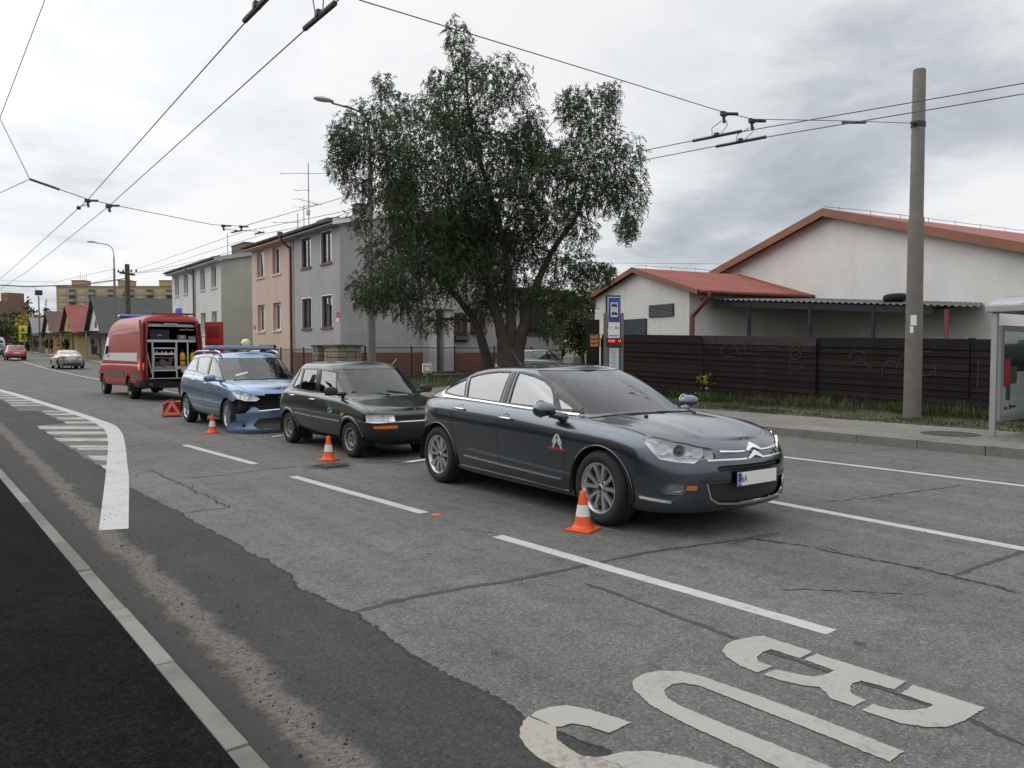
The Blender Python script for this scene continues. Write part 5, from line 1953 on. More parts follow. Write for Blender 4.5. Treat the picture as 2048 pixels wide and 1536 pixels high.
# ================================================================ FIRE SERVICE VAN, rear doors open
P_red = paint('fire_red_paint', (0.31, 0.014, 0.013), rough=0.5, metal=0.0, dust=0.03, coat=.3)
M_ltrim = mat('grey_side_trim', (0.075, 0.080, 0.072), rough=0.6, var=0.15)
M_stripe = mat('white_stripe', (0.62, 0.62, 0.61), rough=0.4, var=0.05)
M_alu = mat('aluminium', (0.55, 0.56, 0.58), rough=0.4, metal=0.6, var=0.08)
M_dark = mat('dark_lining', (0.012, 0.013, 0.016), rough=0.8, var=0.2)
M_yel = mat('yellow_cylinder', (0.70, 0.32, 0.02), rough=0.4, var=0.08)
M_bluelens = mat('blue_beacon', (0.01, 0.03, 0.42), rough=0.12, coat=1.0, var=0.05)
VAN_LOC, VAN_RZ = Vector((6.17, 31.82, 0)), R(91.55)


def build_van(loc, rz):
 t = thing('fire_van', 'tall red fire service van with white side stripe and its rear doors open', 'van', loc, rz)
 XR = -5.60
 lv = [
  dict(z=[(-6, .42), (1, .38)], uf=.88, ur=XR + .05, w=.93, cf=.5, cr=.2, ef=2.6, er=4, xm=-2.5, bf=.03, br=.01),
  dict(z=[(-6, .50), (1, .48)], uf=.98, ur=XR + .01, w=.975, cf=.55, cr=.2, ef=2.6, er=4, xm=-2.5, bf=.03, br=.01),
  dict(z=[(-6, .75), (1, .72)], uf=1.0, ur=XR, w=.99, cf=.6, cr=.2, ef=2.5, er=4, xm=-2.5, bf=.03, br=.01),
  dict(z=[(-6, 1.0), (1, .92)], uf=.96, ur=XR, w=.992, cf=.62, cr=.2, ef=2.5, er=4, xm=-2.5, bf=.03, br=.01),
  dict(z=[(-6, 1.14), (-.5, 1.14), (.5, 1.08), (1, 1.0)], uf=.90, ur=XR, w=.985, cf=.64, cr=.2, ef=2.4, er=4, xm=-2.5, bf=.04, br=.01),
 ]
 low = shell(lv, 20, 80, 10, [2, 3, 3, 2], cap=lambda x, e, w, z: z + .16 * (1 - abs(e) ** 2.2) * min(1, max(0, (1 - x) / .6)), ncap=14)
 gl = [
  dict(z=[(-6, 1.11), (1, 1.06)], uf=.62, ur=XR, w=.985, cf=.6, cr=.2, ef=2.4, er=4, xm=-2.5, bf=.03, br=.01),
  dict(z=[(-6, 1.30), (1, 1.25)], uf=.42, ur=XR, w=.982, cf=.6, cr=.2, ef=2.4, er=4, xm=-2.5, bf=.03, br=.01),
  dict(z=[(-6, 1.90), (1, 1.86)], uf=-.05, ur=XR + .02, w=.955, cf=.55, cr=.2, ef=2.5, er=4, xm=-2.5, bf=.03, br=.01),
  dict(z=[(-6, 2.38), (-1.2, 2.36), (1, 2.28)], uf=-.50, ur=XR + .05, w=.895, cf=.55, cr=.2, ef=2.5, er=4, xm=-2.5, bf=.03, br=.01),
  dict(z=[(-6, 2.58), (-1.9, 2.60), (-1.0, 2.52), (0, 2.42)], uf=-.75, ur=XR + .08, w=.815, cf=.7, cr=.2, ef=2.3, er=4, xm=-2.5, bf=.03, br=.01),
  dict(z=[(-6, 2.66), (-1.9, 2.675), (-1.2, 2.60), (0, 2.48)], uf=-.90, ur=XR + .12, w=.70, cf=.7, cr=.2, ef=2.3, er=4, xm=-2.5, bf=.03, br=.01),
 ]

 def tagg(i, r, n, rows):
  return 1 if i < 15 and 4 <= r <= 12 else 0
 top = shell(gl, 20, 80, 10, [3, 5, 5, 3, 2], cap=lambda x, e, w, z: z + .06 * (1 - abs(e) ** 2.5), ncap=12, tagger=tagg)
 sf = Surf(low, top)
 for cx in (0, -4.0):
  for s in (-1, 1):
   cut(low, [(x, s * .98, z) for x, z in arc_poly(cx, .36, .43, 32)], (0, s, 0), 9, ndot=-.3, near=.5)
 op = [(XR, y, z) for y, z in ((-.76, .60), (.76, .60), (.76, 1.9), (.71, 2.36), (.62, 2.50), (-.62, 2.50), (-.71, 2.36), (-.76, 1.9))]
 cut(low, op, (-1, 0, 0), 9, near=.4)
 cut(top, op, (-1, 0, 0), 9, near=.4)
 cut2(top, [(x, -.98, z) for x, z in ((.62, 1.25), (.40, 1.40), (.05, 1.51), (-5.18, 1.505), (-5.16, 1.235))], (0, -1, 0), 13, near=.4)
 cut2(top, [(x, -.95, z) for x, z in ((-.05, 1.45), (-1.0, 1.47), (-1.0, 2.05), (-.62, 2.08), (-.25, 1.75))], (0, -1, 0), 7, near=.5)
 for x0, x1 in ((.92, .50), (-.50, -3.46), (-4.52, -5.45)):
  cut2(low, [(x0, -.98, .705), (x0, -.98, .865), (x1, -.98, .865), (x1, -.98, .705)], (0, -1, 0), 14, near=.5)
 tl = [(-5.24, -.98, .98), (-5.30, -.98, 1.30), (-5.50, -.98, 1.31), (-5.62, -.95, 1.29), (-5.62, -.95, 1.0), (-5.5, -.98, .97)]
 cut2(low, tl, (-.45, -.9, 0), 15, near=.5)
 cut2(top, tl, (-.45, -.9, 0), 15, near=.5)
 for bm in (low, top):
  lay = bm.faces.layers.int['tag']
  for f in bm.faces:
   c = f.calc_center_median()
   if bm is low and f.normal.z > .5 and c.z > 1.05 and c.x < .2 and abs(c.y) < .93:
    f[lay] = 9
   if f[lay] == 15:
    f[lay] = 16 if (c.z > 1.21 or c.z < 1.05) else 6
   if bm is low and f[lay] == 0 and ((c.x < -5.05 and c.z < .66) or c.x > .55 and c.z < .62):
    f[lay] = 8
 M_tail = mat('lit_red_lens', (0.5, 0.01, 0.01), rough=0.12, coat=1.0, emit=(1.0, 0.04, 0.03), estr=0.9)
 spec = {0: ('body', P_red), 13: ('side_stripe', M_stripe, .002), 14: ('side_trim', M_ltrim, .012), 6: ('tail_light', M_tail, .004), 16: ('reversing_light', mat('clear_lens', (.55, .5, .48), rough=.15, coat=1.0), .004), 8: ('bumper', M_black, .012),
   7: ('side_window', M_glass_side, -.004), 1: ('windscreen', M_glass, -.004)}
 split_skin(low, spec, t)
 split_skin(top, {**spec, 0: ('upper_body', P_red)}, t)
 low.free()
 top.free()
 # panel lines along the high roof, hinges, rear frame
 mb = MB()
 for s in (-1, 1):
  sf.strip(mb, [(-.9, s * .9, 2.12), (-2, s * .9, 2.26), (-5.45, s * .9, 2.30)], (0, s, 0), .010, rise=.001)
  sf.strip(mb, [(-1.12, s * .98, 2.2), (-1.15, s * .98, 1.3), (-1.12, s * .98, .5)], (0, s, 0), .009, rise=.001)
  sf.strip(mb, [(-1.3, s * .98, 2.12), (-5.2, s * .98, 2.12)], (0, s, 0), .008, rise=.001)
  sf.strip(mb, [(-5.22, s * .98, 2.5), (-5.20, s * .98, 1.4), (-5.20, s * .98, .6)], (0, s, 0), .009, rise=.001)
 mb.obj('panel_gap', M_seam, t, sep=True)
 mb = MB()
 for s in (-1, 1):
  for z in (.85, 1.45, 2.20):
   mb.bbox((XR + .02, s * (.955 - .05 * max(0, z - 1.9)), z), (.05, .035, .10), .008)
 mb.obj('door_hinge', M_chrome, t, sep=True)
 # wheels
 for cx in (0, -4.0):
  for s in (-1, 1):
   make_wheel(.355, .235 if cx == 0 else .30, .205, 'steel', M_steelrim, t, (cx, s * (.83 if cx == 0 else .79), .355), s)
 mb = MB()
 mb.box((-2.4, 0, .45), (5.6, 1.4, .14))
 mb.bbox((-5.62, 0, .50), (.14, 1.80, .19), .03)
 mb.box((-5.3, .35, .36), (.3, .12, .10))
 mb.box((-5.5, -.25, .33), (.05, .05, .22))
 for cx in (0, -4.0):
  for s in (-1, 1):
   mb.box((cx, s * .60, .58), (.9, .10, .5))
   mb.box((cx, s * .78, .80), (.9, .36, .03))
 mb.obj('underbody', M_under, t, sep=True)
 for s in (-1, 1):
  MB().bbox((-4.62, s * .96, .42), (.03, .30, .28), .01).obj('mud_flap', M_black, t)
  MB().bbox((-5.695, s * .70, .53), (.012, .12, .05), .004).obj('rear_reflector', M_red, t)
 # load space: floor, walls, ceiling, bulkhead
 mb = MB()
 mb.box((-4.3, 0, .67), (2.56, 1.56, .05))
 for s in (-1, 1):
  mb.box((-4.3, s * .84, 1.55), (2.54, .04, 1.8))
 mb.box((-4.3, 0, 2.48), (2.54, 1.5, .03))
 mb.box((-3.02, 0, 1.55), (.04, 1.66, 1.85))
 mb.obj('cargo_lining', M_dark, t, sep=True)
 MB().box((-5.60, 0, .708), (.12, 1.50, .02)).obj('loading_sill', M_alu, t)
 MB().bbox((-5.52, .05, 2.42), (.04, .42, .035), .01).obj('cargo_lamp', mat('lamp_diffuser', (.75, .75, .75), rough=.4), t)
 # rear doors swung open
 for s, a in ((1, R(11.5)), (-1, R(25))):
  door = MB()
  poly = [(0.02, .66), (.80, .66), (.80, 2.50), (.06, 2.50), (.045, 2.2), (.02, 1.7)]
  ux = Vector((-math.cos(a), s * math.sin(a), 0))
  uz = Vector((math.sin(a), s * math.cos(a), 0)) * .055
  p0 = Vector((XR - .01, s * .955, 0))
  door.prism(poly, p0, ux, Vector((0, 0, 1)), uz.normalized(), .055)
  d = door.obj('rear_door', P_red, t)
  inn = MB()
  for (x0, x1, z0, z1) in ((.14, .66, 2.0, 2.38), (.14, .68, 1.35, 1.86), (.14, .68, .80, 1.25)):
   c = p0 + ux * ((x0 + x1) / 2) - uz.normalized() * .004
   M = MB().bbox((0, 0, 0), (x1 - x0, .022, z1 - z0), .008)
   inn.add([c + ux * v[0] + uz.normalized() * v[1] + Vector((0, 0, v[2] + (z0 + z1) / 2)) for v in M.v], M.f)
  inn.obj('inner_panel', mat('door_inner_red', (.20, .012, .012), rough=.4, coat=.5), d, sep=True)
  c = p0 + ux * .70 - uz.normalized() * .03
  MB().bbox(tuple(c + Vector((0, 0, 1.28))), (.05, .05, .16), .012).obj('handle', M_black, d)
 # mirrors, light bars, roof board
 for s in (-1, 1):
  mb = MB().bbox((.28, s * 1.17, 1.62), (.11, .20, .34), .04)
  mb.tube([(.30, s * .95, 1.40), (.30, s * 1.08, 1.46), (.29, s * 1.14, 1.52)], .035, 8)
  mb.obj('door_mirror', M_black, t, smooth=False)
 MB().bbox((-1.35, 0, 2.79), (.32, 1.35, .13), .05).obj('light_bar', M_bluelens, t, smooth=True)
 MB().lathe([(.001, .17), (.09, .165), (.115, .13), (.12, .02), (.13, 0)], 20, 'Z', (-5.2, -.28, 2.79)).obj('beacon', M_bluelens, t, smooth=True)
 MB().lathe([(.13, .07), (.13, 0), (.001, 0)], 20, 'Z', (-5.2, -.28, 2.72)).obj('beacon_base', M_black, t)
 MB().bbox((-5.32, -.10, 2.755), (.12, 1.34, .055), .015).obj('roof_board', mat('rust_board', (.20, .065, .035), rough=.6, var=.25), t)
 # small crest and two lines of lettering on the stripe, too small to read
 mb = MB()
 for s in (-1, 1):
  sf.patch(mb, [(-.48, s * .98, 1.44), (-.52, s * .98, 1.41), (-.48, s * .98, 1.35), (-.44, s * .98, 1.41)], (0, s, 0), rise=.005)
  for k in range(4):
   sf.patch(mb, [(-.86 - .12 * k, s * .98, 1.44), (-.95 - .12 * k, s * .98, 1.44), (-.95 - .12 * k, s * .98, 1.40), (-.86 - .12 * k, s * .98, 1.40)], (0, s, 0), rise=.005)
   sf.patch(mb, [(-.86 - .12 * k, s * .98, 1.385), (-.93 - .12 * k, s * .98, 1.385), (-.93 - .12 * k, s * .98, 1.345), (-.86 - .12 * k, s * .98, 1.345)], (0, s, 0), rise=.005)
  sf.patch(mb, [(-5.08, s * .98, 1.36), (-5.12, s * .98, 1.40), (-5.15, s * .98, 1.36), (-5.12, s * .98, 1.32)], (0, s, 0), rise=.005)
 mb.obj('side_lettering', mat('stripe_lettering', (.16, .16, .19), rough=.5), t, sep=True)
 mb = MB()
 sf.patch(mb, [(-4.95, .9, 2.33), (-5.10, .9, 2.33), (-5.10, .9, 2.28), (-4.95, .9, 2.28)], (0, 1, 0), rise=.004)
 mb.obj('side_marker', M_yel, t)
 mb = MB()
 for k, s in ((0, 1), (1, -1)):
  mb.bbox((-.72, s * .45, 1.05), (.5, .5, .8), .06)
 mb.obj('cab_seat', M_seat, t, sep=True)
 return t


van = build_van(VAN_LOC, VAN_RZ)
VM = Matrix.Translation(VAN_LOC) @ Matrix.Rotation(VAN_RZ, 4, 'Z')


def in_van(name, label, cat, p, group=None):
 q = VM @ Vector(p)
 return thing(name, label, cat, q, VAN_RZ, group)


# equipment in the load space (local x forward, y left; origins on what carries them)
t = in_van('storage_rack', 'aluminium shelving frame filling the open rear of the red van', 'rack', (-5.35, 0, .695))
mb = MB()
mb.box((0, 0, 1.685), (.10, 1.50, .085))
mb.obj('upper_shelf', M_alu, t)
MB().box((0, 0, 1.19), (.10, 1.52, .075)).obj('middle_shelf', M_alu, t)
for y in (.565, -.155, -.50):
 MB().box((0, y, .575), (.05, .045, 1.15)).obj('upright', M_alu, t)
MB().box((.30, 0, 1.66), (.5, 1.50, .02)).obj('upper_tray', M_dark, t)
MB().box((.30, 0, 1.16), (.5, 1.52, .02)).obj('middle_tray', M_dark, t)
MB().box((0, -.33, .34), (.05, .34, .10)).obj('lower_shelf', M_alu, t)
MB().tube([(-.02, .76, 1.0), (-.02, .60, .16)], .022, 6).obj('brace', M_alu, t)
t = in_van('pump_frame', 'portable pump in a tubular aluminium frame low in the van', 'pump', (-5.40, .22, .695))
mb = MB()
for y in (-.32, .32):
 mb.box((0, y, .60), (.03, .035, .75))
mb.box((0, 0, .96), (.03, .67, .04))
mb.box((0, 0, .26), (.03, .67, .05))
mb.obj('frame', M_alu, t, sep=True)
MB().box((.04, 0, .78), (.05, .60, .07)).obj('shelf', M_alu, t)
mb = MB()
mb.bbox((.16, 0, .40), (.22, .50, .26), .04)
mb.lathe([(.001, -.06), (.11, -.06), (.12, .05), (.06, .08), (.001, .08)], 16, 'X', (.05, .05, .50))
mb.bbox((.10, -.20, .56), (.12, .12, .14), .02)
mb.obj('engine', mat('engine_grey', (.10, .10, .105), rough=.5, metal=.4, var=.3, vscale=12), t, sep=True)
MB().bbox((.02, .0, .34), (.04, .56, .09), .01).obj('tray', mat('brown_tray', (.30, .26, .22), rough=.6), t)
MB().tube([(0, -.32, .66), (0, -.1, .64), (0, .1, .66), (0, .32, .65)], .012, 6).obj('strap', M_red, t)
MB().tube([(0, .0, .20), (0, .0, .42)], .012, 6).obj('red_bar', M_red, t)
mb = MB()
for y in (-.22, -.05, .06, .22):
 mb.lathe([(.001, .06), (.025, .05), (.028, 0)], 10, 'Z', (.04, y, .815))
mb.obj('valve', M_alu, t, sep=True)
for i, (y, lab) in enumerate(((-.34, 'orange breathing air cylinder beside the pump in the van'), (-.66, 'orange breathing air cylinder at the right edge of the van rack'))):
 t = in_van('air_cylinder', lab, 'gas cylinder', (-5.36 + .0 * i, y, 1.085), 'breathing air cylinders in the van')
 MB().lathe([(.001, .44), (.05, .43), (.085, .36), (.09, .3), (.09, .04), (.08, 0), (.001, 0)], 18).obj('body', M_yel, t, smooth=True)
 MB().lathe([(.001, .53), (.03, .52), (.035, .44), (.02, .43)], 12).obj('valve', M_black, t, smooth=True)
 MB().lathe([(.092, .20), (.092, .16)], 18).obj('band', M_black, t, smooth=True)
 MB().bbox((-.04, 0, -.13), (.08, .12, .16), .03).obj('harness', mat('pale_webbing', (.45, .45, .43), rough=.8), t)
for i, (p, s, lab) in enumerate((((-5.05, .32, 1.885), (.45, .60, .36), 'large dark case on the left of the van middle shelf'), ((-5.05, -.02, 2.40 - .0), (.4, .5, .07), 'flat dark case lying on the van top shelf'))):
 t = in_van('equipment_case', lab, 'case', p)
 MB().bbox((0, 0, s[2] / 2), s, .02).obj('body', mat('case_black', (.02, .023, .03), rough=.5), t)
 MB().box((-s[0] / 2 - .005, 0, s[2] * .72), (.012, s[1] * .96, .02)).obj('lid_edge', M_black, t)
 MB().bbox((-s[0] / 2 - .01, 0, s[2] * .5), (.025, .12, .03), .008).obj('handle', M_alu, t)
t = in_van('yellow_lamp', 'pair of yellow hand tools hanging under the van top shelf', 'tool', (-5.30, -.50, 2.25))
MB().bbox((0, .13, 0), (.06, .22, .04), .01).obj('handle', M_yel, t)
MB().bbox((0, -.13, 0), (.06, .20, .04), .01).obj('handle', M_yel, t)
MB().tube([(0, 0, .12), (0, 0, -.02)], .008, 6).obj('hook', M_alu, t)
t = in_van('brown_box', 'brown cardboard box standing on the van middle shelf', 'box', (-5.30, -.33, 1.93))
MB().bbox((0, 0, .075), (.2, .24, .15), .006).obj('body', mat('cardboard', (.30, .20, .15), rough=.85), t)
MB().box((-.102, 0, .08), (.004, .08, .06)).obj('sticker', mat('pale_sticker', (.5, .42, .36), rough=.7), t)
t = in_van('grey_crate', 'small grey crate on the right of the van middle shelf', 'crate', (-5.30, -.64, 1.93))
MB().bbox((0, 0, .05), (.2, .22, .10), .006).obj('body', mat('crate_grey', (.28, .27, .27), rough=.7), t)
MB().bbox((0, 0, .105), (.21, .23, .012), .004).obj('lid', mat('crate_lid', (.35, .34, .34), rough=.7), t)

# ================================================================ CONES, TRIANGLE, DEBRIS
M_cone = mat('orange_pvc', (0.72, 0.085, 0.012), rough=0.45, var=0.08, vscale=12, dirt=(.18, .05, .02), dscale=14, damt=.35)
M_band = mat('reflective_white', (0.68, 0.66, 0.64), rough=0.4, var=0.06, vscale=10, dirt=(.3, .28, .26), dscale=10, damt=.4)


def make_cone(loc, label, rz):
 t = thing('traffic_cone', label, 'traffic cone', loc, rz, 'traffic cones beside the damaged cars')
 mb = MB().bbox((0, 0, .011), (.235, .235, .022), .008)
 mb.obj('base', M_cone, t)
 prof = [(.098, .022), (.092, .038), (.078, .048), (.076, .052), (.0645, .125), (.0645, .125), (.045, .228), (.045, .228), (.026, .335), (.024, .345), (.018, .348), (.015, .335)]
 def rad(z):
  return .076 - (z - .052) * (.076 - .026) / (.335 - .052)
 MB().lathe([(.098, .02), (.093, .038), (.079, .048), (rad(.052), .054), (rad(.13), .13)], 32).obj('lower_cone', M_cone, t, smooth=True)
 MB().lathe([(rad(.13) + .0015, .128), (rad(.225) + .0015, .227)], 32).obj('reflective_band', M_band, t, smooth=True)
 MB().lathe([(rad(.225), .225), (rad(.335), .335), (.023, .345), (.017, .347), (.014, .33)], 32).obj('cone_top', M_cone, t, smooth=True)
 return t


cone = make_cone((4.53, 4.99, 0), 'orange and white traffic cone by the front wheel of the grey saloon', R(20))
c2 = dup(cone, (4.575, 10.42, 0), R(38), 'orange and white traffic cone beside the dark green hatchback')
c3 = dup(cone, (4.35, 15.25, 0), R(5), 'orange and white traffic cone beside the front wheel of the blue estate')

t = thing('warning_triangle', 'red folding warning triangle standing on the road by the blue estate', 'warning triangle', (4.66, 19.55, 0), R(-6))
M_trired = mat('triangle_rim', (0.10, 0.012, 0.012), rough=0.35, var=0.08)
M_trifl = mat('triangle_fluorescent', (0.92, 0.21, 0.17), rough=0.45, var=0.05)
def tri_ring(mb, h, ro, ri, y, dep):
 P = [Vector((ro * math.cos(a), 0, ro * math.sin(a))) for a in (R(90), R(210), R(330))]
 Q = [Vector((ri * math.cos(a), 0, ri * math.sin(a))) for a in (R(90), R(210), R(330))]
 up = Vector((0, 0, h))
 for k in range(3):
  a, b, c, d = P[k] + up, P[(k + 1) % 3] + up, Q[(k + 1) % 3] + up, Q[k] + up
  o = Vector((0, dep, 0))
  y0 = Vector((0, y, 0))
  vs = [a + y0, b + y0, c + y0, d + y0, a + o + y0, b + o + y0, c + o + y0, d + o + y0]
  mb.add(vs, [(0, 1, 2, 3), (4, 7, 6, 5), (0, 4, 5, 1), (2, 6, 7, 3), (1, 5, 6, 2), (0, 3, 7, 4)])
mb = MB()
tri_ring(mb, .165, .275, .248, 0, .015)
mb.obj('reflective_rim', M_trired, t)
mb = MB()
tri_ring(mb, .165, .247, .105, .003, .009)
mb.obj('fluorescent_panel', M_trifl, t)
mb = MB()
mb.box((0, .03, .012), (.42, .07, .016))
mb.box((.12, .06, .006), (.03, .30, .008))
mb.box((-.12, .06, .006), (.03, .30, .008))
mb.obj('foot', M_trired, t, sep=True)
t = thing('plastic_case', 'red plastic case with a carrying handle standing behind the warning triangle', 'case', (4.83, 20.25, 0), R(-10))
mb = MB().bbox((0, 0, .15), (.42, .20, .28), .03)
mb.obj('body', mat('red_plastic', (.24, .012, .012), rough=.4, var=.06), t)
MB().bbox((.03, -.02, .31), (.36, .16, .05), .02).obj('lid', mat('red_plastic_bright', (.46, .022, .02), rough=.4), t)
MB().tube([(-.07, 0, .33), (-.06, 0, .365), (.06, 0, .365), (.07, 0, .33)], .012, 6).obj('handle', M_black, t, smooth=True)
for s in (-1, 1):
 MB().bbox((s * .12, -.105, .26), (.05, .02, .07), .006).obj('catch', M_black, t)

t = thing('fallen_plate', 'number plate lying on the road between the green hatchback and the grey saloon', 'number plate', (5.55, 9.55, .012), R(12))
p = MB().bbox((0, 0, 0), (.52, .112, .006), .002).obj('panel', M_plate, t)
MB().box((-.237, 0, .004), (.042, .108, .002)).obj('euro_band', M_blue, t)
MB().box((.02, .0, -.006), (.54, .13, .005)).obj('plate_holder', M_blue, t)
t = thing('bumper_fragment', 'pale shard of broken bumper lying before the blue estate', 'debris', (5.05, 13.75, .01), R(30))
MB().prism([(-.13, -.02), (.12, -.03), (.14, .01), (.02, .035), (-.11, .02)], (0, 0, 0), (1, 0, 0), (0, 1, 0), (0, 0, 1), .012).obj('shard', mat('white_plastic', (.6, .6, .6), rough=.5), t)
mb = MB()
r_ = random.Random(4)
for k in range(90):
 x, y, s = r_.gauss(5.3, .45), r_.gauss(13.3, .45), r_.uniform(.006, .022)
 a = r_.uniform(0, 6.28)
 pts = [(x + s * math.cos(a + q) * r_.uniform(.6, 1.3), y + s * math.sin(a + q) * r_.uniform(.6, 1.3), .001) for q in (0, 1.5, 3.1, 4.7)]
 mb.add(pts + [(x, y, s * .8)], [(0, 1, 4), (1, 2, 4), (2, 3, 4), (3, 0, 4)])
stuff(mb.obj('debris', mat('soil_clods', (.06, .05, .04), rough=.95, var=.3)))

# ================================================================ CARS FURTHER OFF
P_silver = paint('silver_paint', (0.34, 0.36, 0.37), rough=0.30, metal=0.85, dust=0.08)
P_crim = paint('crimson_paint', (0.26, 0.012, 0.020), rough=0.32, metal=0.3, dust=0.08)
P_teal = paint('teal_paint', (0.015, 0.13, 0.115), rough=0.32, metal=0.4, dust=0.08)
P_pearl = paint('pale_silver_paint', (0.24, 0.28, 0.27), rough=0.3, metal=0.8, dust=0.08)


def plain_car(name, label, P, kind, loc, rz):
 t = thing(name, label, 'car', loc, rz)
 if kind == 'saloon':
  low, top = saloon_shell()
  TL = [(-3.20, -.80, .99), (-3.55, -.60, .97), (-3.70, -.42, .95), (-3.72, -.42, .80), (-3.5, -.75, .78), (-3.25, -.86, .82)]
  sp = dict(paint=P, wb=2.815, tyre_r=.32, arch_r=.36, hw=.92, wy=.75, tyre_w=.21, rim_r=.21, rim='five', rim_m=M_alloy, cabin=(-3.2, -.35, .62), deck=.85,
      win=list(SALOON_WIN.values()), pillars=[((-1.585, 1.0), (-1.585, 1.335), .075)], gaps=[[(-.45, .9), (-.48, .3)], [(-1.55, .98), (-1.56, .28)]], handles=[(-1.4, .868), (-2.31, .912)],
      mirror=((-.66, 1.0, 1.0), (.09, .12, .07), P), cuts=[(TL, (-.7, -.7, 0), 6)], seats=(-1.25, -2.05), seat_z=.28, dash=(-.62, .8, 1.3))
  sp['cuts1'] = [([(-3.8, y, z) for y, z in ((-.6, .30), (.6, .30), (.6, .42), (-.6, .42))], (-1, 0, 0), 8)]
  zp, xp = .78, -3.80
 elif kind == 'estate':
  low, top = estate_shell()
  TL = [(-3.2, -.84, 1.06), (-3.45, -.72, 1.08), (-3.56, -.60, 1.0), (-3.56, -.62, .80), (-3.35, -.84, .82)]
  sp = dict(paint=P, wb=2.70, tyre_r=.31, arch_r=.35, hw=.885, wy=.73, tyre_w=.2, rim_r=.2, rim='five', rim_m=M_alloy, cabin=(-3.25, -.45, .70), deck=.90,
      win=[[(-.58, 1.02), (-1.30, 1.068), (-1.37, 1.435), (-1.20, 1.405), (-.98, 1.30), (-.80, 1.18)], [(-1.40, 1.075), (-2.10, 1.118), (-2.33, 1.43), (-1.9, 1.448), (-1.47, 1.442)],
        [(-2.18, 1.123), (-2.55, 1.135), (-2.98, 1.15), (-3.02, 1.20), (-2.85, 1.36), (-2.75, 1.39), (-2.41, 1.425)]],
      pillars=[((-1.35, 1.07), (-1.42, 1.44), .08)], gaps=[[(-1.34, 1.05), (-1.4, .33)]], handles=[(-1.22, .91), (-2.1, .96)], mirror=((-.56, .99, 1.03), (.1, .11, .075), P),
      cuts=[(TL, (-.6, -.8, 0), 6), (HL_EST, (.6, -.75, .15), 3)], seats=(-1.2, -2.0), seat_z=.34, dash=(-.58, .86, 1.3), sglass=M_glass_dim)
  zp, xp = .80, -3.62
 else:
  low, top = hatch_shell()
  TL = [(-2.66, -.70, .88), (-2.76, -.62, .88), (-2.86, -.60, .66), (-2.80, -.74, .66)]
  sp = dict(paint=P, wb=2.285, tyre_r=.28, arch_r=.315, hw=.765, wy=.66, tyre_w=.18, rim_r=.18, rim='five', rim_m=M_alloy, cabin=(-2.6, -.30, .60), deck=.80, bumper=P,
      win=[[(-2.22, .955), (-1.91, .94), (-1.93, 1.262), (-2.03, 1.258)], [(-1.865, .94), (-1.255, .92), (-1.345, 1.268), (-1.885, 1.266)], [(-1.135, .915), (-.50, .905), (-.77, 1.235), (-1.215, 1.262)]],
      gaps=[[(-1.20, .89), (-1.26, .33)]], handles=[(-1.24, .80)], mirror=((-.42, .83, .955), (.06, .1, .065), P), cuts=[(TL, (-.6, -.8, 0), 6)], seats=(-1.15, -1.85), seat_z=.27, dash=(-.5, .78, 1.15))
  zp, xp = .66, -2.99
 finish_car(t, sp, low, top)
 pl = MB().bbox((xp, 0, zp), (.012, .5, .11), .002).obj('number_plate', M_plate, t)
 return t


plain_car('distant_saloon', 'silver saloon car driving away beyond the red fire van', P_silver, 'saloon', (8.85, 70.6, gz(0, 70)), R(91.0)).rotation_euler.x = 0
h2 = plain_car('distant_hatchback', 'small crimson hatchback driving away far down the road', P_crim, 'hatch', (7.15, 92, gz(0, 92)), R(90))
h2.scale = (1.12, 1.12, 1.05)
plain_car('distant_estate', 'teal estate car far down the road in front of the white bus', P_teal, 'estate', (6.5, 106, gz(0, 106)), R(90))
plain_car('parked_estate', 'silver estate car parked sideways behind the big tree', P_pearl, 'estate', (23.9, 28.0, .13), R(2))
# ================================================================ HOUSES
def plaster(name, col, stain=(0.2, 0.19, 0.18), damt=0.35, rough_bump=0.5, streak=.35):
 m = mat(name, col, rough=0.92, var=0.07, vscale=0.7, bump=rough_bump, bscale=28, dirt=stain, dscale=0.5, damt=damt)
 t = m.node_tree
 b = t.nodes['Principled BSDF']
 src = b.inputs['Base Color'].links[0].from_socket
 tc = N(t, 'ShaderNodeTexCoord')
 mp = N(t, 'ShaderNodeMapping')
 mp.inputs['Scale'].default_value = (3.2, 3.2, 0.12)
 t.links.new(tc.outputs['Object'], mp.inputs[0])
 n = N(t, 'ShaderNodeTexNoise', inp={'Scale': 1.0, 'Detail': 6.0, 'Roughness': 0.65})
 t.links.new(mp.outputs[0], n.inputs['Vector'])
 mr = N(t, 'ShaderNodeMapRange', inp={'From Min': 0.5, 'From Max': 0.8, 'To Min': 0.0, 'To Max': streak})
 t.links.new(n.outputs[0], mr.inputs[0])
 n2 = N(t, 'ShaderNodeTexNoise', inp={'Scale': 45.0, 'Detail': 3.0, 'Roughness': 0.6})
 t.links.new(tc.outputs['Object'], n2.inputs['Vector'])
 m2 = N(t, 'ShaderNodeMapRange', inp={'From Min': 0.3, 'From Max': 0.7, 'To Min': 0.86, 'To Max': 1.1})
 t.links.new(n2.outputs[0], m2.inputs[0])
 c = mixc(t, mr.outputs[0], src, stain)
 sc = N(t, 'ShaderNodeVectorMath', operation='SCALE')
 t.links.new(c, sc.inputs[0])
 t.links.new(m2.outputs[0], sc.inputs['Scale'])
 t.links.new(sc.outputs[0], b.inputs['Base Color'])
 return m


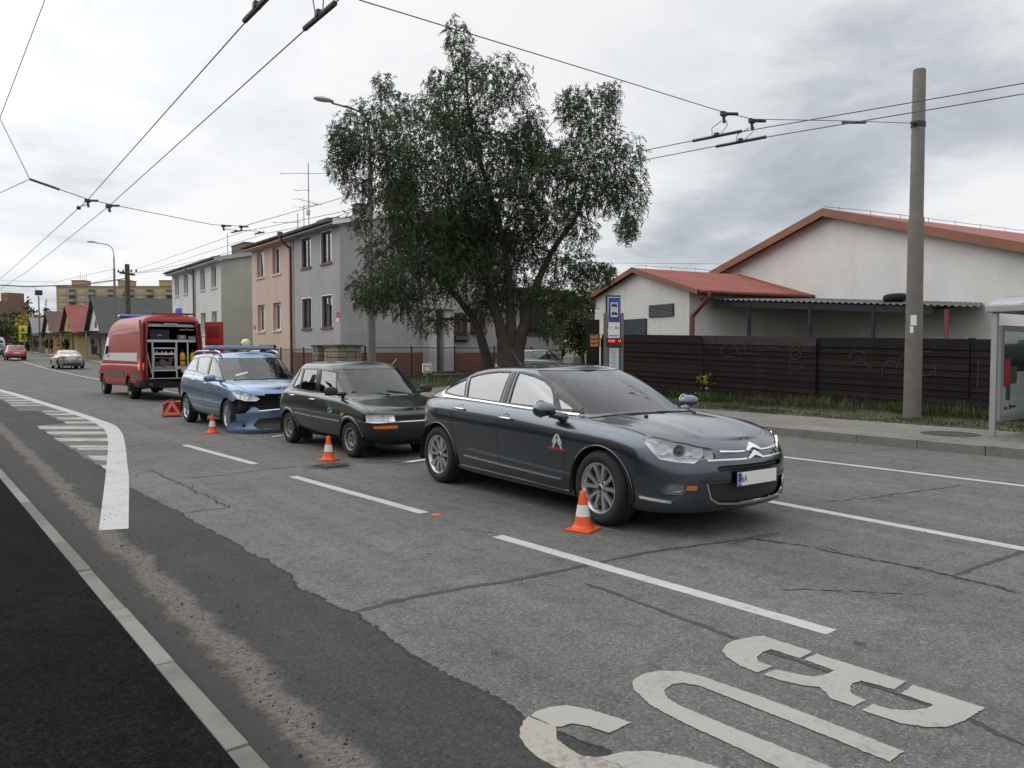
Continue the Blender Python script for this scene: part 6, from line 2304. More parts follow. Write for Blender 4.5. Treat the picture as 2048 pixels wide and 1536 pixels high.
M_greypl = plaster('grey_render', (0.36, 0.355, 0.355))
M_pinkpl = plaster('pink_render', (0.56, 0.42, 0.345), (.30, .24, .2), .25)
M_whitepl = plaster('white_render', (0.60, 0.61, 0.585), (.36, .36, .33), .25)
M_creampl = plaster('cream_render', (0.42, 0.43, 0.375), (.28, .28, .24), .25)
M_hallpl = plaster('hall_render', (0.72, 0.705, 0.685), (.36, .35, .34), .22, .5, .14)
M_plinth = plaster('red_plinth', (0.20, 0.085, 0.065), (.10, .06, .05), .5)
M_roofdark = mat('dark_roofing', (0.06, 0.058, 0.058), rough=0.85, var=0.25, vscale=4, bump=.4, bscale=20)
M_gutter = mat('zinc_gutter', (0.16, 0.175, 0.185), rough=0.5, metal=0.4, var=0.15, vscale=3, dirt=(.08, .07, .06), dscale=3, damt=.5)
M_gutbrown = mat('brown_gutter', (0.11, 0.065, 0.045), rough=0.55, metal=0.2, var=0.2, vscale=3)
M_pipebrown = mat('brown_pipe', (0.10, 0.055, 0.04), rough=0.5, var=0.15)
M_brick = mat('chimney_brick', (0.17, 0.105, 0.075), rough=0.9, var=0.3, vscale=5, bump=.4, bscale=25)
M_brick2 = mat('chimney_brick_pale', (0.21, 0.15, 0.115), rough=0.9, var=0.3, vscale=5, bump=.4, bscale=25)
M_mortar = mat('mortar', (0.22, 0.21, 0.19), rough=0.95)
M_wframe = mat('white_frame', (0.70, 0.70, 0.69), rough=0.45, var=0.04)
M_bframe = mat('brown_frame', (0.065, 0.038, 0.028), rough=0.5, var=0.15, vscale=6)
M_pane = mat('window_pane', (0.035, 0.045, 0.05), rough=0.05, spec=0.9, var=0.3, vscale=1.2)
M_curtain = mat('net_curtain', (0.62, 0.62, 0.61), rough=0.9, var=0.15, vscale=6)
M_border = mat('white_border', (0.72, 0.72, 0.70), rough=0.7, var=0.05)
M_sillb = mat('brown_sill', (0.12, 0.085, 0.065), rough=0.6, var=0.15)
M_sillw = mat('white_sill', (0.55, 0.55, 0.54), rough=0.6)


class Wall:
 """upright wall face with rectangular openings; axis frame: p0 + u*s + z, n = outward normal"""
 def __init__(self, p0, u, n):
  self.p0, self.u, self.n = Vector(p0), Vector(u), Vector(n)

 def at(self, s, z, d=0.0):
  return self.p0 + self.u * s + Vector((0, 0, z)) + self.n * d

 def face(self, mb, s0, s1, z0, z1, holes=(), reveal=.16, top=None):
  S_ = sorted({s0, s1, *[h[0] for h in holes], *[h[1] for h in holes]})
  Z_ = sorted({z0, z1, *[h[2] for h in holes], *[h[3] for h in holes]})
  for a, b in zip(S_[:-1], S_[1:]):
   for c, d in zip(Z_[:-1], Z_[1:]):
    if any(h[0] - 1e-6 <= a and b <= h[1] + 1e-6 and h[2] - 1e-6 <= c and d <= h[3] + 1e-6 for h in holes):
     continue
    mb.add([self.at(a, c), self.at(b, c), self.at(b, d), self.at(a, d)], [(0, 1, 2, 3)])
  for a, b, c, d in holes:
   q = [self.at(a, c), self.at(b, c), self.at(b, d), self.at(a, d)]
   r = [self.at(a, c, -reveal), self.at(b, c, -reveal), self.at(b, d, -reveal), self.at(a, d, -reveal)]
   mb.add(q + r, [(i, (i + 1) % 4, 4 + (i + 1) % 4, 4 + i) for i in range(4)])
  return mb

 def block(self, mb, s0, s1, z0, z1, d0, d1):
  vs = [self.at(s, z, d) for s in (s0, s1) for z in (z0, z1) for d in (d0, d1)]
  return mb.add(vs, [(0, 1, 3, 2), (4, 6, 7, 5), (0, 4, 5, 1), (2, 3, 7, 6), (0, 2, 6, 4), (1, 5, 7, 3)])

 def window(self, parent, s0, s1, z0, z1, fr, reveal=.14, style='pair', sill=None, border=None, curtain=0.5, ajar=False, seed=0):
  """a window part (frame) with panes, sill, border and curtain as its own pieces"""
  r_ = random.Random(seed)
  fw = .055
  mb = MB()
  d = -reveal
  for a, b, c, e in ((s0, s0 + fw, z0, z1), (s1 - fw, s1, z0, z1), (s0 + fw, s1 - fw, z0, z0 + fw), (s0 + fw, s1 - fw, z1 - fw, z1)):
   self.block(mb, a, b, c, e, d - .05, d + .005)
  sm = (s0 + s1) / 2
  panes = [(s0 + fw, s1 - fw, z0 + fw, z1 - fw)]
  if style == 'pair':
   self.block(mb, sm - .05, sm + .05, z0 + fw, z1 - fw, d - .05, d + .012)
   panes = [(s0 + fw, sm - .05, z0 + fw, z1 - fw), (sm + .05, s1 - fw, z0 + fw, z1 - fw)]
  w = mb.obj('window', fr, parent)
  for i, (a, b, c, e) in enumerate(panes):
   mb = MB()
   tilt = .12 if (ajar and i == 0) else 0
   for (a1, b1, c1, e1) in ((a, a + .035, c, e), (b - .035, b, c, e), (a + .035, b - .035, c, c + .035), (a + .035, b - .035, e - .035, e)):
    mb_ = self.block(mb, a1, b1, c1, e1, d - .035, d - .002)
   mb.obj('sash', fr, w)
   mb = MB()
   self.block(mb, a + .035, b - .035, c + .035, e - .035, d - .03, d - .022)
   if tilt:
    k = MB()
    p = [self.at(a, c, d + .01), self.at(b, c, d + .01), self.at(b, e, d + tilt), self.at(a, e, d + tilt)]
    k.add(p + [v - self.n * .03 for v in p], [(0, 1, 2, 3), (4, 7, 6, 5), (0, 4, 5, 1), (1, 5, 6, 2), (2, 6, 7, 3), (3, 7, 4, 0)])
    k.obj('open_sash', fr, w)
   mb.obj('pane', M_windowglass, w)
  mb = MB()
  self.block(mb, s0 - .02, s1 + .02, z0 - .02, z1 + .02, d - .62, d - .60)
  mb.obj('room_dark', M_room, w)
  if curtain > 0:
   mb = MB()
   n = 24
   c0 = z0 + (z1 - z0) * (1 - curtain)
   vs = []
   for i in range(n + 1):
    s = lerp(s0 + .03, s1 - .03, i / n)
    dd = d - .075 - .02 * math.sin(i * 2.1)
    vs += [self.at(s, c0, dd), self.at(s, z1, dd)]
   mb.add(vs, [(2 * i, 2 * i + 2, 2 * i + 3, 2 * i + 1) for i in range(n)])
   mb.obj('curtain', M_curtain, w, smooth=True)
  if sill:
   mb = MB()
   self.block(mb, s0 - .06, s1 + .06, z0 - .07, z0 - .003, -.10, .07)
   mb.obj('sill', sill, w)
  if border:
   mb = MB()
   for a, b, c, e in ((s0 - .05, s0 - .004, z0, z1 + .05), (s1 + .004, s1 + .05, z0, z1 + .05), (s0 - .004, s1 + .004, z1 + .004, z1 + .05)):
    self.block(mb, a, b, c, e, -.01, .012)
   mb.obj('border', border, w)
  return w


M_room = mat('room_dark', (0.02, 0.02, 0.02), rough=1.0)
M_windowglass = glass('house_glass', (0.55, 0.58, 0.58), 1.75)


def brick_stack(parent, name, x0, x1, y0, y1, z0, z1, m, cap=True, cell=(.26, .085)):
 """chimney: brick core with courses of separate proud bricks on the faces that show"""
 st = MB().box(((x0 + x1) / 2, (y0 + y1) / 2, (z0 + z1) / 2), (x1 - x0 - .03, y1 - y0 - .03, z1 - z0)).obj(name, M_mortar, parent)
 me = MB().bbox((0, 0, 0), (.125, .245, .07), .006).obj('brick', m, st)
 me2 = MB().bbox((0, 0, 0), (.245, .125, .07), .006).obj('brick', m, st)
 first = True
 k = 0
 z = z0 + .45
 while z < z1 - .06:
  off = .13 if k % 2 else 0
  y = y0 + .125 + off
  while y < y1 - .10:
   for x in (x0 + .05,):
    o = me if first else link_mesh('brick', me.data, st)
    o.location = (x, y, z + .04)
    first = False
   y += cell[0]
  x = x0 + .26 + off
  while x < x1 - .10:
   o = link_mesh('brick', me2.data, st)
   o.location = (x, y0 + .05, z + .04)
   x += cell[0]
  z += cell[1]
  k += 1
 me2.location = (x0 + .26, y0 + .05, z1 - .03)
 if cap:
  MB().box(((x0 + x1) / 2, (y0 + y1) / 2, z1 + .03), (x1 - x0 + .10, y1 - y0 + .10, .07)).obj('chimney_cap', mat('cap_concrete', (.16, .155, .15), rough=.9, var=.2), st)
 return st


def terrace_house(name, label, y0, y1, base, depth, eave, pitch, wall_m, gable_m, roof_m, gut_m, fr, wins, gable_side=None, sill=M_sillb, border=None, plinth=None, X0=14.4, verge_m=None, curtains=.78, rear=True):
 t = thing(name, label, 'house', (X0, (y0 + y1) / 2, base))
 oy = (y0 + y1) / 2
 L_ = y1 - y0
 front = Wall((0, -L_ / 2, 0), (0, 1, 0), (-1, 0, 0))
 holes = [(a - y0, b - y0, c - base, d - base) for a, b, c, d in wins]
 mb = MB()
 rv = .10 if border else .17
 front.face(mb, 0, L_, 0, eave - base, holes, reveal=rv)
 mb.obj('front_wall', wall_m, t)
 ridge_x = depth / 2
 zr = eave - base + math.tan(pitch) * ridge_x
 ez = eave - base
 mb = MB()
 for s, yy in ((-1, -L_ / 2), (1, L_ / 2)):
  if gable_side in (s, 0):
   mb.add([(0, yy, 0), (depth, yy, 0), (depth, yy, ez), (ridge_x, yy, zr), (0, yy, ez)], [(0, 1, 2, 3, 4)])
 if mb.v:
  mb.obj('gable_wall', gable_m, t, sep=True)
 MB().add([(depth, -L_ / 2, 0), (depth, L_ / 2, 0), (depth, L_ / 2, ez), (depth, -L_ / 2, ez)], [(0, 1, 2, 3)]).obj('rear_wall', gable_m, t)
 if plinth:
  mb = MB()
  front.block(mb, 0, L_, 0, plinth - base, -.05, .025)
  if gable_side == -1:
   mb.box((depth / 2 + .0, -L_ / 2 - .0125 + .01, (plinth - base) / 2), (depth + .045, .045, plinth - base - .004))
  mb.obj('plinth', M_plinth, t)
 # roof slabs with overhang, verge boards, soffit
 ov, th = .42, .14
 gy0 = -L_ / 2 - (.22 if gable_side in (-1, 0) else 0)
 gy1 = L_ / 2 + (.22 if gable_side in (1, 0) else 0)
 rf = MB()
 tp = math.tan(pitch)
 for sgn in (0, 1):
  xa, xb = (-ov, ridge_x) if sgn == 0 else (depth + ov, ridge_x)
  za = ez - tp * ov
  vs = [(xa, gy0, za), (xa, gy1, za), (xb, gy1, zr), (xb, gy0, zr)]
  rf.add([(x, y, z + .03) for x, y, z in vs] + [(x, y, z + .03 + th) for x, y, z in vs], [(3, 2, 1, 0), (4, 5, 6, 7), (0, 1, 5, 4), (1, 2, 6, 5), (2, 3, 7, 6), (3, 0, 4, 7)])
 roof = rf.obj('roof', roof_m, t)
 # courses of tiles showing along the eave edge
 n = int((gy1 - gy0) / .3)
 tile = MB().bbox((0, 0, 0), (.42, .27, .035), .01).obj('roof_tile', roof_m, roof)
 for i in range(n):
  o = tile if i == 0 else link_mesh('roof_tile', tile.data, roof)
  o.location = (-ov + .14, gy0 + .16 + i * (gy1 - gy0 - .05) / n, ez - tp * (ov - .16) + .03 + th + .02)
  o.rotation_euler = (0, -pitch, 0)
 if gable_side in (-1, 0):
  mb = MB()
  for xa, za, xb, zb in ((-ov, ez - tp * ov, ridge_x, zr), (ridge_x, zr, depth + ov, ez - tp * ov)):
   y = gy0 - .012
   vs = [(xa, y, za - .08), (xb, y, zb - .08), (xb, y, zb + th + .02), (xa, y, za + th + .02)]
   mb.add(vs + [(x, q + .025, z) for x, q, z in vs], [(0, 1, 2, 3), (7, 6, 5, 4), (0, 4, 5, 1), (2, 6, 7, 3), (3, 7, 4, 0), (1, 5, 6, 2)])
  mb.obj('verge_board', verge_m or M_border, t, sep=True)
 mb = MB().box((-ov / 2 - .01, (gy0 + gy1) / 2, ez - tp * ov - .03), (ov + .04, gy1 - gy0 - .03, .05))
 mb.obj('soffit', wall_m, t)
 # half-round gutter
 mb = MB()
 m = 9
 prof = [(-.075 * math.cos(math.pi * k / (m - 1)), -.075 * math.sin(math.pi * k / (m - 1))) for k in range(m)]
 xg, zg = -ov - .08, ez - tp * ov + .13
 vs = []
 for y in (gy0 - .02, gy1 + .02):
  vs += [(xg + a, y, zg + b) for a, b in prof] + [(xg + a * .85, y, zg + b * .85) for a, b in reversed(prof)]
 q = 2 * m
 mb.add(vs, [(i, (i + 1) % q, q + (i + 1) % q, q + i) for i in range(q)] + [tuple(range(q)), tuple(reversed(range(q, 2 * q)))])
 g = mb.obj('gutter', gut_m, t)
 br = MB()
 k = gy0 + .4
 while k < gy1 - .2:
  br.tube([(xg + prof[j][0] * 1.15, k, zg + prof[j][1] * 1.15) for j in range(m)], .013, 5)
  k += .85
 br.obj('gutter_bracket', gut_m, g, sep=True)
 for i, (a, b, c, d) in enumerate(holes):
  front.window(t, a, b, c, d, fr, reveal=rv, sill=sill, border=border, curtain=curtains if i % 3 else curtains * 1.2, ajar=(name == 'pink_house' and i == 3), seed=i)
 return t, front, (ez, zr, ridge_x, depth, L_)


def downpipe(parent, pts, r, m):
 o = MB().tube(smooth_pts3(pts), r, 10).obj('downpipe', m, parent, smooth=True)
 return o


def smooth_pts3(pts, n=5):
 out = []
 P = [pts[0]] + list(pts) + [pts[-1]]
 for i in range(1, len(P) - 2):
  p0, p1, p2, p3 = (Vector(P[j]) for j in (i - 1, i, i + 1, i + 2))
  for k in range(n):
   t = k / n
   out.append(tuple(0.5 * (2 * p1 + (p2 - p0) * t + (2 * p0 - 5 * p1 + 4 * p2 - p3) * t * t + (3 * p1 - p0 - 3 * p2 + p3) * t ** 3)))
 out.append(tuple(P[-1]))
 return out


BASE = .30
W4 = lambda ys: [(a, b, c, d) for a, b in ys for c, d in ((2.62, 4.03), (5.47, 6.87))]
grey_house, gfront, ginfo = terrace_house('grey_house', 'grey rendered two-storey house with brown white-edged windows and a red plinth', 31.42, 37.1, BASE, 9.6, 7.12, R(12.5), M_greypl, M_greypl, M_roofdark, M_gutter, M_bframe,
          W4([(32.25, 33.38), (34.55, 35.68)]), gable_side=-1, sill=M_sillb, border=M_border, plinth=1.5)
pink_house, pfront, _ = terrace_house('pink_house', 'pale pink two-storey house with white windows joined to the grey house', 37.1, 42.68, BASE, 9.6, 7.12, R(12.5), M_pinkpl, M_pinkpl, M_gutbrown, M_gutbrown, M_wframe,
         W4([(38.4, 39.52), (40.75, 41.85)]), gable_side=1, sill=M_sillw, plinth=None)
white_house, wfront, _ = terrace_house('white_house', 'white two-storey house with a greenish side wall and satellite dish', 48.25, 59.8, BASE, 9.6, 7.12, R(12.5), M_whitepl, M_creampl, M_roofdark, M_gutter, M_wframe,
          W4([(49.12, 50.25), (51.53, 52.65), (55.6, 56.68), (57.95, 59.05)]), gable_side=0, sill=M_sillw, verge_m=mat('zinc_verge', (.36, .40, .42), rough=.5, metal=.3))
# downpipes
downpipe(grey_house, [(-.50, 2.84 + .05, 6.80), (-.46, 2.8, 6.62), (-.12, 2.72, 6.30), (-.06, 2.70, 6.1), (-.06, 2.70, 3.5), (-.06, 2.70, .1)], .055, M_pipebrown)
MB().box((-.50, 2.86, 6.93), (.20, .22, .20)).obj('rainwater_head', M_pipebrown, grey_house)
MB().tube([(-.03, 2.38, 6.7), (-.03, 2.38, .2)], .018, 6).obj('cable_duct', mat('grey_duct', (.33, .33, .33), rough=.6), grey_house)
downpipe(white_house, [(-.50, .30, 6.75), (-.46, .25, 6.6), (-.12, .10, 6.35), (-.06, .06, 6.1), (-.06, .06, .1)], .055, M_gutter)
MB().tube([(-.03, -.28, 6.7), (-.03, -.28, .2)], .02, 6).obj('cable_duct', M_gutter, white_house)
# chimneys
brick_stack(grey_house, 'chimney', 3.3, 4.0, 2.2, 3.9 - 1.05, 7.3, 9.0 - BASE, M_brick)
brick_stack(grey_house, 'chimney', 3.3, 4.1, -2.3, -.7, 7.3, 9.25 - BASE, M_brick)
brick_stack(pink_house, 'chimney', 3.3, 4.1, .2, 1.6, 7.3, 8.75 - BASE, M_brick2)
brick_stack(white_house, 'chimney', 3.2, 4.1, -.4, 2.4, 7.3, 8.95 - BASE, M_brick2)
# red enamel house-number plates with a white card below
for h, y, z in ((grey_house, -2.60, 2.85), (pink_house, 2.45, 2.55)):
 MB().box((-.016, y, z), (.02, .30, .22)).obj('number_sign', mat('enamel_red', (.42, .04, .04), rough=.4), h)
 MB().box((-.014, y, z - .24), (.016, .26, .20)).obj('notice', mat('white_card', (.6, .6, .6), rough=.6), h)
# gable of the grey house: entrance pillars, door, windows with flower boxes (local x into the plot, y = -2.84 is the wall face)
GY = -2.84
side = Wall((0, GY, 0), (1, 0, 0), (0, -1, 0))
mb = MB()
side.block(mb, 4.10, 4.52, -.0, 3.2, .0, .55)
side.block(mb, 4.92, 5.45, .0, 3.2, .0, .55)
mb.obj('porch_pillar', plaster('porch_white', (.52, .52, .51)), grey_house, sep=True)
mb = MB()
side.block(mb, 4.0, 5.6, 3.2, 3.42, .0, .75)
mb.obj('porch_roof', M_greypl, grey_house)
mb = MB()
side.block(mb, 4.53, 4.91, .3, 3.18, -.02, .02)
mb.obj('front_door', M_bframe, grey_house)
mb = MB()
for i in range(3):
 side.block(mb, 4.0 - .1 * i, 5.55 + .1 * i, .0, .34 - .11 * i, .56 + .28 * i, .83 + .28 * i)
mb.obj('porch_step', M_kerb, grey_house, sep=True)
for s0, s1, z0, z1 in ((5.75, 6.55, 1.78, 3.1), (6.75, 7.6, 2.15, 3.3)):
 w = side.window(grey_house, s0, s1, z0, z1, M_bframe, reveal=-.055, sill=M_sillb, curtain=.4)
M_petal = mat('red_petals', (.50, .07, .04), rough=.7, var=.3, vscale=20)
M_leafd = mat('box_leaves', (.035, .07, .02), rough=.8, var=.4, vscale=20)
r_ = random.Random(9)
for s0, s1, z0 in ((5.75, 6.55, 1.80), (6.75, 7.6, 2.17)):
 q = side.at((s0 + s1) / 2, z0, .17)
 bx = thing('flower_box', 'window box of red flowers on the lower gable window of the grey house' if s0 < 6 else 'window box of red flowers on the higher gable window of the grey house', 'flower box',
      grey_house.location + q, 0, 'flower boxes on the grey house')
 MB().bbox((0, 0, .09), (s1 - s0, .20, .17), .01).obj('trough', M_sillb, bx)
 lf, fl = MB(), MB()
 for k in range(170):
  c = Vector((r_.uniform(-.42, .42), r_.gauss(-.05, .07), .16 + abs(r_.gauss(.10, .09))))
  e = .028
  a = Vector((r_.uniform(-1, 1), r_.uniform(-1, 1), r_.uniform(-1, 1))).normalized() * e
  b = a.cross(Vector((r_.uniform(-1, 1), r_.uniform(-1, 1), r_.uniform(-1, 1)))).normalized() * e
  (fl if k % 3 == 0 else lf).add([c - a, c + b, c + a, c - b], [(0, 1, 2, 3)])
 stuff(lf.obj('foliage', M_leafd, bx))
 stuff(fl.obj('blossom', M_petal, bx))
# dish on the white house
d = Vector((3.1, -5.775 - .42, 2.62))
mb = MB().lathe([(.001, .0), (.14, .02), (.27, .075), (.275, .07), (.14, .012), (.001, -.008)], 24, 'Z')
dish = mb.obj('satellite_dish', mat('dish_grey', (.42, .42, .42), rough=.5), white_house, smooth=True)
dish.location = d
dish.rotation_euler = (R(70), 0, R(-35))
MB().tube([d + Vector((0, .42, -.15)), d + Vector((0, .1, -.12)), d + Vector((0, .04, 0))], .02, 6).obj('dish_bracket', M_gutter, white_house)
MB().tube([d + Vector((0, 0, -.2)), d + Vector((-.30, -.30, -.05))], .012, 5).obj('dish_arm', M_gutter, white_house)
MB().box(d + Vector((-.32, -.32, -.03)), (.07, .07, .10)).obj('dish_receiver', M_black, white_house)

# rear wing of the grey house: single-storey, white, large brown window
t = thing('garden_wing', 'low white wing with a large brown-framed window and a red tiled roof edge', 'house', (24.05, 31.75, .35))
mb = MB()
wg = Wall((0, 0, 0), (1, 0, 0), (0, -1, 0))
wg.face(mb, 0, 3.4, 0, 4.25, [(.35, 2.27, 2.1, 3.86)], reveal=.16)
mb.add([(3.4, 0, 0), (3.4, 5, 0), (3.4, 5, 4.25), (3.4, 0, 4.25)], [(0, 1, 2, 3)])
mb.obj('wall', plaster('wing_white', (.47, .465, .455)), t)
wg.window(t, .35, 2.27, 2.1, 3.86, M_bframe, reveal=.14, sill=M_sillb, curtain=.85)
MB().box((1.6, 2.4, 4.33), (4.4, 5.6, .13)).obj('roof', M_roofdark, t)
tile = MB().bbox((0, 0, 0), (.26, .45, .05), .015).obj('roof_tile', mat('clay_tile', (.20, .075, .05), rough=.85, var=.3, vscale=8), t)
for k in range(14):
 o = tile if k == 0 else link_mesh('roof_tile', tile.data, t)
 o.location = (-.45 + k * .3, -.25, 4.42)
 o.rotation_euler = (R(9), 0, 0)

# roof aerials
def aerial(name, label, x, y, z0, z1, yagis, base_h=.0):
 t = thing(name, label, 'aerial', (x, y, z0))
 h = z1 - z0
 MB().tube([(0, 0, -.4), (0, 0, h)], .022, 6).obj('mast', M_gutter, t)
 for zz, ln, rz, nel, off in yagis:
  mb = MB()
  dx, dy = math.cos(rz), math.sin(rz)
  mb.tube([(dx * (off - ln / 2), dy * (off - ln / 2), zz), (dx * (off + ln / 2), dy * (off + ln / 2), zz)], .012, 5)
  for k in range(nel):
   q = off - ln / 2 + .06 + (ln - .12) * k / max(1, nel - 1)
   el = .18 + .22 * (1 - k / nel)
   mb.tube([(dx * q - dy * el, dy * q + dx * el, zz), (dx * q + dy * el, dy * q - dx * el, zz)], .006, 4)
  mb.obj('antenna', M_gutter, t)
 return t


cr = R(-37)
a = aerial('roof_aerial', 'tall roof aerial mast with several antennas on the grey house', 15.5, 37.4, 7.75, 10.9, [(2.65, 2.5, cr, 3, -.15), (1.82, .75, cr, 2, -.32), (1.25, 1.7, R(30), 4, 0), (1.05, 1.5, R(-75), 3, 0)])
MB().bbox((-.03, 0, .72), (.16, .14, .26), .02).obj('amplifier_box', M_whitepl, a)
aerial('roof_aerial', 'short forked roof aerial on the pink house', 16.2, 40.6, 7.85, 8.95, [(.62, 1.5, cr, 3, -.6)])
aerial('roof_aerial', 'thin bare rod aerial beside the pink house chimney', 17.2, 42.2, 8.0, 9.7, [])
aerial('roof_aerial', 'thin bare rod aerial on the grey house roof beside its chimney', 17.4, 35.3, 8.1, 10.0, [])
aerial('roof_aerial', 'thin bare rod aerial on the white house roof', 17.4, 56.6, 8.1, 9.9, [])

# ---------------------------------------------------------------- stone pillars and garden fences
M_stones = [mat('sandstone_%s' % n, c, rough=.95, var=.2, vscale=7, bump=.6, bscale=30, dirt=(.07, .065, .055), dscale=6, damt=.55) for n, c in (('buff', (.22, .19, .145)), ('grey', (.19, .175, .15)), ('ochre', (.25, .205, .14)))]
M_cap = mat('stone_cap', (.07, .068, .062), rough=.9, var=.3, vscale=5)


def stone_block(name, label, x, y, sx, sy, z0, z1, cell=.26, seed=1):
 r_ = random.Random(seed)
 t = thing(name, label, 'pillar', (x, y, z0))
 h = z1 - z0
 MB().box((0, 0, h / 2), (sx - .06, sy - .06, h)).obj('core', mat('mortar_dark', (.10, .095, .085), rough=.95), t)
 MB().bbox((0, 0, h + .04), (sx + .14, sy + .14, .09), .015).obj('cap_slab', M_cap, t)
 rows = max(1, int(h / (cell * .75)))
 rh = h / rows
 for j in range(rows):
  for ax, ln, oth, s in ((0, sx, sy, -1), (1, sy, sx, -1), (0, sx, sy, 1)):
   n = max(1, int(ln / cell))
   cuts = [0] + [(k + r_.uniform(-.22, .22) + (.3 if j % 2 else 0)) / (n + .3 * (j % 2)) for k in range(1, n)] + [1]
   for a, b in zip(cuts[:-1], cuts[1:]):
    w_ = (b - a) * ln - .022
    if w_ < .05:
     continue
    c = -ln / 2 + (a + b) / 2 * ln
    prot = r_.uniform(.0, .03)
    size = (w_, .10, rh - .022) if ax == 0 else (.10, w_, rh - .022)
    pos = (c, s * (oth / 2 - .045 + prot), (j + .5) * rh) if ax == 0 else (s * (oth / 2 - .045 + prot), c, (j + .5) * rh)
    o = MB().bbox((0, 0, 0), size, min(.025, w_ * .2)).obj('stone', r_.choice(M_stones), t)
    o.location = pos
    o.rotation_euler = (0, 0, r_.uniform(-.02, .02))
 return t


stone_block('stone_pier', 'broad square pier of rough yellow stone blocks behind the green hatchback', 14.42, 31.25 - .0, 1.05, 1.45, .15, 1.76, .30, 3)
stone_block('stone_pillar', 'narrow stone gate pillar between the broad pier and the iron fence', 14.15, 32.95, .52, .60, .15, 1.76, .26, 5)
stone_block('stone_pillar', 'stone gate pillar in front of the pink house', 14.1, 39.55, .50, .62, .15, 1.80, .26, 6)
stone_block('stone_pillar', 'stone gate pillar before the gap beside the white house', 14.1, 45.2, .50, .62, .15, 1.80, .26, 8)


def rail_fence(name, label, p0, p1, h, posts, base=.15):
 p0, p1 = Vector(p0), Vector(p1)
 t = thing(name, label, 'fence', p0 + Vector((0, 0, base)))
 v = p1 - p0
 u = v.normalized()
 for k in range(posts):
  q = v * (k / (posts - 1))
  MB().tube([q, q + Vector((0, 0, h + .05))], .035, 6).obj('post', M_fence, t)
 MB().tube([Vector((0, 0, h - .04)), v + Vector((0, 0, h - .04))], .022, 6).obj('rail', M_fence, t)
 MB().tube([Vector((0, 0, .25)), v + Vector((0, 0, .25))], .018, 6).obj('rail', M_fence, t)
 mb = MB()
 n = int(v.length / .10)
 for k in range(n):
  q = v * ((k + .5) / n)
  mb.tube([q + Vector((0, 0, .25)), q + Vector((0, 0, h - .05))], .005, 3, caps=False)
 stuff(mb.obj('wire_infill', M_fence, t))
 return t


M_fence = mat('fence_iron', (.028, .026, .024), rough=.6, metal=.3, var=.3, vscale=6, dirt=(.09, .045, .025), dscale=8, damt=.6)
rail_fence('iron_fence', 'rusty iron fence between the two stone pillars before the pink house', (14.1, 33.35, 0), (14.1, 39.15, 0), 1.55, 5)
rail_fence('iron_fence', 'rusty iron fence before the side passage of the pink house', (14.1, 39.95, 0), (14.1, 44.8, 0), 1.55, 4)
rail_fence('iron_fence', 'rusty iron fence in front of the white house', (14.1, 45.6, 0), (14.1, 62.0, 0), 1.55, 12)
LV = lambda x, y: verge_h(x, y) - .02
t = rail_fence('chain_link_fence', 'dark chain-link fence on thin posts beside the grey house', (15.1, 30.5, 0), (24.2, 30.5, 0), 1.40, 5, base=.36)
mb = MB()
x = 0.0
while x < 9.1 - 1.15:
 mb.tube([(x, 0, .03), (x + 1.15, 0, 1.18 + .03)], .0022, 3, caps=False)
 mb.tube([(x + 1.15, 0, .03), (x, 0, 1.18 + .03)], .0022, 3, caps=False)
 x += .11
stuff(mb.obj('wire_mesh', M_fence, t))
t = thing('metal_gate', 'black tube-framed metal gate behind the parked silver estate', 'gate', (25.3, 30.5, .36))
mb = MB()
for x in (-1.02, 1.02):
 mb.box((x, 0, .68), (.09, .09, 1.36))
mb.obj('post', M_fence, t, sep=True)
mb = MB()
for z in (.12, 1.02, 1.26):
 mb.box((0, 0, z), (1.86, .045, .045))
for x in (-.92, .92):
 mb.box((x, 0, .69), (.045, .045, 1.18))
mb.obj('frame', M_fence, t, sep=True)
mb = MB()
for k in range(16):
 mb.box((-.84 + k * .112, 0, .57), (.012, .012, .86))
stuff(mb.obj('bars', M_fence, t))
# ================================================================ HALL, ANNEX, CANOPY, PLANK FENCE
M_rust = mat('rust_fascia', (.235, .095, .055), rough=.6, var=.15, vscale=2)
M_redroof = mat('red_roofing', (.22, .048, .032), rough=.65, var=.2, vscale=1.5, dirt=(.10, .035, .03), dscale=1.2, damt=.6)
M_redpipe = mat('red_pipe', (.19, .05, .045), rough=.5, var=.12)
M_lead = mat('lead_flashing', (.20, .205, .21), rough=.7, var=.15)
M_steelblue = mat('dark_corrugated', (.030, .034, .040), rough=.6, metal=.3, var=.2)
M_corr = mat('grey_corrugated', (.13, .135, .14), rough=.6, metal=.2, var=.2)
HRZ = R(-8.97)
t = thing('gabled_hall', 'large white gabled hall with a rust-red roof edge behind the plank fence', 'hall', (25.89, 15.55, 0), HRZ)
sl = .30
mb = MB()
mb.add([(0, -9, 0), (0, 9, 0), (0, 9, 3.75), (0, 0, 6.45), (0, -9, 3.75)], [(0, 1, 2, 3, 4)])
mb.obj('gable_wall', M_hallpl, t)
MB().add([(0, -9, 0), (22, -9, 0), (22, -9, 3.75), (0, -9, 3.75)], [(0, 1, 2, 3)]).add([(0, 9, 0), (22, 9, 0), (22, 9, 3.75), (0, 9, 3.75)], [(0, 1, 2, 3)]).obj('side_wall', M_hallpl, t, sep=True)
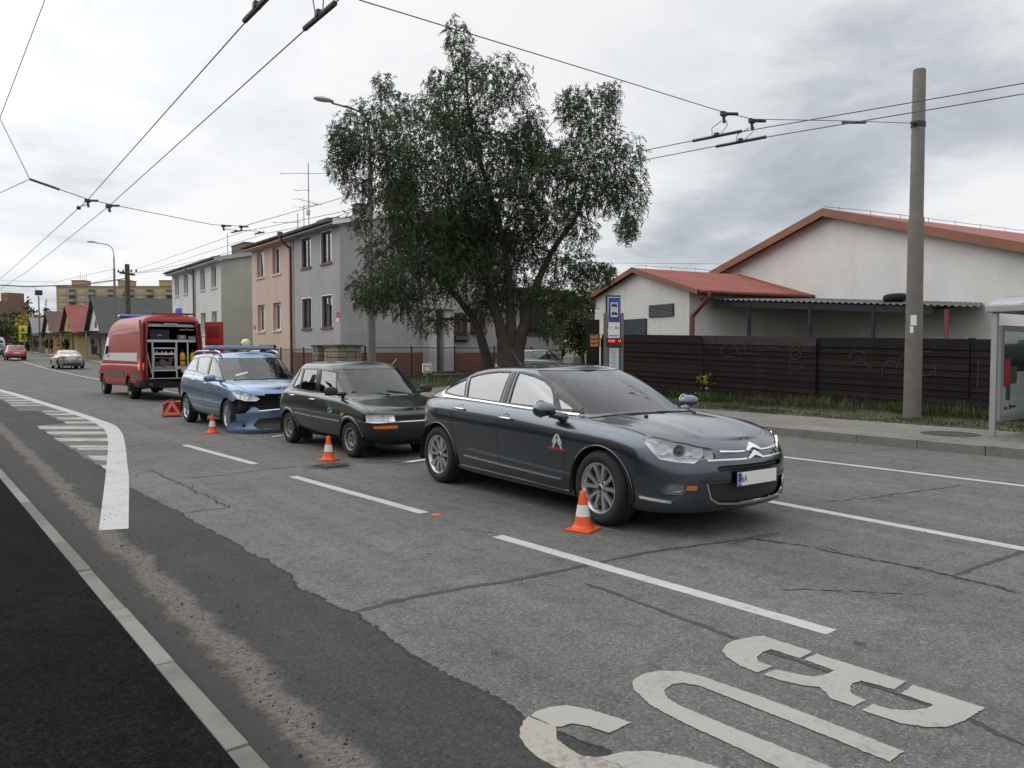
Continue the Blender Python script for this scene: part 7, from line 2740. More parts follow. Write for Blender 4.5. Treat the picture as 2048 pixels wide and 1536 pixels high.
for s in (-1, 1):
 z0, z1, y1 = 6.50, 6.50 - sl * 9.5, s * 9.5
 MB().add([(-.35, 0, z0), (22, 0, z0), (22, y1, z1), (-.35, y1, z1), (-.35, 0, z0 + .10), (22, 0, z0 + .10), (22, y1, z1 + .10), (-.35, y1, z1 + .10)],
    [(0, 1, 2, 3), (7, 6, 5, 4), (0, 4, 5, 1), (1, 5, 6, 2), (2, 6, 7, 3), (3, 7, 4, 0)]).obj('roof', M_redroof, t)
 mb = MB()
 vs = [(-.39, 0, z0 - .16), (-.39, y1, z1 - .16), (-.39, y1, z1 + .125), (-.39, 0, z0 + .125)]
 mb.add(vs + [(x + .035, y, z) for x, y, z in vs], [(0, 1, 2, 3), (7, 6, 5, 4), (0, 4, 5, 1), (1, 5, 6, 2), (2, 6, 7, 3), (3, 7, 4, 0)])
 mb.obj('fascia', M_rust, t)
mb = MB()
for k in range(12):
 mb.tube([(.6 + 1.7 * k, .1, 6.6), (.6 + 1.7 * k, .1, 6.78)], .012, 4)
mb.tube([(-.2, .1, 6.70)] + [(1.45 + .85 * k, .1, 6.74 + .02 * (k % 2)) for k in range(24)], .010, 4)
mb.obj('lightning_wire', M_gutter, t)
# annex
t = thing('annex', 'low white annex with a red corrugated roof and a dark wall grille', 'building', (20.98, 17.75, 0), HRZ)
an = Wall((0, 5.74, 0), (0, -1, 0), (-1, 0, 0))
mb = MB()
mb.add([(0, 0, 0), (0, 5.74, 0), (0, 5.74, 3.68), (0, 2.92, 4.55), (0, 0, 3.62)], [(0, 1, 2, 3, 4)])
mb.obj('gable_wall', M_hallpl, t)
for y in (0, 5.74):
 MB().add([(0, y, 0), (5.6, y, 0), (5.6, y, 3.64), (0, y, 3.64)], [(0, 1, 2, 3)]).obj('side_wall', M_hallpl, t)
for s, y1, z1 in ((-1, -.68, 3.56), (1, 6.3, 3.62)):
 n, nx = 60, 2
 vs, fs = [], []
 for i in range(n * 2 + 1):      # corrugated sheet: waves along the ridge direction
  x = -.22 + 5.7 * i / (2 * n)
  h = .018 * (1 if i % 2 else -1)
  vs += [(x, 2.92, 4.66 + h), (x, y1, z1 + .06 + h)]
 MB().add(vs, [(2 * i, 2 * i + 2, 2 * i + 3, 2 * i + 1) for i in range(n * 2)]).obj('roof', M_redroof, t)
 vs = [(-.27, 2.92, 4.50), (-.27, y1, z1 - .10), (-.27, y1, z1 + .07), (-.27, 2.92, 4.70)]
 MB().add(vs + [(x + .05, y, z) for x, y, z in vs], [(0, 1, 2, 3), (7, 6, 5, 4), (0, 4, 5, 1), (1, 5, 6, 2), (2, 6, 7, 3), (3, 7, 4, 0)]).obj('fascia', M_rust, t)
MB().tube([(-.2, -.76, 3.55), (5.5, -.76, 3.55)], .075, 8).obj('gutter', M_redpipe, t, smooth=True)
MB().tube(smooth_pts3([(.15, -.76, 3.52), (.15, -.74, 3.35), (.10, -.35, 2.98), (.06, -.10, 2.75), (.06, -.10, 2.5), (.06, -.10, 0)]), .075, 10).obj('downpipe', M_redpipe, t, smooth=True)
vs = [(5.25, 2.6, 4.86), (5.25, -.7, 3.88), (5.25, -.7, 3.62), (5.25, 2.6, 4.56)]
MB().add(vs + [(x + .30, y, z) for x, y, z in vs], [(0, 1, 2, 3), (7, 6, 5, 4), (0, 4, 5, 1), (1, 5, 6, 2), (2, 6, 7, 3), (3, 7, 4, 0)]).obj('flashing', M_lead, t)
g = MB().box((-.02, 1.48, 3.02), (.05, 1.36, .44)).obj('wall_grille', M_dark, t)
mb = MB()
for k in range(9):
 mb.box((-.055, 1.48, 2.83 + .047 * k), (.03, 1.34, .018), ry=.5)
mb.obj('louvre', M_corr, g, sep=True)
MB().box((-.03, 3.02, 2.30), (.06, 1.40, .94)).obj('shutter', mat('blue_grey_shutter', (.035, .045, .055), rough=.6, var=.3, vscale=3), t)
mb = MB()
for k in range(5):
 mb.tube([(.4 + 1.2 * k, 2.92, 4.66), (.4 + 1.2 * k, 2.92, 4.82)], .01, 4)
mb.tube([(-.1 + .6 * k, 2.92, 4.76 + .03 * (k % 2)) for k in range(10)], .008, 4)
mb.obj('lightning_wire', M_gutter, t)
# open canopy between them
t = thing('canopy_shelter', 'dark open canopy with a corrugated roof on thin posts against the hall', 'canopy', (25.89, 15.55, 0), HRZ)
n = 46
FL, FR, BR, BL = Vector((-4.75, 1.35, 3.36)), Vector((-1.5, -6.3, 2.80)), Vector((-.02, -5.55, 2.98)), Vector((-.02, 1.35, 3.52))
vs = []
for i in range(2 * n + 1):
 k = i / (2 * n)
 h = Vector((0, 0, .028 if i % 2 else -.028))
 a, b = FL.lerp(FR, k) + h, BL.lerp(BR, k) + h
 vs += [a, b]
MB().add(vs, [(2 * i, 2 * i + 1, 2 * i + 3, 2 * i + 2) for i in range(2 * n)]).obj('roof', M_corr, t)
mb = MB()
dn = Vector((0, 0, -.20))
A, B = FL.lerp(FR, .05) + Vector((.06, 0, -.04)), FL.lerp(FR, .86) + Vector((.06, 0, -.04))
vs = [A, B, B + dn, A + dn]
mb.add(vs + [v + Vector((.10, .04, 0)) for v in vs], [(0, 1, 2, 3), (7, 6, 5, 4), (0, 4, 5, 1), (1, 5, 6, 2), (2, 6, 7, 3), (3, 7, 4, 0)])
mb.obj('beam', M_steelblue, t)
for k in range(5):
 a, b = FL.lerp(FR, .1 + .19 * k) + Vector((.1, 0, -.12)), BL.lerp(BR, .1 + .19 * k) + Vector((0, 0, -.12))
 MB().tube([a, b], .05, 6).obj('rafter', M_steelblue, t)
for k, m in ((.20, M_steelblue), (.44, M_steelblue), (.665, M_steelblue), (.90, M_redpipe)):
 p = FL.lerp(FR, k)
 MB().box((p.x + .1, p.y, (p.z - .1) / 2), (.09, .09, p.z - .1)).obj('post', m, t)
HM = Matrix.Translation((25.89, 15.55, 0)) @ Matrix.Rotation(HRZ, 4, 'Z')
p = HM @ (FL.lerp(FR, .70).lerp(BL.lerp(BR, .70), .35) + Vector((0, 0, .05)))
t = thing('old_tyre', 'worn black tyre lying on the corrugated canopy roof', 'tyre', p, 0.4)
o = MB().lathe([(.19, .03), (.28, 0), (.33, .03), (.345, .09), (.345, .13), (.33, .18), (.28, .21), (.19, .18), (.185, .1)], 28, 'Z', close=True).obj('tread', M_tyre, t, smooth=True)
t.rotation_euler = (R(-3), R(4), .4)

# plank fence: every plank is its own piece
M_planks = [mat('fence_plank_%s' % k, c, rough=.9, var=.35, vscale=3.0, bump=.35, bscale=22, spec=.25, dirt=(.022, .020, .019), dscale=2.2, damt=.5) for k, c in
   (('dark', (.0165, .0118, .0105)), ('brown', (.021, .0145, .0125)), ('black', (.0120, .0098, .0092)))]
M_plankpale = mat('pale_plank', (.034, .029, .026), rough=.9, var=.3, vscale=3, bump=.3, bscale=20)
M_chalk = mat('faded_graffiti', (.050, .050, .048), rough=.95, var=.35, vscale=9)
fence = thing('plank_fence', 'long dark brown fence of horizontal planks with faded white graffiti', 'fence', (19, 11.7, 0))
r_ = random.Random(21)
fz = lambda y: 2.11 - .027 * (18.6 - y)
bays = [20.0, 15.5, 11.7, 7.9, 4.1, .3, -3.5]
for bi, (ya, yb) in enumerate(zip(bays[:-1], bays[1:])):
 top = fz((ya + yb) / 2)
 sh = {}
 z = top
 k = 0
 while z > .12:
  hh = .235 if k == 0 else .158
  L_ = ya - yb - .03
  key = r_.randint(0, 2)
  pale = bi == 1 and k == 0
  if (key, k == 0) not in sh:
   sh[(key, k == 0)] = MB().bbox((0, 0, 0), (.024, L_, hh + .020), .004).obj('plank', M_plankpale if pale else M_planks[key], fence)
   o = sh[(key, k == 0)]
  else:
   o = link_mesh('plank', sh[(key, k == 0)].data, fence)
  o.location = (r_.gauss(0, .004) + (-.03 if bi == 1 else .02 if bi == 2 else 0), (ya + yb) / 2 - 11.7, z - hh / 2)
  o.rotation_euler = (math.atan(.027) + r_.gauss(0, .0012), R(8) + r_.gauss(0, .015), 0)
  z -= hh
  k += 1
for y in bays:
 MB().box((.075, y - 11.7, 1.0), (.10, .12, 2.0 - .027 * (18.6 - y))).obj('post', M_planks[2], fence)
# graffiti strokes (thin paint on the planks)
def stroke(mb, pts, w=.03):
 for a, b in zip(pts[:-1], pts[1:]):
  a, b = Vector((0, *a)), Vector((0, *b))
  d = (b - a).normalized()
  n = Vector((0, -d.z, d.y)) * w / 2
  mb.add([a - n, b - n, b + n, a + n], [(0, 1, 2, 3)])


g1, g2 = MB(), MB()
Y = lambda v: v - 11.7
arc = lambda cy, cz, ry, rz, a0, a1, n=10: [(cy - ry * math.cos(R(lerp(a0, a1, i / n))), cz + rz * math.sin(R(lerp(a0, a1, i / n)))) for i in range(n + 1)]
for s in (arc(Y(14.55), 1.50, .30, .20, 60, 300), [(Y(14.35), 1.70), (Y(14.2), 1.40), (Y(14.05), 1.42)], [(Y(14.0), 1.85), (Y(13.98), 1.38)], [(Y(13.78), 1.95), (Y(13.80), 1.45)], [(Y(14.2), 1.42), (Y(13.7), 1.44)],
    [(Y(13.55), 1.74), (Y(13.55), 1.60)], [(Y(13.3), 1.65), (Y(12.9), 1.60)], [(Y(12.5), 1.86), (Y(12.42), 1.62), (Y(12.34), 1.76), (Y(12.26), 1.62), (Y(12.16), 1.86)], [(Y(12.15), 1.66), (Y(11.85), 1.62)],
    [(Y(12.05), 1.72), (Y(11.98), 1.54)], [(Y(11.92), 1.70), (Y(12.1), 1.54)], arc(Y(12.35), 1.45, .17, .13, 0, 360, 14), arc(Y(12.33), 1.18, .20, .14, 160, 370)):
 stroke(g1, s, .026)
for s in (arc(Y(10.6), 1.42, .22, .17, 10, 200), [(Y(10.9), 1.20), (Y(10.5), 1.38), (Y(10.2), 1.12)], arc(Y(9.75), 1.22, .17, .15, 0, 180), [(Y(9.95), 1.3), (Y(9.95), .95)], arc(Y(9.35), 1.38, .20, .16, 20, 230), [(Y(9.2), 1.2), (Y(9.0), 1.22)],
    arc(Y(8.9), 1.18, .13, .13, 180, 360), [(Y(8.7), 1.3), (Y(8.68), 1.05)], [(Y(9.5), .62), (Y(9.1), .62)], [(Y(9.3), .62), (Y(9.3), .30)], [(Y(9.2), 1.62), (Y(8.8), 1.62)], [(Y(7.75), 1.45), (Y(7.75), .85)]):
 stroke(g2, s, .020)
for mbx, x in ((g1, -.068), (g2, -.02)):
 o = stuff(mbx.obj('graffiti', M_chalk, fence))
 o.location = (x, 0, 0)
 o.rotation_euler = (math.atan(.027), 0, 0)
t = thing('gate_panel', 'tall black board panel closing the end of the plank fence', 'panel', (19.1, 20.55, 0))
for k in range(5):
 MB().bbox((0, -.26 + .13 * k, 1.34), (.04, .125, 2.68), .004).obj('board', M_planks[2], t)
for k, w_ in enumerate(('bottom', 'middle', 'top')):
 t = thing('letter_box', 'orange letter box, %s of the stack of three at the fence end' % w_, 'letter box', (18.86, 20.16, 1.72 + .145 * k), 0, 'orange letter boxes on the fence')
 MB().bbox((0, 0, .068), (.16, .36, .128), .012).obj('body', mat('orange_box', (.42, .19, .05), rough=.5, var=.08), t)
 MB().box((-.083, 0, .10), (.008, .24, .018)).obj('slot', M_black, t)
 MB().bbox((-.01, 0, .136), (.18, .38, .012), .004).obj('lid', mat('orange_lid', (.34, .15, .04), rough=.5), t)
t = thing('meter_cabinet', 'pale concrete meter cabinet standing before the black board panel', 'cabinet', (18.6, 21.1, .1))
MB().bbox((0, 0, .64), (.35, .60, 1.28), .02).obj('body', mat('cabinet_concrete', (.24, .23, .21), rough=.9, var=.15), t)
MB().bbox((-.18, 0, .70), (.02, .44, .9), .005).obj('door', mat('cabinet_door', (.27, .26, .24), rough=.8), t)
q = Vector((15.25, 25.6, 0))
t = thing('plate_box', 'small white box bearing a plate beside the leaning tree stem', 'box', (q.x, q.y, .12), R(-25))
MB().bbox((0, 0, .80), (.34, .30, .34), .02).obj('body', M_whitepl, t)
MB().box((.0, -.155, .78), (.22, .012, .16)).obj('plate', M_plate, t)
MB().box((.0, -.151, .78), (.26, .006, .20)).obj('plate_frame', M_black, t)
MB().tube([(0, 0, 0), (0, 0, .64)], .04, 8).obj('post', M_gutter, t)

# ================================================================ BUS STOP
SM = mat('stop_post_grey', (.15, .145, .145), rough=.5, metal=.4, var=.1)
M_sblue = mat('sign_blue', (.012, .05, .26), rough=.35, var=.05)
t = thing('bus_stop_sign', 'bus stop column with blue bus sign, red lit display and two timetables', 'bus stop sign', (14.32, 14.62, .13), R(-27))
b = .0
for x in (-.215, .215):
 MB().bbox((x, 0, 1.21), (.085, .12, 2.42), .015).obj('upright', SM, t)
MB().bbox((0, .01, 1.05), (.35, .07, 1.75), .008).obj('back_panel', SM, t)
MB().bbox((.0, .05, 2.44), (.40, .05, .88), .008).obj('sign_back', M_black, t)
MB().bbox((.0, -.02, 2.50), (.335, .03, .66), .006).obj('sign_rim', M_border, t)
MB().box((.0, -.04, 2.50), (.305, .014, .63)).obj('blue_sign', M_sblue, t)
MB().box((.0, -.051, 2.50), (.19, .012, .37)).obj('white_field', M_border, t)
mb = MB()
mb.box((0, -.06, 2.61), (.15, .01, .055)).box((0, -.06, 2.655), (.12, .01, .012)).box((-.05, -.06, 2.575), (.03, .01, .025)).box((.05, -.06, 2.575), (.03, .01, .025)).box((0, -.06, 2.52), (.14, .008, .012))
mb.box((0, -.06, 2.40), (.15, .01, .055)).box((0, -.06, 2.445), (.12, .01, .012)).box((-.05, -.06, 2.365), (.03, .01, .025)).box((.05, -.06, 2.365), (.03, .01, .025))
mb.obj('bus_pictogram', M_black, t, sep=True)
MB().box((.0, -.03, 1.97), (.31, .02, .40)).obj('line_board', M_border, t)
text('line_letter', 'E', .09, M_sblue, t, (-.08, -.042, 2.03), (R(90), 0, 0), .001)
mb = MB()
for k in range(3):
 mb.box((.06, -.042, 2.06 - .025 * k), (.12, .004, .010))
mb.box((0, -.042, 1.83), (.26, .004, .022))
mb.obj('line_text', SM, t, sep=True)
MB().bbox((0, -.05, 1.66), (.44, .09, .22), .01).obj('display_case', mat('display_dark', (.05, .008, .008), rough=.25), t)
M_led = mat('led_red', (.5, .01, .01), rough=.5, emit=(1, .06, .05), estr=2.6)
text('led_time', '18:00', .085, M_led, t, (-.085, -.097, 1.69), (R(90), 0, 0), .002)
text('led_line', '12', .085, M_led, t, (.13, -.097, 1.69), (R(90), 0, 0), .002)
M_paper = mat('timetable_paper', (.50, .55, .60), rough=.4, var=.08, vscale=14)
for z in (1.24, .66):
 s = MB().box((0, -.04, z), (.25, .02, .54)).obj('timetable', M_paper, t)
 mb = MB()
 for k in range(9):
  mb.box((-.02 + .02 * (k % 2), -.052, z + .20 - .05 * k), (.18 - .04 * (k % 3), .003, .012))
 mb.obj('print', SM, s, sep=True)
# shelter at the right edge
M_shel = mat('shelter_aluminium', (.33, .335, .34), rough=.45, metal=.3, var=.08)
t = thing('bus_shelter', 'aluminium bus shelter with glass wall and posters at the right edge', 'bus shelter', (14.25, 5.55, .13))
for x, y in ((0, 0), (0, -4.2), (1.55, 0.0), (1.55, -4.2)):
 MB().bbox((x, y, 1.03), (.075, .09, 2.06), .008).obj('post', M_shel, t)
MB().bbox((.80, -2.1, 2.13), (1.80, 4.44, .12), .02).obj('roof_edge', M_shel, t)
n = 12
vs = []
for i in range(n + 1):
 x = -.06 + 1.72 * i / n
 z = 2.20 + .17 * math.sin(math.pi * i / n)
 vs += [(x, .10, z), (x, -4.30, z)]
vs2 = [(x, y, z - .02) for x, y, z in vs]
MB().add(vs + vs2, [(2 * i, 2 * i + 1, 2 * i + 3, 2 * i + 2) for i in range(n)] + [tuple(range(0, 2 * n + 1, 2)) + tuple(range(4 * n + 2 - 0, 2 * n + 1, -2))]).obj('roof_vault', mat('smoked_vault', (.10, .11, .12), rough=.15, coat=1.0), t, smooth=False)
c = MB().bbox((.80, .0, 1.05), (1.30, .09, 1.62), .02).obj('poster_case', M_shel, t)
MB().box((.80, -.05, 1.05), (1.14, .012, 1.46)).obj('poster_back', mat('poster_back', (.30, .31, .31), rough=.5), c)
for s in (-1, 1):
 f = s * .05
 p_ = MB().box((.80, f, 1.42), (1.12, .014, .68)).obj('poster_dark', mat('poster_dark', (.012, .016, .022), rough=.15, coat=1.0, var=.5, vscale=2.5), c)
 MB().box((.80, f, .72), (1.12, .014, .68)).obj('poster_pale', mat('poster_pale', (.42, .44, .45), rough=.3, coat=.6), c)
 mb = MB().box((.36, s * .06, 1.06), (.24, .012, .46))
 rp_ = mb.obj('red_card', mat('poster_red', (.33, .02, .025), rough=.4), c)
 MB().box((.60, s * .058, 1.02), (.34, .010, .30)).obj('green_patch', mat('poster_green', (.06, .10, .02), rough=.4, var=.4, vscale=6), c)
 mb = MB()
 for k in range(5):
  mb.box((.36, s * .067, 1.22 - .07 * k), (.16, .004, .016))
 mb.obj('red_card_lines', mat('poster_pink', (.45, .12, .12), rough=.5), c, sep=True)
 mb = MB().box((.42, s * .059, .78), (.17, .01, .36))
 mb.obj('price_card', mat('poster_grey', (.06, .075, .07), rough=.4), c)
 mb = MB()
 mb.box((.30, s * .06, .46), (.035, .008, .07)).box((.37, s * .06, .46), (.08, .008, .03)).box((.52, s * .06, .48), (.06, .008, .08)).box((.66, s * .06, .48), (.18, .008, .03))
 mb.obj('poster_print', M_black, c, sep=True)
for k in range(3):
 MB().box((1.55, -.75 - 1.38 * k, 1.15), (.012, 1.3, 1.7)).obj('glass_pane', glass('shelter_glass', (.75, .80, .78), 1.5), t)
MB().box((1.2, -2.1, .48), (.32, 3.2, .05)).obj('bench', M_bframe, t)
# ================================================================ POLES, LAMPS, WIRES
M_conc = mat('pole_concrete', (.165, .152, .136), rough=.9, var=.14, vscale=2.5, bump=.3, bscale=50, dirt=(.12, .11, .10), dscale=1.5, damt=.6)
M_galv = mat('galvanised', (.20, .21, .21), rough=.55, metal=.4, var=.15, vscale=3)
M_wire = mat('wire', (.075, .078, .085), rough=.6, metal=.3)
M_ins = mat('insulator', (.030, .026, .026), rough=.5, var=.2)
t = thing('trolley_pole', 'tall grey concrete pole with a paper notice beside the bus shelter', 'pole', (17.12, 8.27, .09))
MB().lathe([(.001, 0), (.185, 0), (.18, .4), (.162, 3.0), (.158, 4.3), (.140, 4.36), (.128, 7.45), (.12, 7.47), (.001, 7.47)], 24).obj('shaft', M_conc, t, smooth=False, flat_angle=40)
MB().lathe([(.14, 6.25), (.15, 6.26), (.15, 6.36), (.14, 6.37)], 20).box((-.20, 0, 6.31), (.16, .07, .05)).obj('clamp', M_ins, t, sep=True)
for a, z, w_, h in ((-2.75, 2.02, .12, .22), (-2.95, 1.86, .07, .14)):
 vs = []
 for k in range(5):
  b = a + (k - 2) * w_ / .17 / 4
  vs += [(.172 * math.cos(b), .172 * math.sin(b), z), (.172 * math.cos(b), .172 * math.sin(b), z + h)]
 MB().add(vs, [(2 * k, 2 * k + 2, 2 * k + 3, 2 * k + 1) for k in range(4)]).obj('paper_notice', M_plate, t)


def lamp(label, x, y, base, h, arm=1.5):
 t = thing('street_lamp', label, 'street lamp', (x, y, base), 0, 'street lamps along the right pavement')
 MB().lathe([(.15, 0), (.145, h * .38), (.10, h * .385), (.085, h * .80), (.06, h * .81), (.055, h * .9)], 16).obj('pole', M_conc, t, flat_angle=40)
 pts = [(0, 0, h * .88), (-.02, 0, h * .93), (-.14, 0, h * .97), (-.45, 0, h - .06), (-arm * .7, 0, h), (-arm, 0, h + .03)]
 MB().tube(smooth_pts3(pts), .035, 8).obj('arm', M_galv, t, smooth=True)
 c = Vector((-arm - .30, 0, h + .08))
 n, m = 18, 10
 vs = [c + Vector((.38 * math.cos(math.pi * j / m), .17 * math.sin(math.pi * j / m) * math.cos(6.283 * k / n), (.11 if math.sin(6.283 * k / n) > 0 else .05) * math.sin(math.pi * j / m) * math.sin(6.283 * k / n))) for j in range(m + 1) for k in range(n)]
 F_ = [(j * n + k, j * n + (k + 1) % n, (j + 1) * n + (k + 1) % n, (j + 1) * n + k) for j in range(m) for k in range(n)]
 MB().add(vs, F_).obj('lamp_housing', mat('lamp_grey', (.40, .41, .42), rough=.4, metal=.2), t, smooth=True)
 vs = [c + (v - c) * .72 + Vector((-.06, 0, -.035)) for v in vs]
 MB().add(vs, F_).obj('lamp_bowl', mat('lamp_bowl', (.5, .49, .46), rough=.15, coat=1), t, smooth=True)


lamp('grey street lamp on a concrete mast rising through the left of the big tree', 12.97, 25.67, .13, 10.0, 1.45)
lamp('grey street lamp beyond the red fire van near the far cottages', 13.0, 73.0, .35, 10.2, 1.35)
t = thing('street_lamp', 'far street lamp with a square head among the distant trees', 'street lamp', (13.0, 127, 1.0), 0, 'street lamps along the right pavement')
MB().tube([(0, 0, 0), (0, 0, 8.2)], .13, 8, r2=.08).obj('pole', M_conc, t)
MB().tube([(0, 0, 8.0), (0, 1.5, 9.1), (0, 5, 9.9)], .06, 6).obj('arm', M_galv, t)
MB().bbox((0, 0, 8.75), (.9, .9, .7), .1).obj('lamp_head', M_ins, t)
t = thing('power_pole', 'dark wooden power pole with a crossarm beyond the white houses', 'pole', (15, 78.2, .4))
MB().tube([(0, 0, 0), (0, 0, 9.1)], .26, 10, r2=.20).obj('pole', mat('pole_wood', (.075, .06, .05), rough=.9, var=.3), t)
MB().box((0, 0, 8.25), (.14, 2.1, .2), rz=R(-45)).obj('crossarm', M_ins, t)
mb = MB()
for k in (-.9, -.4, .4, .9):
 mb.lathe([(.001, .28), (.07, .25), (.08, .05), (.03, 0)], 8, 'Z', (-k * .70, k * .70, 8.35))
mb.obj('insulator', M_ins, t, sep=True)


def wire(name, label, pts, r=.010, cat='wire', sag=0.0, group=None):
 out = []
 for a, b in zip(pts[:-1], pts[1:]):
  a, b = Vector(a), Vector(b)
  n = 8 if sag else 1
  for k in range(n):
   q = a.lerp(b, k / n)
   q.z -= sag * 4 * (k / n) * (1 - k / n)
   out.append(q)
 out.append(Vector(pts[-1]))
 o = out[0]
 w = MB().tube([p - o for p in out], r, 6).obj(name, M_wire)
 w.location = o
 return tag(w, label, cat, group)


def hanger(label, top, bot, along, ln, group, bar=True):
 """trolley-wire hanger: clamp on the span, two stays, insulator bar on the contact wire"""
 top, bot, along = Vector(top), Vector(bot), Vector(along).normalized()
 t = thing('wire_hanger', label, 'wire hanger', top, 0, group)
 d = bot - top
 sp_ = Vector((.8, -.6, 0))
 mb = MB().bbox((0, 0, 0), (.14, .07, .09), .02)
 mb.tube([(-.02, 0, 0), tuple(sp_ * .26)], .030, 6)
 mb.tube([(0, 0, -.03), (.02, .0, -.16)], .03, 6)
 mb.obj('clamp', M_ins, t, sep=True)
 mb = MB()
 for s in (-1, 1):
  mb.tube([Vector((0, 0, -.12)) + along * .05 * s, d * .55 + along * .17 * s, d + along * .10 * s + Vector((0, 0, .03))], .007, 5)
 mb.obj('stay', M_wire, t, sep=True)
 mb = MB().bbox(tuple(d + Vector((0, 0, .03))), (.09, .09, .08), .02)
 if bar:
  mb.tube([d - along * ln, d + along * ln], .032, 8)
 mb.obj('insulator_bar', M_ins, t, sep=True)


wire('contact_wire', 'left contact wire of the near trolley pair running down the road', [(3.06, -4, 5.4), (3.05, 8.4, 5.36), (3.05, 20, 4.98), (3.02, 40, 5.0), (3.4, 100, 6)], .008)
wire('contact_wire', 'right contact wire of the near trolley pair running down the road', [(3.67, -4, 5.38), (3.65, 8.1, 5.32), (3.66, 21, 5.06), (3.7, 40, 5.05), (4.0, 100, 6)], .008)
wire('contact_wire', 'upper contact wire of the far trolley pair passing behind the tree', [(16.83, 0.22, 6.34), (14.14, 5.17, 5.83), (12.72, 10.25, 5.85), (10.08, 31.02, 6.23), (12.98, 68.20, 7.77), (13.75, 99.00, 8.65)], .009)
wire('contact_wire', 'lower contact wire of the far trolley pair passing behind the tree', [(17.16, 0.33, 6.28), (14.30, 5.24, 5.71), (13.14, 9.94, 5.75), (10.84, 30.47, 6.18), (13.64, 68.20, 7.66), (14.30, 99.00, 8.54)], .009)
wire('span_wire', 'near span wire crossing the road from the concrete pole', [(-9.00, 9.00, 6.60), (3.30, 8.30, 5.74), (4.08, 8.30, 5.56), (8.02, 8.72, 5.73), (11.72, 9.13, 5.88), (12.42, 9.05, 5.87), (15.18, 8.55, 6.20), (16.97, 8.30, 6.41)], .007)
wire('span_insulator', 'dark strain insulator on the near span wire beside the pole', [(14.55, 8.5, 6.05), (15.4, 8.5, 6.2)], .028, 'insulator')
hanger('left hanger of the near right trolley pair with its dark bar', (11.68, 9.13, 5.85), (12.76, 10.14, 5.85), (-.12, .99, .02), .55, 'trolley wire hangers')
hanger('right hanger of the near right trolley pair with its dark bar', (12.51, 9.13, 5.87), (13.18, 9.88, 5.75), (-.12, .99, .02), .55, 'trolley wire hangers')
hanger('left hanger at the top edge over the near trolley wire', (2.9, 8.0, 5.9), (3.05, 8.75, 5.36), (0, 1, 0), .42, 'trolley wire hangers')
hanger('right hanger at the top edge over the near trolley wire', (3.5, 8.15, 5.85), (3.65, 8.45, 5.32), (0, 1, 0), .42, 'trolley wire hangers')
K0 = (2.13, 22.0, 5.67)
wire('span_wire', 'far span wire with four hangers crossing before the houses', [K0, (3.35, 22, 5.34), (3.83, 22, 5.27), (7.3, 25.2, 5.5), (8.6, 26.3, 5.72), (9.9, 26.0, 6.2), (13.6, 25.5, 7.6)], .010)
for i, (tp, bt) in enumerate((((3.35, 22, 5.30), (3.05, 21.3, 4.96)), ((3.83, 22, 5.23), (3.66, 21.2, 5.05)), ((8.21, 27.14, 5.80), (9.79, 30.80, 6.20)), ((9.01, 27.77, 5.93), (10.56, 30.36, 6.16)))):
 hanger('%s hanger on the far span wire counted from the left' % ('first', 'second', 'third', 'fourth')[i], tp, bt, (-.1, 1, .02), .40, 'trolley wire hangers', bar=i > 1)
wire('strain_insulator', 'dark strain insulator at the left end of the far span wire', [K0, (2.5, 22, 5.57), (2.75, 22, 5.5)], .03, 'insulator')
wire('stay_wire', 'bent stay wire rising out of the top left corner', [K0, (1.6, 22.58, 7.15), (2.52, 21.89, 9.94), (2.9, 21.6, 11.2)], .009)
wire('stay_wire', 'thin stay wire leaving at the left edge', [K0, (1.57, 22.6, 5.38), (-4, 27, 5)], .008)
wire('power_cable', 'thick sagging cable from the power pole over the far road', [(14.9, 78.4, 8.2), (11.3, 79, 7.48), (7.3, 79, 7.14), (-6, 80, 7.3)], .05, 'cable')
wire('power_line', 'upper power line from the power pole towards the houses', [(15.5, 77.7, 8.75), (16.5, 31.7, 8.3)], .014, sag=.5)
wire('power_line', 'lower power line from the power pole towards the houses', [(15.2, 78.0, 8.7), (16.2, 37.3, 7.95)], .014, sag=.6)
wire('power_line', 'distant line behind the annex roof', [(24, 33, 6.2), (34, 24.5, 6.0)], .010)
wire('span_wire', 'far thin span wire over the road before the apartment block', [(-4, 84, 7.7), (4, 79, 7.5), (9, 76, 7.4), (13, 73, 8.5)], .012)


# ================================================================ TREES AND PLANTS
def leaf_mat(name, c1, c2, tr=.25):
 m = bpy.data.materials.new(name)
 m.use_nodes = True
 t = m.node_tree
 b = t.nodes['Principled BSDF']
 tc = N(t, 'ShaderNodeTexCoord')
 n = N(t, 'ShaderNodeTexNoise', inp={'Scale': .55, 'Detail': 4.0})
 n2 = N(t, 'ShaderNodeTexNoise', inp={'Scale': 9.0, 'Detail': 3.0, 'Roughness': .7})
 t.links.new(tc.outputs['Object'], n.inputs['Vector'])
 t.links.new(tc.outputs['Object'], n2.inputs['Vector'])
 s = math_n(t, 'ADD', math_n(t, 'MULTIPLY', n.outputs[0], .5), math_n(t, 'MULTIPLY', n2.outputs[0], .5))
 r = ramp(t, [(.38, c1), (.62, c2)], 'LINEAR')
 t.links.new(s, r.inputs[0])
 t.links.new(r.outputs[0], b.inputs['Base Color'])
 b.inputs['Roughness'].default_value = .55
 b.inputs['Specular IOR Level'].default_value = .35
 tl = N(t, 'ShaderNodeBsdfTranslucent')
 t.links.new(r.outputs[0], tl.inputs[0])
 mx = N(t, 'ShaderNodeMixShader', inp={0: tr})
 t.links.new(b.outputs[0], mx.inputs[1])
 t.links.new(tl.outputs[0], mx.inputs[2])
 t.links.new(mx.outputs[0], t.nodes['Material Output'].inputs[0])
 return m


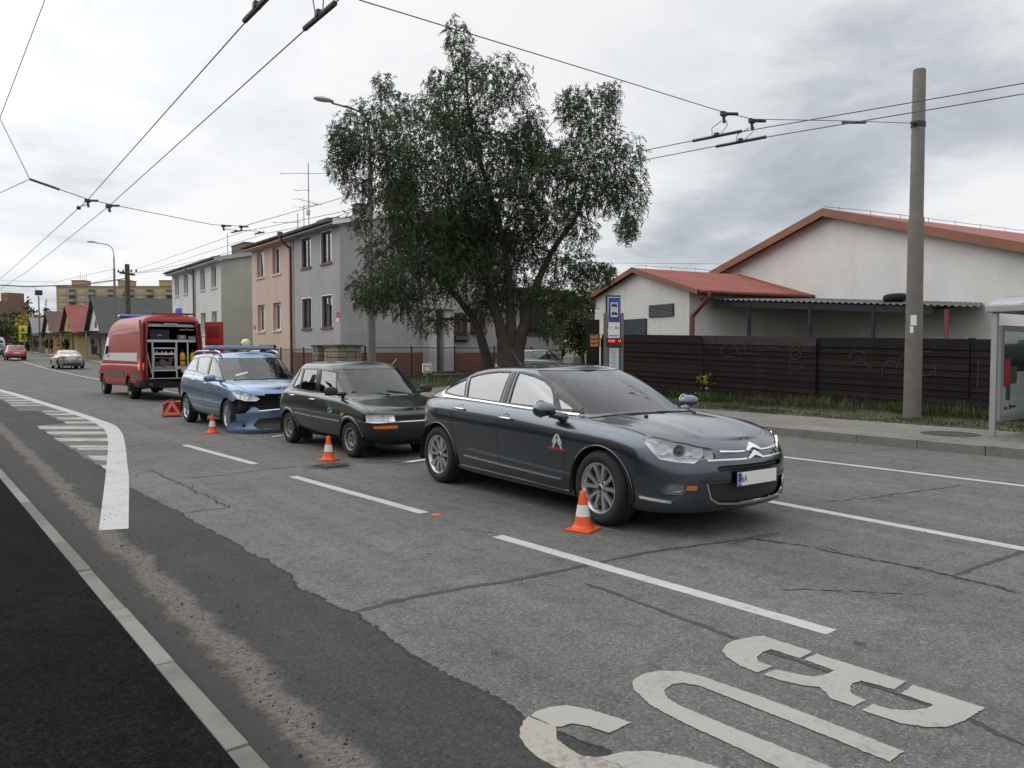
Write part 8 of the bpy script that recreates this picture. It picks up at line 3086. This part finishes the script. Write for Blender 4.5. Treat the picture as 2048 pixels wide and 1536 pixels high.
def quads_mesh(name, c, a, b, m, parent=None):
 """leaf quads: centres c, half axes a and b (numpy n x 3)"""
 n = len(c)
 v = np.empty((n, 4, 3))
 v[:, 0] = c - a
 v[:, 1] = c + b
 v[:, 2] = c + a
 v[:, 3] = c - b
 me = bpy.data.meshes.new(name)
 me.vertices.add(4 * n)
 me.vertices.foreach_set('co', v.reshape(-1))
 me.loops.add(4 * n)
 me.loops.foreach_set('vertex_index', np.arange(4 * n, dtype=np.int32))
 me.polygons.add(n)
 me.polygons.foreach_set('loop_start', np.arange(0, 4 * n, 4, dtype=np.int32))
 me.polygons.foreach_set('loop_total', np.full(n, 4, dtype=np.int32))
 me.update()
 me.materials.append(m)
 return link_mesh(name, me, parent)


def unit(v):
 return v / np.maximum(np.linalg.norm(v, axis=-1, keepdims=True), 1e-9)


def lobes_points(lobes, n, shell_=.55):
 """random points in ellipsoid lobes (x, y, z, rx, ry, rz), denser towards the outside"""
 w = np.array([l[3] * l[4] * l[5] for l in lobes]) ** .72
 k = rng.choice(len(lobes), n, p=w / w.sum())
 L_ = np.array(lobes)[k]
 d = unit(rng.normal(size=(n, 3)))
 r = rng.uniform(0, 1, n) ** (1 / 3 * shell_ + .12)
 return L_[:, :3] + d * r[:, None] * L_[:, 3:6] * rng.uniform(.8, 1.12, (n, 1)), d


def sprays(lobes, n, leaflets, ln, lw, droop, sl, shell_=.55):
 p, d = lobes_points(lobes, n, shell_)
 ax = unit(d * .6 + rng.normal(size=(n, 3)) * .55 + np.array([0, 0, -droop]))
 side = unit(np.cross(ax, rng.normal(size=(n, 3))))
 C_, A_, B_ = [], [], []
 for j in range(leaflets):
  t = (j // 2 + 1) / (leaflets / 2 + 1)
  s = 1 if j % 2 else -1
  cur = p + ax * sl * (t - .3) + np.array([0, 0, -1]) * (sl * .35 * t * t)
  la = unit(side * s * .8 + ax * .5 + rng.normal(size=(n, 3)) * .28 + np.array([0, 0, -.25])) * ln * rng.uniform(.7, 1.2, (n, 1))
  lb = unit(np.cross(la, ax + rng.normal(size=(n, 3)) * .4)) * lw
  C_.append(cur + la)
  A_.append(la)
  B_.append(lb)
 return np.concatenate(C_), np.concatenate(A_), np.concatenate(B_)


def grow(t, start, targets, r0, m, rmin=.012, step=.45):
 """branches: each target point is joined to the nearest point already grown"""
 nodes = [(Vector(q), r) for q, r in start]
 P = np.array([tuple(q) for q, _ in nodes])
 Rr = [r for _, r in nodes]
 order = sorted(range(len(targets)), key=lambda i: (targets[i] - nodes[-1][0]).length)
 mb = MB()
 for i in order:
  q = targets[i]
  dd = np.linalg.norm(P - np.array(q), axis=1) + np.maximum(0, P[:, 2] - q.z) * .8
  j = int(dd.argmin())
  a = Vector(P[j])
  r = max(rmin, min(Rr[j] * .72, .10 * (q - a).length ** .6 * .5))
  mid = a.lerp(q, .5) + Vector((random.gauss(0, .08), random.gauss(0, .08), random.gauss(.10, .08))) * (q - a).length * .6
  pts = smooth_pts3([tuple(a), tuple(mid), tuple(q)], 3)
  mb.tube(pts, [lerp(r, max(rmin * .6, r * .45), k / (len(pts) - 1)) for k in range(len(pts))], 5, caps=False)
  P = np.vstack([P, [tuple(v) for v in pts[1:]]])
  Rr += [lerp(r, max(rmin * .6, r * .45), k / (len(pts) - 1)) for k in range(1, len(pts))]
 return mb


M_bark = mat('locust_bark', (.050, .042, .034), rough=.95, var=.35, vscale=5, bump=.9, bscale=16)
M_leaf = leaf_mat('locust_leaf', (.026, .045, .020), (.072, .102, .036), .32)
KX = .01442
lob = []
for px, py, rx, ry in ((915, 85, 30, 48), (930, 140, 42, 50), (885, 165, 38, 28), (1000, 195, 66, 55), (880, 225, 55, 48), (930, 245, 60, 60), (785, 215, 55, 42), (770, 180, 25, 20), (740, 290, 70, 66), (700, 300, 36, 42), (715, 370, 44, 32), (860, 320, 105, 85), (980, 315, 105, 90),
        (880, 430, 115, 80), (1000, 430, 105, 85), (1180, 235, 62, 58), (1130, 225, 26, 36), (1215, 195, 22, 24), (1230, 325, 62, 62), (1150, 330, 60, 55), (1258, 400, 38, 55), (1250, 455, 20, 20), (770, 500, 66, 46), (755, 575, 62, 42), (835, 560, 85, 56), (735, 600, 34, 26), (860, 640, 52, 30),
        (930, 540, 95, 75), (1010, 565, 85, 55), (1100, 440, 52, 52), (1125, 530, 62, 44), (1180, 550, 46, 30), (1085, 590, 52, 32), (1210, 545, 20, 18), (1095, 655, 30, 26), (790, 400, 55, 45), (925, 430, 80, 80), (955, 490, 80, 60), (1055, 480, 55, 60), (1050, 385, 50, 55), (880, 500, 80, 60), (985, 610, 60, 34), (800, 600, 60, 40), (1100, 350, 46, 46), (1145, 405, 50, 44), (1165, 455, 40, 32), (1080, 315, 36, 40), (1205, 395, 46, 44), (1245, 462, 22, 30), (795, 335, 58, 62), (800, 450, 52, 44), (715, 440, 26, 28), (1060, 240, 34, 40), (1040, 290, 45, 50), (1150, 600, 40, 26), (690, 345, 30, 36)):
 lob.append((((px - 997) * KX), random.uniform(-.8, .8), 1.42 + (703 - py) * KX, rx * KX, min(rx, ry) * KX * 1.25 + .35, ry * KX))
tree = thing('locust_tree', 'large dark green tree with feathery leaves beside the bus stop', 'tree', (13.27, 18.2, .13), R(-37))
c, a, b = sprays(lob, 23500, 12, .0365, .0150, .55, .24, .8)
quads_mesh('crown', c, a, b, M_leaf, tree)
stem1 = [(.30, 0, -.2), (.28, 0, .6), (.22, .05, 1.5), (.02, .1, 2.4), (-.35, .1, 3.6), (-.75, 0, 5.0), (-1.2, -.1, 6.4)]
stem2 = [(.42, .1, -.2), (.44, .1, .6), (.55, .08, 1.6), (.85, .0, 2.6), (1.25, 0, 3.9), (1.8, .1, 5.0), (2.5, .1, 6.0), (2.9, .2, 7.2)]
stem3 = [(.35, .0, 1.2), (.35, .1, 3.0), (.15, .2, 5.0), (-.4, .2, 7.0), (-.95, .1, 9.0), (-1.15, 0, 11.6)]
stem4 = [(-.15, .7, -.2), (-.25, .7, .5), (-.48, .68, 1.5), (-.85, .6, 2.6), (-1.6, .4, 3.6), (-2.6, .2, 4.6)]
starts = []
for nm, st, r in (('trunk', stem1, (.40, .37, .27, .16, .11, .07, .04)), ('trunk', stem2, (.38, .34, .24, .15, .11, .08, .05, .03)), ('trunk', stem3, (.2, .14, .09, .07, .05, .012)), ('trunk', stem4, (.19, .17, .15, .11, .08, .05))):
 pts = smooth_pts3([(x * .886, y * .886, z * .886) for x, y, z in st], 5)
 rr = np.interp(np.linspace(0, len(st) - 1, len(pts)), range(len(st)), r)
 MB().tube(pts, [float(v) * (1 + .06 * math.sin(2.3 * i)) for i, v in enumerate(rr)], 14).obj(nm, M_bark, tree, smooth=True)
 starts += [(q, float(v)) for q, v in zip(pts, rr) if q[2] > 1.6]
tp, _ = lobes_points(lob, 330, .8)
stuff(grow(tree, starts, [Vector(q) for q in tp], .1, M_bark).obj('branches', M_bark, tree, smooth=True))


def plain_tree(name, label, x, y, z, w, h, m, n=900, leaf=.16, kind='round', group=None, cat='tree'):
 t = thing(name, label, cat, (x, y, z), random.uniform(0, 6), group)
 if kind == 'cone':
  lb = [(random.uniform(-.1, .1) * w, random.uniform(-.1, .1) * w, h * (.12 + .86 * k / 7), w * .5 * (1 - k / 7.6), w * .5 * (1 - k / 7.6), h * .11) for k in range(8)]
 else:
  lb = [(random.uniform(-.3, .3) * w, random.uniform(-.3, .3) * w, h * random.uniform(.42, .82), w * random.uniform(.2, .34), w * random.uniform(.2, .34), h * random.uniform(.14, .24)) for k in range(11)]
 c, d = lobes_points(lb, n, .6)
 a = unit(rng.normal(size=(n, 3))) * leaf * rng.uniform(.6, 1.3, (n, 1))
 b = unit(np.cross(a, rng.normal(size=(n, 3)))) * leaf * .6
 quads_mesh('crown', c, a, b, m, t)
 MB().tube([(0, 0, 0), (.02 * w, 0, h * .3), (0, .02 * w, h * .7)], [.03 * h, .022 * h, .008 * h], 7).obj('trunk', M_bark, t)
 return t


M_lg = leaf_mat('garden_leaf', (.035, .055, .015), (.10, .12, .03))
M_ld = leaf_mat('conifer_leaf', (.012, .026, .016), (.028, .045, .026))
M_ly = leaf_mat('autumn_leaf', (.16, .12, .015), (.30, .22, .03))
M_lo = leaf_mat('olive_leaf', (.04, .052, .018), (.085, .092, .032))
plain_tree('garden_shrub', 'yellow-green shrub between the white wing and the annex', 26.6, 29.3, .3, 3.6, 4.6, M_lg, 11000, .075)
plain_tree('garden_shrub', 'dark shrub at the back of the gap beside the annex', 24.9, 27.6, .2, 2.6, 3.6, M_lo, 7000, .07)
FT = [('fir_tree', 'tall dark fir on the left horizon', 15.5, 170, 9.0, 10.5, M_ld, 'cone'), ('fir_tree', 'slim dark fir beside the far square lamp', 18.6, 172, 5.5, 10, M_ld, 'cone'), ('broad_tree', 'yellow autumn tree behind the grey cottage roof', 15.2, 158, 9, 7.5, M_ly, 'round'),
   ('broad_tree', 'dark tree mass left of the yellow autumn tree', 11.4, 172, 8, 8.5, M_ld, 'round'), ('broad_tree', 'broad tree just in front of the left end of the apartment block', 21.5, 186, 11, 9.5, M_ld, 'round'), ('broad_tree', 'round tree before the apartment block behind the white gable', 26, 160, 7.5, 10.5, M_ld, 'round'),
   ('broad_tree', 'olive tree at the far left edge behind the white van', 8.6, 150, 8, 8.0, M_lo, 'round'), ('broad_tree', 'dull green tree between fir and apartment block', 24, 215, 14, 9, M_lo, 'round'), ('broad_tree', 'small yellowish tree under the right half of the apartment block', 38, 172, 8, 8.5, M_ly, 'round'),
   ('fir_tree', 'narrow fir standing before the right half of the apartment block', 33, 178, 4.5, 13, M_ld, 'cone')]
for nm, lab, x, y, w_, h_, m, k in FT:
 plain_tree(nm, lab, x, y, .6, w_, h_, m, 1100, .32, k, 'trees beyond the cottages')
for i, (x, y, h_, lab) in enumerate(((14.0, 109, 2.3, 'dark hedge bush before the red-roofed cottage'), (14.1, 124, 2.2, 'dark hedge bush before the maroon-roofed cottage'), (13.9, 140, 2.1, 'dark hedge bush before the grey-roofed cottage'))):
 plain_tree('garden_shrub', lab, x, y, gz(0, y), 2.4, h_, M_ld, 420, .12, 'round', 'bushes before the cottages')


def blades(name, n, xr, yr, hz, h, w, m, clump=0):
 x = rng.uniform(*xr, n)
 y = rng.uniform(*yr, n)
 if clump:
  cx, cy = rng.uniform(*xr, clump), rng.uniform(*yr, clump)
  k = rng.integers(0, clump, n)
  x = np.clip(cx[k] + rng.normal(0, .22, n), *xr)
  y = cy[k] + rng.normal(0, .22, n)
 z = np.array([hz(a, b) for a, b in zip(x, y)])
 hh = h * rng.uniform(.4, 1.3, n)
 a = np.stack([rng.normal(0, .35, n) * hh, rng.normal(0, .35, n) * hh, hh], 1) / 2
 th = rng.uniform(0, 6.28, n)
 b = np.stack([np.cos(th), np.sin(th), 0 * th], 1) * w
 return stuff(quads_mesh(name, np.stack([x, y, z], 1) + a, a, b, m))


M_gr = leaf_mat('grass_blade', (.022, .042, .010), (.062, .085, .024), .15)
M_dry = leaf_mat('dry_weed', (.06, .055, .03), (.12, .105, .06), .1)
vh = lambda x, y: verge_h(x, y)
blades('grass', 16000, (15.4, 18.95), (2.5, 22), vh, .075, .007, M_gr, 300)
blades('weeds', 4200, (17.9, 18.95), (3, 19.5), vh, .24, .011, M_gr, 45)
blades('dry_weeds', 800, (17.6, 18.9), (3, 19.5), vh, .34, .006, M_dry, 26)
blades('lawn_grass', 15000, (14.2, 26), (25.0, 30.3), vh, .10, .008, M_gr)
t = thing('sapling', 'young yellow-leaved sapling growing against the plank fence', 'plant', (18.6, 15.2, .09))
MB().tube([(0, 0, 0), (.02, .03, .35), (-.02, 0, .72)], .008, 5).obj('stem', M_bark, t)
n = 34
cc = np.stack([rng.normal(0, .09, n), rng.normal(0, .14, n), rng.uniform(.12, .78, n)], 1)
aa = unit(rng.normal(size=(n, 3))) * .065
quads_mesh('foliage', cc, aa, unit(np.cross(aa, rng.normal(size=(n, 3)))) * .042, leaf_mat('yellow_leaf', (.20, .20, .02), (.36, .33, .04)), t)

# ================================================================ FIREFIGHTER behind the blue estate
t = thing('person', 'firefighter in dark turnout coat and pale yellow helmet standing behind the blue estate', 'person', (6.98, 21.2, .0), R(95))
M_coat = mat('turnout_cloth', (.014, .016, .026), rough=.85, var=.25, vscale=9, bump=.4, bscale=14)
J = [(0, 0, 1.0), (0, 0, 1.18), (.01, 0, 1.38), (.015, 0, 1.50), (.03, 0, 1.585), (.04, 0, 1.70), (.04, 0, 1.79),
  (0, .11, .96), (.02, .13, .52), (-.01, .14, .10), (.11, .15, .05), (0, -.11, .96), (.03, -.12, .52), (0, -.13, .10), (.12, -.14, .05),
  (0, .20, 1.44), (-.03, .27, 1.17), (.10, .25, .97), (0, -.20, 1.44), (.0, -.28, 1.18), (.16, -.22, 1.05)]
E_ = [(0, 1), (1, 2), (2, 3), (3, 4), (4, 5), (5, 6), (0, 7), (7, 8), (8, 9), (9, 10), (0, 11), (11, 12), (12, 13), (13, 14), (2, 15), (15, 16), (16, 17), (2, 18), (18, 19), (19, 20)]
RD = [.17, .165, .18, .10, .062, .085, .08, .115, .085, .062, .05, .115, .085, .062, .05, .085, .065, .048, .085, .065, .048]
me = bpy.data.meshes.new('body')
me.from_pydata(J, E_, [])
o = link_mesh('body', me, t)
sk = o.modifiers.new('skin', 'SKIN')
for v, r in zip(me.skin_vertices[0].data, RD):
 v.radius = (r, r)
me.skin_vertices[0].data[0].use_root = True
sb = o.modifiers.new('sub', 'SUBSURF')
sb.levels = sb.render_levels = 2
new = bpy.data.meshes.new_from_object(o.evaluated_get(bpy.context.evaluated_depsgraph_get()))
o.modifiers.clear()
o.data = new
new.materials.append(M_coat)
new.materials.append(mat('skin', (.42, .25, .18), rough=.55))
for p in new.polygons:
 p.use_smooth = True
 if p.center.z > 1.55:
  p.material_index = 1
mb = MB()
for hy, sg in ((.25, 1), (-.22, -1)):       # gloves with five fingers, slightly curled
 hx, hz_ = (.11, .94) if sg > 0 else (.18, 1.02)
 mb.bbox((hx + .03, hy, hz_ - .02), (.09, .045, .09), .02)
 for k in range(4):
  q = Vector((hx + .055, hy + (k - 1.5) * .018, hz_ - .05))
  mb.tube([q, q + Vector((.02, 0, -.04 - .004 * k)), q + Vector((.01, 0, -.075 + .006 * abs(k - 1.5)))], .010, 6)
 q = Vector((hx + .01, hy - sg * .025, hz_ - .01))
 mb.tube([q, q + Vector((.035, -sg * .02, -.02)), q + Vector((.06, -sg * .015, -.04))], .011, 6)
mb.obj('gloves', M_black, t, smooth=True, sep=True)
M_helm = mat('helmet_lime', (.42, .45, .25), rough=.25, coat=1, var=.04)
n, m = 28, 14
vs = []
for j in range(m + 1):
 ph = R(118) * j / m
 for k in range(n):
  th = 6.283 * k / n
  x = .155 * math.sin(ph) * math.cos(th)
  if ph > R(90) and math.cos(th) < 0:
   x *= 1.06
  vs.append((.045 + x, .128 * math.sin(ph) * math.sin(th), 1.74 + .155 * math.cos(ph) - (.03 if math.cos(th) < -.3 and j == m else 0)))
h = MB().add(vs, [(j * n + k, j * n + (k + 1) % n, (j + 1) * n + (k + 1) % n, (j + 1) * n + k) for j in range(m) for k in range(n)]).obj('helmet', M_helm, t, smooth=True)
MB().add([(.045 + .16 * math.cos(a) * q, .13 * math.sin(a) * q, 1.725 - .02 * (q - 1) * 8) for q in (1, 1.22) for a in np.linspace(-.9, .9, 12)], [(i, i + 1, 13 + i, 12 + i) for i in range(11)]).obj('brim', M_helm, h)
for s in (-1, 1):
 MB().lathe([(.001, .012), (.03, .01), (.034, 0)], 14, 'Y', (.06, s * .128 - (0 if s > 0 else .012), 1.735)).obj('visor_pivot', M_black, h)
MB().add([(.05 + .165 * math.cos(a), .135 * math.sin(a), 1.66 + .09 * q) for q in (0, 1) for a in np.linspace(-1.1, 1.1, 14)], [(i, i + 1, 15 + i, 14 + i) for i in range(13)]).obj('visor', glass('visor_glass', (.6, .65, .6), 1.6), h, smooth=True)
MB().lathe([(.095, 1.50), (.115, 1.45), (.19, 1.42), (.20, 1.35)], 18, 'Z', (.01, 0, 0)).obj('collar', mat('reflex_yellow', (.5, .42, .06), rough=.5), t, smooth=True)
for z, r in ((1.20, .172), (1.05, .178)):
 MB().lathe([(r, z), (r + .004, z + .01), (r + .004, z + .05), (r, z + .06)], 20).obj('reflex_stripe', M_band, t, smooth=True)
mb = MB()
for y in (.145, -.135):
 mb.bbox((.055, y, .045), (.30, .11, .09), .03)
mb.obj('boot', M_black, t, sep=True)

# ================================================================ FAR END OF THE STREET
M_cream = plaster('ochre_wall', (.40, .28, .10), (.25, .18, .1), .3)
M_brownw = plaster('brown_wall', (.22, .175, .14), (.13, .1, .08), .4)


def cottage(label, y, w_, zr, roof_m, wall_m, gab_m, depth=9, eave=2.9, sky=False):
 b0 = gz(0, y)
 t = thing('cottage', label, 'cottage', (14.2, y, b0), 0)
 z1 = zr - b0
 hw = w_ / 2
 f = Wall((0, -hw, 0), (0, 1, 0), (-1, 0, 0))
 mb = f.face(MB(), 0, w_, 0, eave, [(w_ * .12, w_ * .30, .1, 2.2), (w_ * .55, w_ * .85, .9, 2.2)], .2)
 mb.obj('front_wall', wall_m, t)
 MB().add([(.0, -hw, eave), (.0, hw, eave), (.0, 0, z1)], [(0, 1, 2)]).obj('gable', gab_m, t)
 MB().add([(0, -hw, 0), (depth, -hw, 0), (depth, -hw, eave), (0, -hw, eave)], [(0, 1, 2, 3)]).obj('side_wall', wall_m, t)
 f.window(t, w_ * .55, w_ * .85, .9, 2.2, M_bframe, curtain=.5)
 f.block(d := MB(), w_ * .12, w_ * .30, .1, 2.2, -.16, -.1)
 d.obj('door', M_bframe, t)
 mb = MB()
 for i in range(3):
  f.block(mb, hw - .55 + .4 * i, hw - .35 + .4 * i, eave + .4, eave + 1.3 - .25 * abs(i - 1), -.03, .04)
 mb.obj('gable_slot', M_bframe, t, sep=True)
 for s in (-1, 1):
  vs = [(-.45, s * (hw + .5), eave - .35), (depth, s * (hw + .5), eave - .35), (depth, 0, z1 + .1), (-.45, 0, z1 + .1)]
  r = MB().add(vs + [(x, q, z + .14) for x, q, z in vs], [(0, 1, 2, 3), (7, 6, 5, 4), (0, 4, 5, 1), (1, 5, 6, 2), (2, 6, 7, 3), (3, 7, 4, 0)]).obj('roof', roof_m, t)
  if sky and s < 0:
   MB().box((4.2, -hw * .45, lerp(z1, eave - .35, .45) + .22), (1.3, 1.1, .10), rx=math.atan2(z1 - eave + .45, hw + .5)).obj('skylight', mat('skylight', (.75, .78, .8), rough=.1, coat=1), r)
 MB().box((-.9, 0, eave - .05), (1.6, w_, .10)).obj('porch_roof', M_roofdark, t)
 for q in (-hw + .2, hw - .2):
  MB().box((-1.55, q, (eave - .1) / 2), (.15, .15, eave - .1)).obj('porch_post', M_brownw, t)
 return t


M_rr = mat('red_tiles', (.20, .045, .04), rough=.8, var=.25, vscale=1.2)
M_mr = mat('maroon_tiles', (.095, .05, .048), rough=.85, var=.25, vscale=1.2)
M_gr2 = mat('grey_tiles', (.17, .175, .19), rough=.8, var=.2, vscale=1.2)
cottage('brown cottage with a pale gable and steep dark roof beside the red van', 90, 9.2, 7.0, M_roofdark, M_brownw, M_whitepl, 22)
cottage('ochre cottage with a red tiled roof and a skylight', 108.5, 11, 7.0, M_rr, M_cream, M_cream, 12, sky=True)
cottage('ochre cottage with a maroon tiled roof', 127.5, 10, 7.0, M_mr, M_cream, M_whitepl, 12)
cottage('small cottage with a pale grey roof at the far end of the row', 148, 9, 6.8, M_gr2, M_brownw, M_brownw, 12)
# yellow warning signs
t = thing('crossing_sign', 'two stacked square yellow warning signs beside the far road', 'road sign', (12.85, 148, gz(0, 148)), R(-37))
MB().tube([(0, .1, 0), (0, .1, 4.4)], .07, 6).obj('post', M_galv, t)
for z in (2.35, 3.65):
 b_ = MB().box((0, 0, z), (1.35, .05, 1.25)).obj('yellow_board', mat('sign_yellow', (.62, .68, .03), rough=.5, var=.03), t)
 MB().prism([(-.42, -.34), (.42, -.34), (0, .40)], (0, -.03, z), (1, 0, 0), (0, 0, 1), (0, -1, 0), .012).obj('triangle', mat('sign_dark', (.16, .10, .02), rough=.5), b_)
# white van at the left edge
t = thing('white_van', 'white van at the left edge of the far road', 'van', (7.3, 120, gz(0, 120)), R(90))
lv = [dict(z=[(0, .35)], uf=2.2, ur=-2.4, w=.9, cf=.6, cr=.25, er=4, xm=0), dict(z=[(0, 1.1)], uf=2.2, ur=-2.5, w=1.0, cf=.6, cr=.25, er=4, xm=0), dict(z=[(0, 1.9)], uf=1.3, ur=-2.45, w=.93, cf=.6, cr=.25, er=4, xm=0), dict(z=[(0, 2.2)], uf=.9, ur=-2.35, w=.8, cf=.5, cr=.25, er=4, xm=0)]
bm = shell(lv, 8, 20, 6, [3, 3, 2], cap=lambda x, e, w, z: z + .06 * (1 - e * e), ncap=6)
cut(bm, [(-2.4, y, z) for y, z in ((-.75, 1.25), (.75, 1.25), (.68, 1.85), (-.68, 1.85))], (-1, 0, 0), 7, near=.5)
cut2(bm, [(-2.45, -.9, 1.0), (-2.45, -.98, .7), (-2.35, -.98, .7), (-2.35, -.98, 1.0)], (-.7, -.7, 0), 6, near=.5)
split_skin(bm, {0: ('body', M_whitepl), 7: ('rear_window', M_gloss), 6: ('tail_light', M_red)}, t)
bm.free()
MB().bbox((-2.5, 0, .5), (.12, 1.8, .22), .03).obj('bumper', M_black, t)
for x in (-1.6, 1.4):
 for s in (-1, 1):
  MB().lathe([(.001, -.1), (.30, -.1), (.32, -.06), (.32, .06), (.30, .1), (.001, .1)], 20, 'Y', (x, s * .85, .32)).obj('wheel', M_tyre, t)
# apartment block, every window and balcony its own part
A, B = Vector((43.9, 367.6, 0)), Vector((83.5, 337.8, 0))
u = (B - A).normalized()
M_yel2 = plaster('ochre_panel', (.42, .30, .15), (.3, .2, .1), .2, .1)
M_org = plaster('orange_panel', (.42, .22, .10), (.3, .15, .07), .2, .1)
t = thing('apartment_block', 'long ochre and orange apartment block rising behind the cottages', 'apartment block', A, math.atan2(u.y, u.x))
L_ = (B - A).length
H_ = 28.0
MB().box((L_ / 2, 6, H_ / 2 + 4), (L_, 12, H_ - 8)).obj('wall', M_yel2, t)
MB().box((L_ * .29, -.05, 13), (L_ * .50, .12, 12)).obj('orange_front', M_org, t)
MB().box((-.05, 6, H_ / 2), (.12, 11.8, H_ - .4)).obj('end_wall', M_org, t)
MB().box((L_ / 2, 6, H_ + .12), (L_ + .5, 12.5, .3)).obj('roof_edge', M_gutter, t)
for x in (7.5, 26.5, 43.5):
 b_ = MB().box((x, 5, H_ + 1.4), (5.2, 5, 2.5)).obj('roof_house', M_yel2, t)
 MB().box((x, 5, H_ + 2.75), (5.6, 5.4, .25)).obj('roof_house_cap', M_mr, b_)
for k in range(5):
 MB().tube([(6.5 + .8 * k, 5, H_ + 2.8), (6.5 + .8 * k, 5, H_ + 5.2 + .8 * math.sin(2 * k))], .06, 4).obj('aerial', M_gutter, t)
wm = bm_ = None
for r in range(7):
 for k in range(12):
  x, z = 2.6 + 3.96 * k, H_ - 2.35 - 2.75 * r
  if k % 2 == 0:
   if wm is None:
    wm = MB().box((0, -.14, 0), (2.3, .12, 1.5)).obj('window', M_wframe, t)
    pm = MB().box((-.55, -.22, 0), (.95, .06, 1.2)).box((.55, -.22, 0), (.95, .06, 1.2)).obj('pane', mat('far_pane', (.22, .25, .27), rough=.2, var=.4, vscale=.3), wm)
    o = wm
   else:
    o = link_mesh('window', wm.data, t)
    link_mesh('pane', pm.data, o)
  else:
   if bm_ is None:
    bm_ = MB().box((0, -.75, -.55), (2.9, 1.3, 1.05)).box((0, -.5, -1.15), (3.0, 1.5, .14)).obj('balcony', mat('balcony_grey', (.26, .28, .29), rough=.7, var=.2, vscale=.5), t)
    dm = MB().box((0, -.08, .3), (2.6, .1, 2.0)).obj('balcony_door', mat('loggia_dark', (.09, .085, .08), rough=.6, var=.4, vscale=.4), bm_)
    o = bm_
   else:
    o = link_mesh('balcony', bm_.data, t)
    link_mesh('balcony_door', dm.data, o)
  o.location = (x, 0, z)
t = thing('brick_tower', 'distant red brick building top on the left horizon', 'building', (31, 420, 0), .4)
MB().box((0, 0, 12), (14, 8, 24)).obj('wall', M_brick, t)
MB().box((2, 0, 26), (7, 6, 4)).obj('roof_house', M_brick, t)
# unseen house copies on the camera side, added for the cars to reflect
for src, x, y, lab in ((grey_house, -11, 13, 'unseen grey two-storey house added on the camera side for reflections'), (pink_house, -11, 20, 'unseen pink two-storey house added on the camera side for reflections'), (white_house, -11, 36, 'unseen white two-storey house added on the camera side for reflections'),
        (grey_house, -11, 56, 'second unseen grey two-storey house added further down for reflections'), (pink_house, -11, 63, 'second unseen pink two-storey house added further down for reflections'), (white_house, -11, 84, 'second unseen white two-storey house added further down for reflections'), (white_house, -11, 108, 'third unseen white two-storey house added far down for reflections')):
 dup(src, (x, y, .1), math.pi, lab)
# wooded rise closing the view
hill = [(-200 + 45 * i, 560 + 10 * math.sin(i), 9 + 4 * math.sin(1.7 * i) + 3 * math.sin(.6 * i + 1)) for i in range(24)]
vs = []
for x, y, z in hill:
 vs += [(x, y - 120, -3), (x, y, z), (x, y + 200, z * .6), (x, y + 500, -5)]
structure(MB().add(vs, [(4 * i + k, 4 * i + 4 + k, 4 * i + 5 + k, 4 * i + 1 + k) for i in range(23) for k in range(3)]).obj('hills', mat('far_wood', (.055, .07, .045), rough=.95, var=.4, vscale=.05), smooth=True))
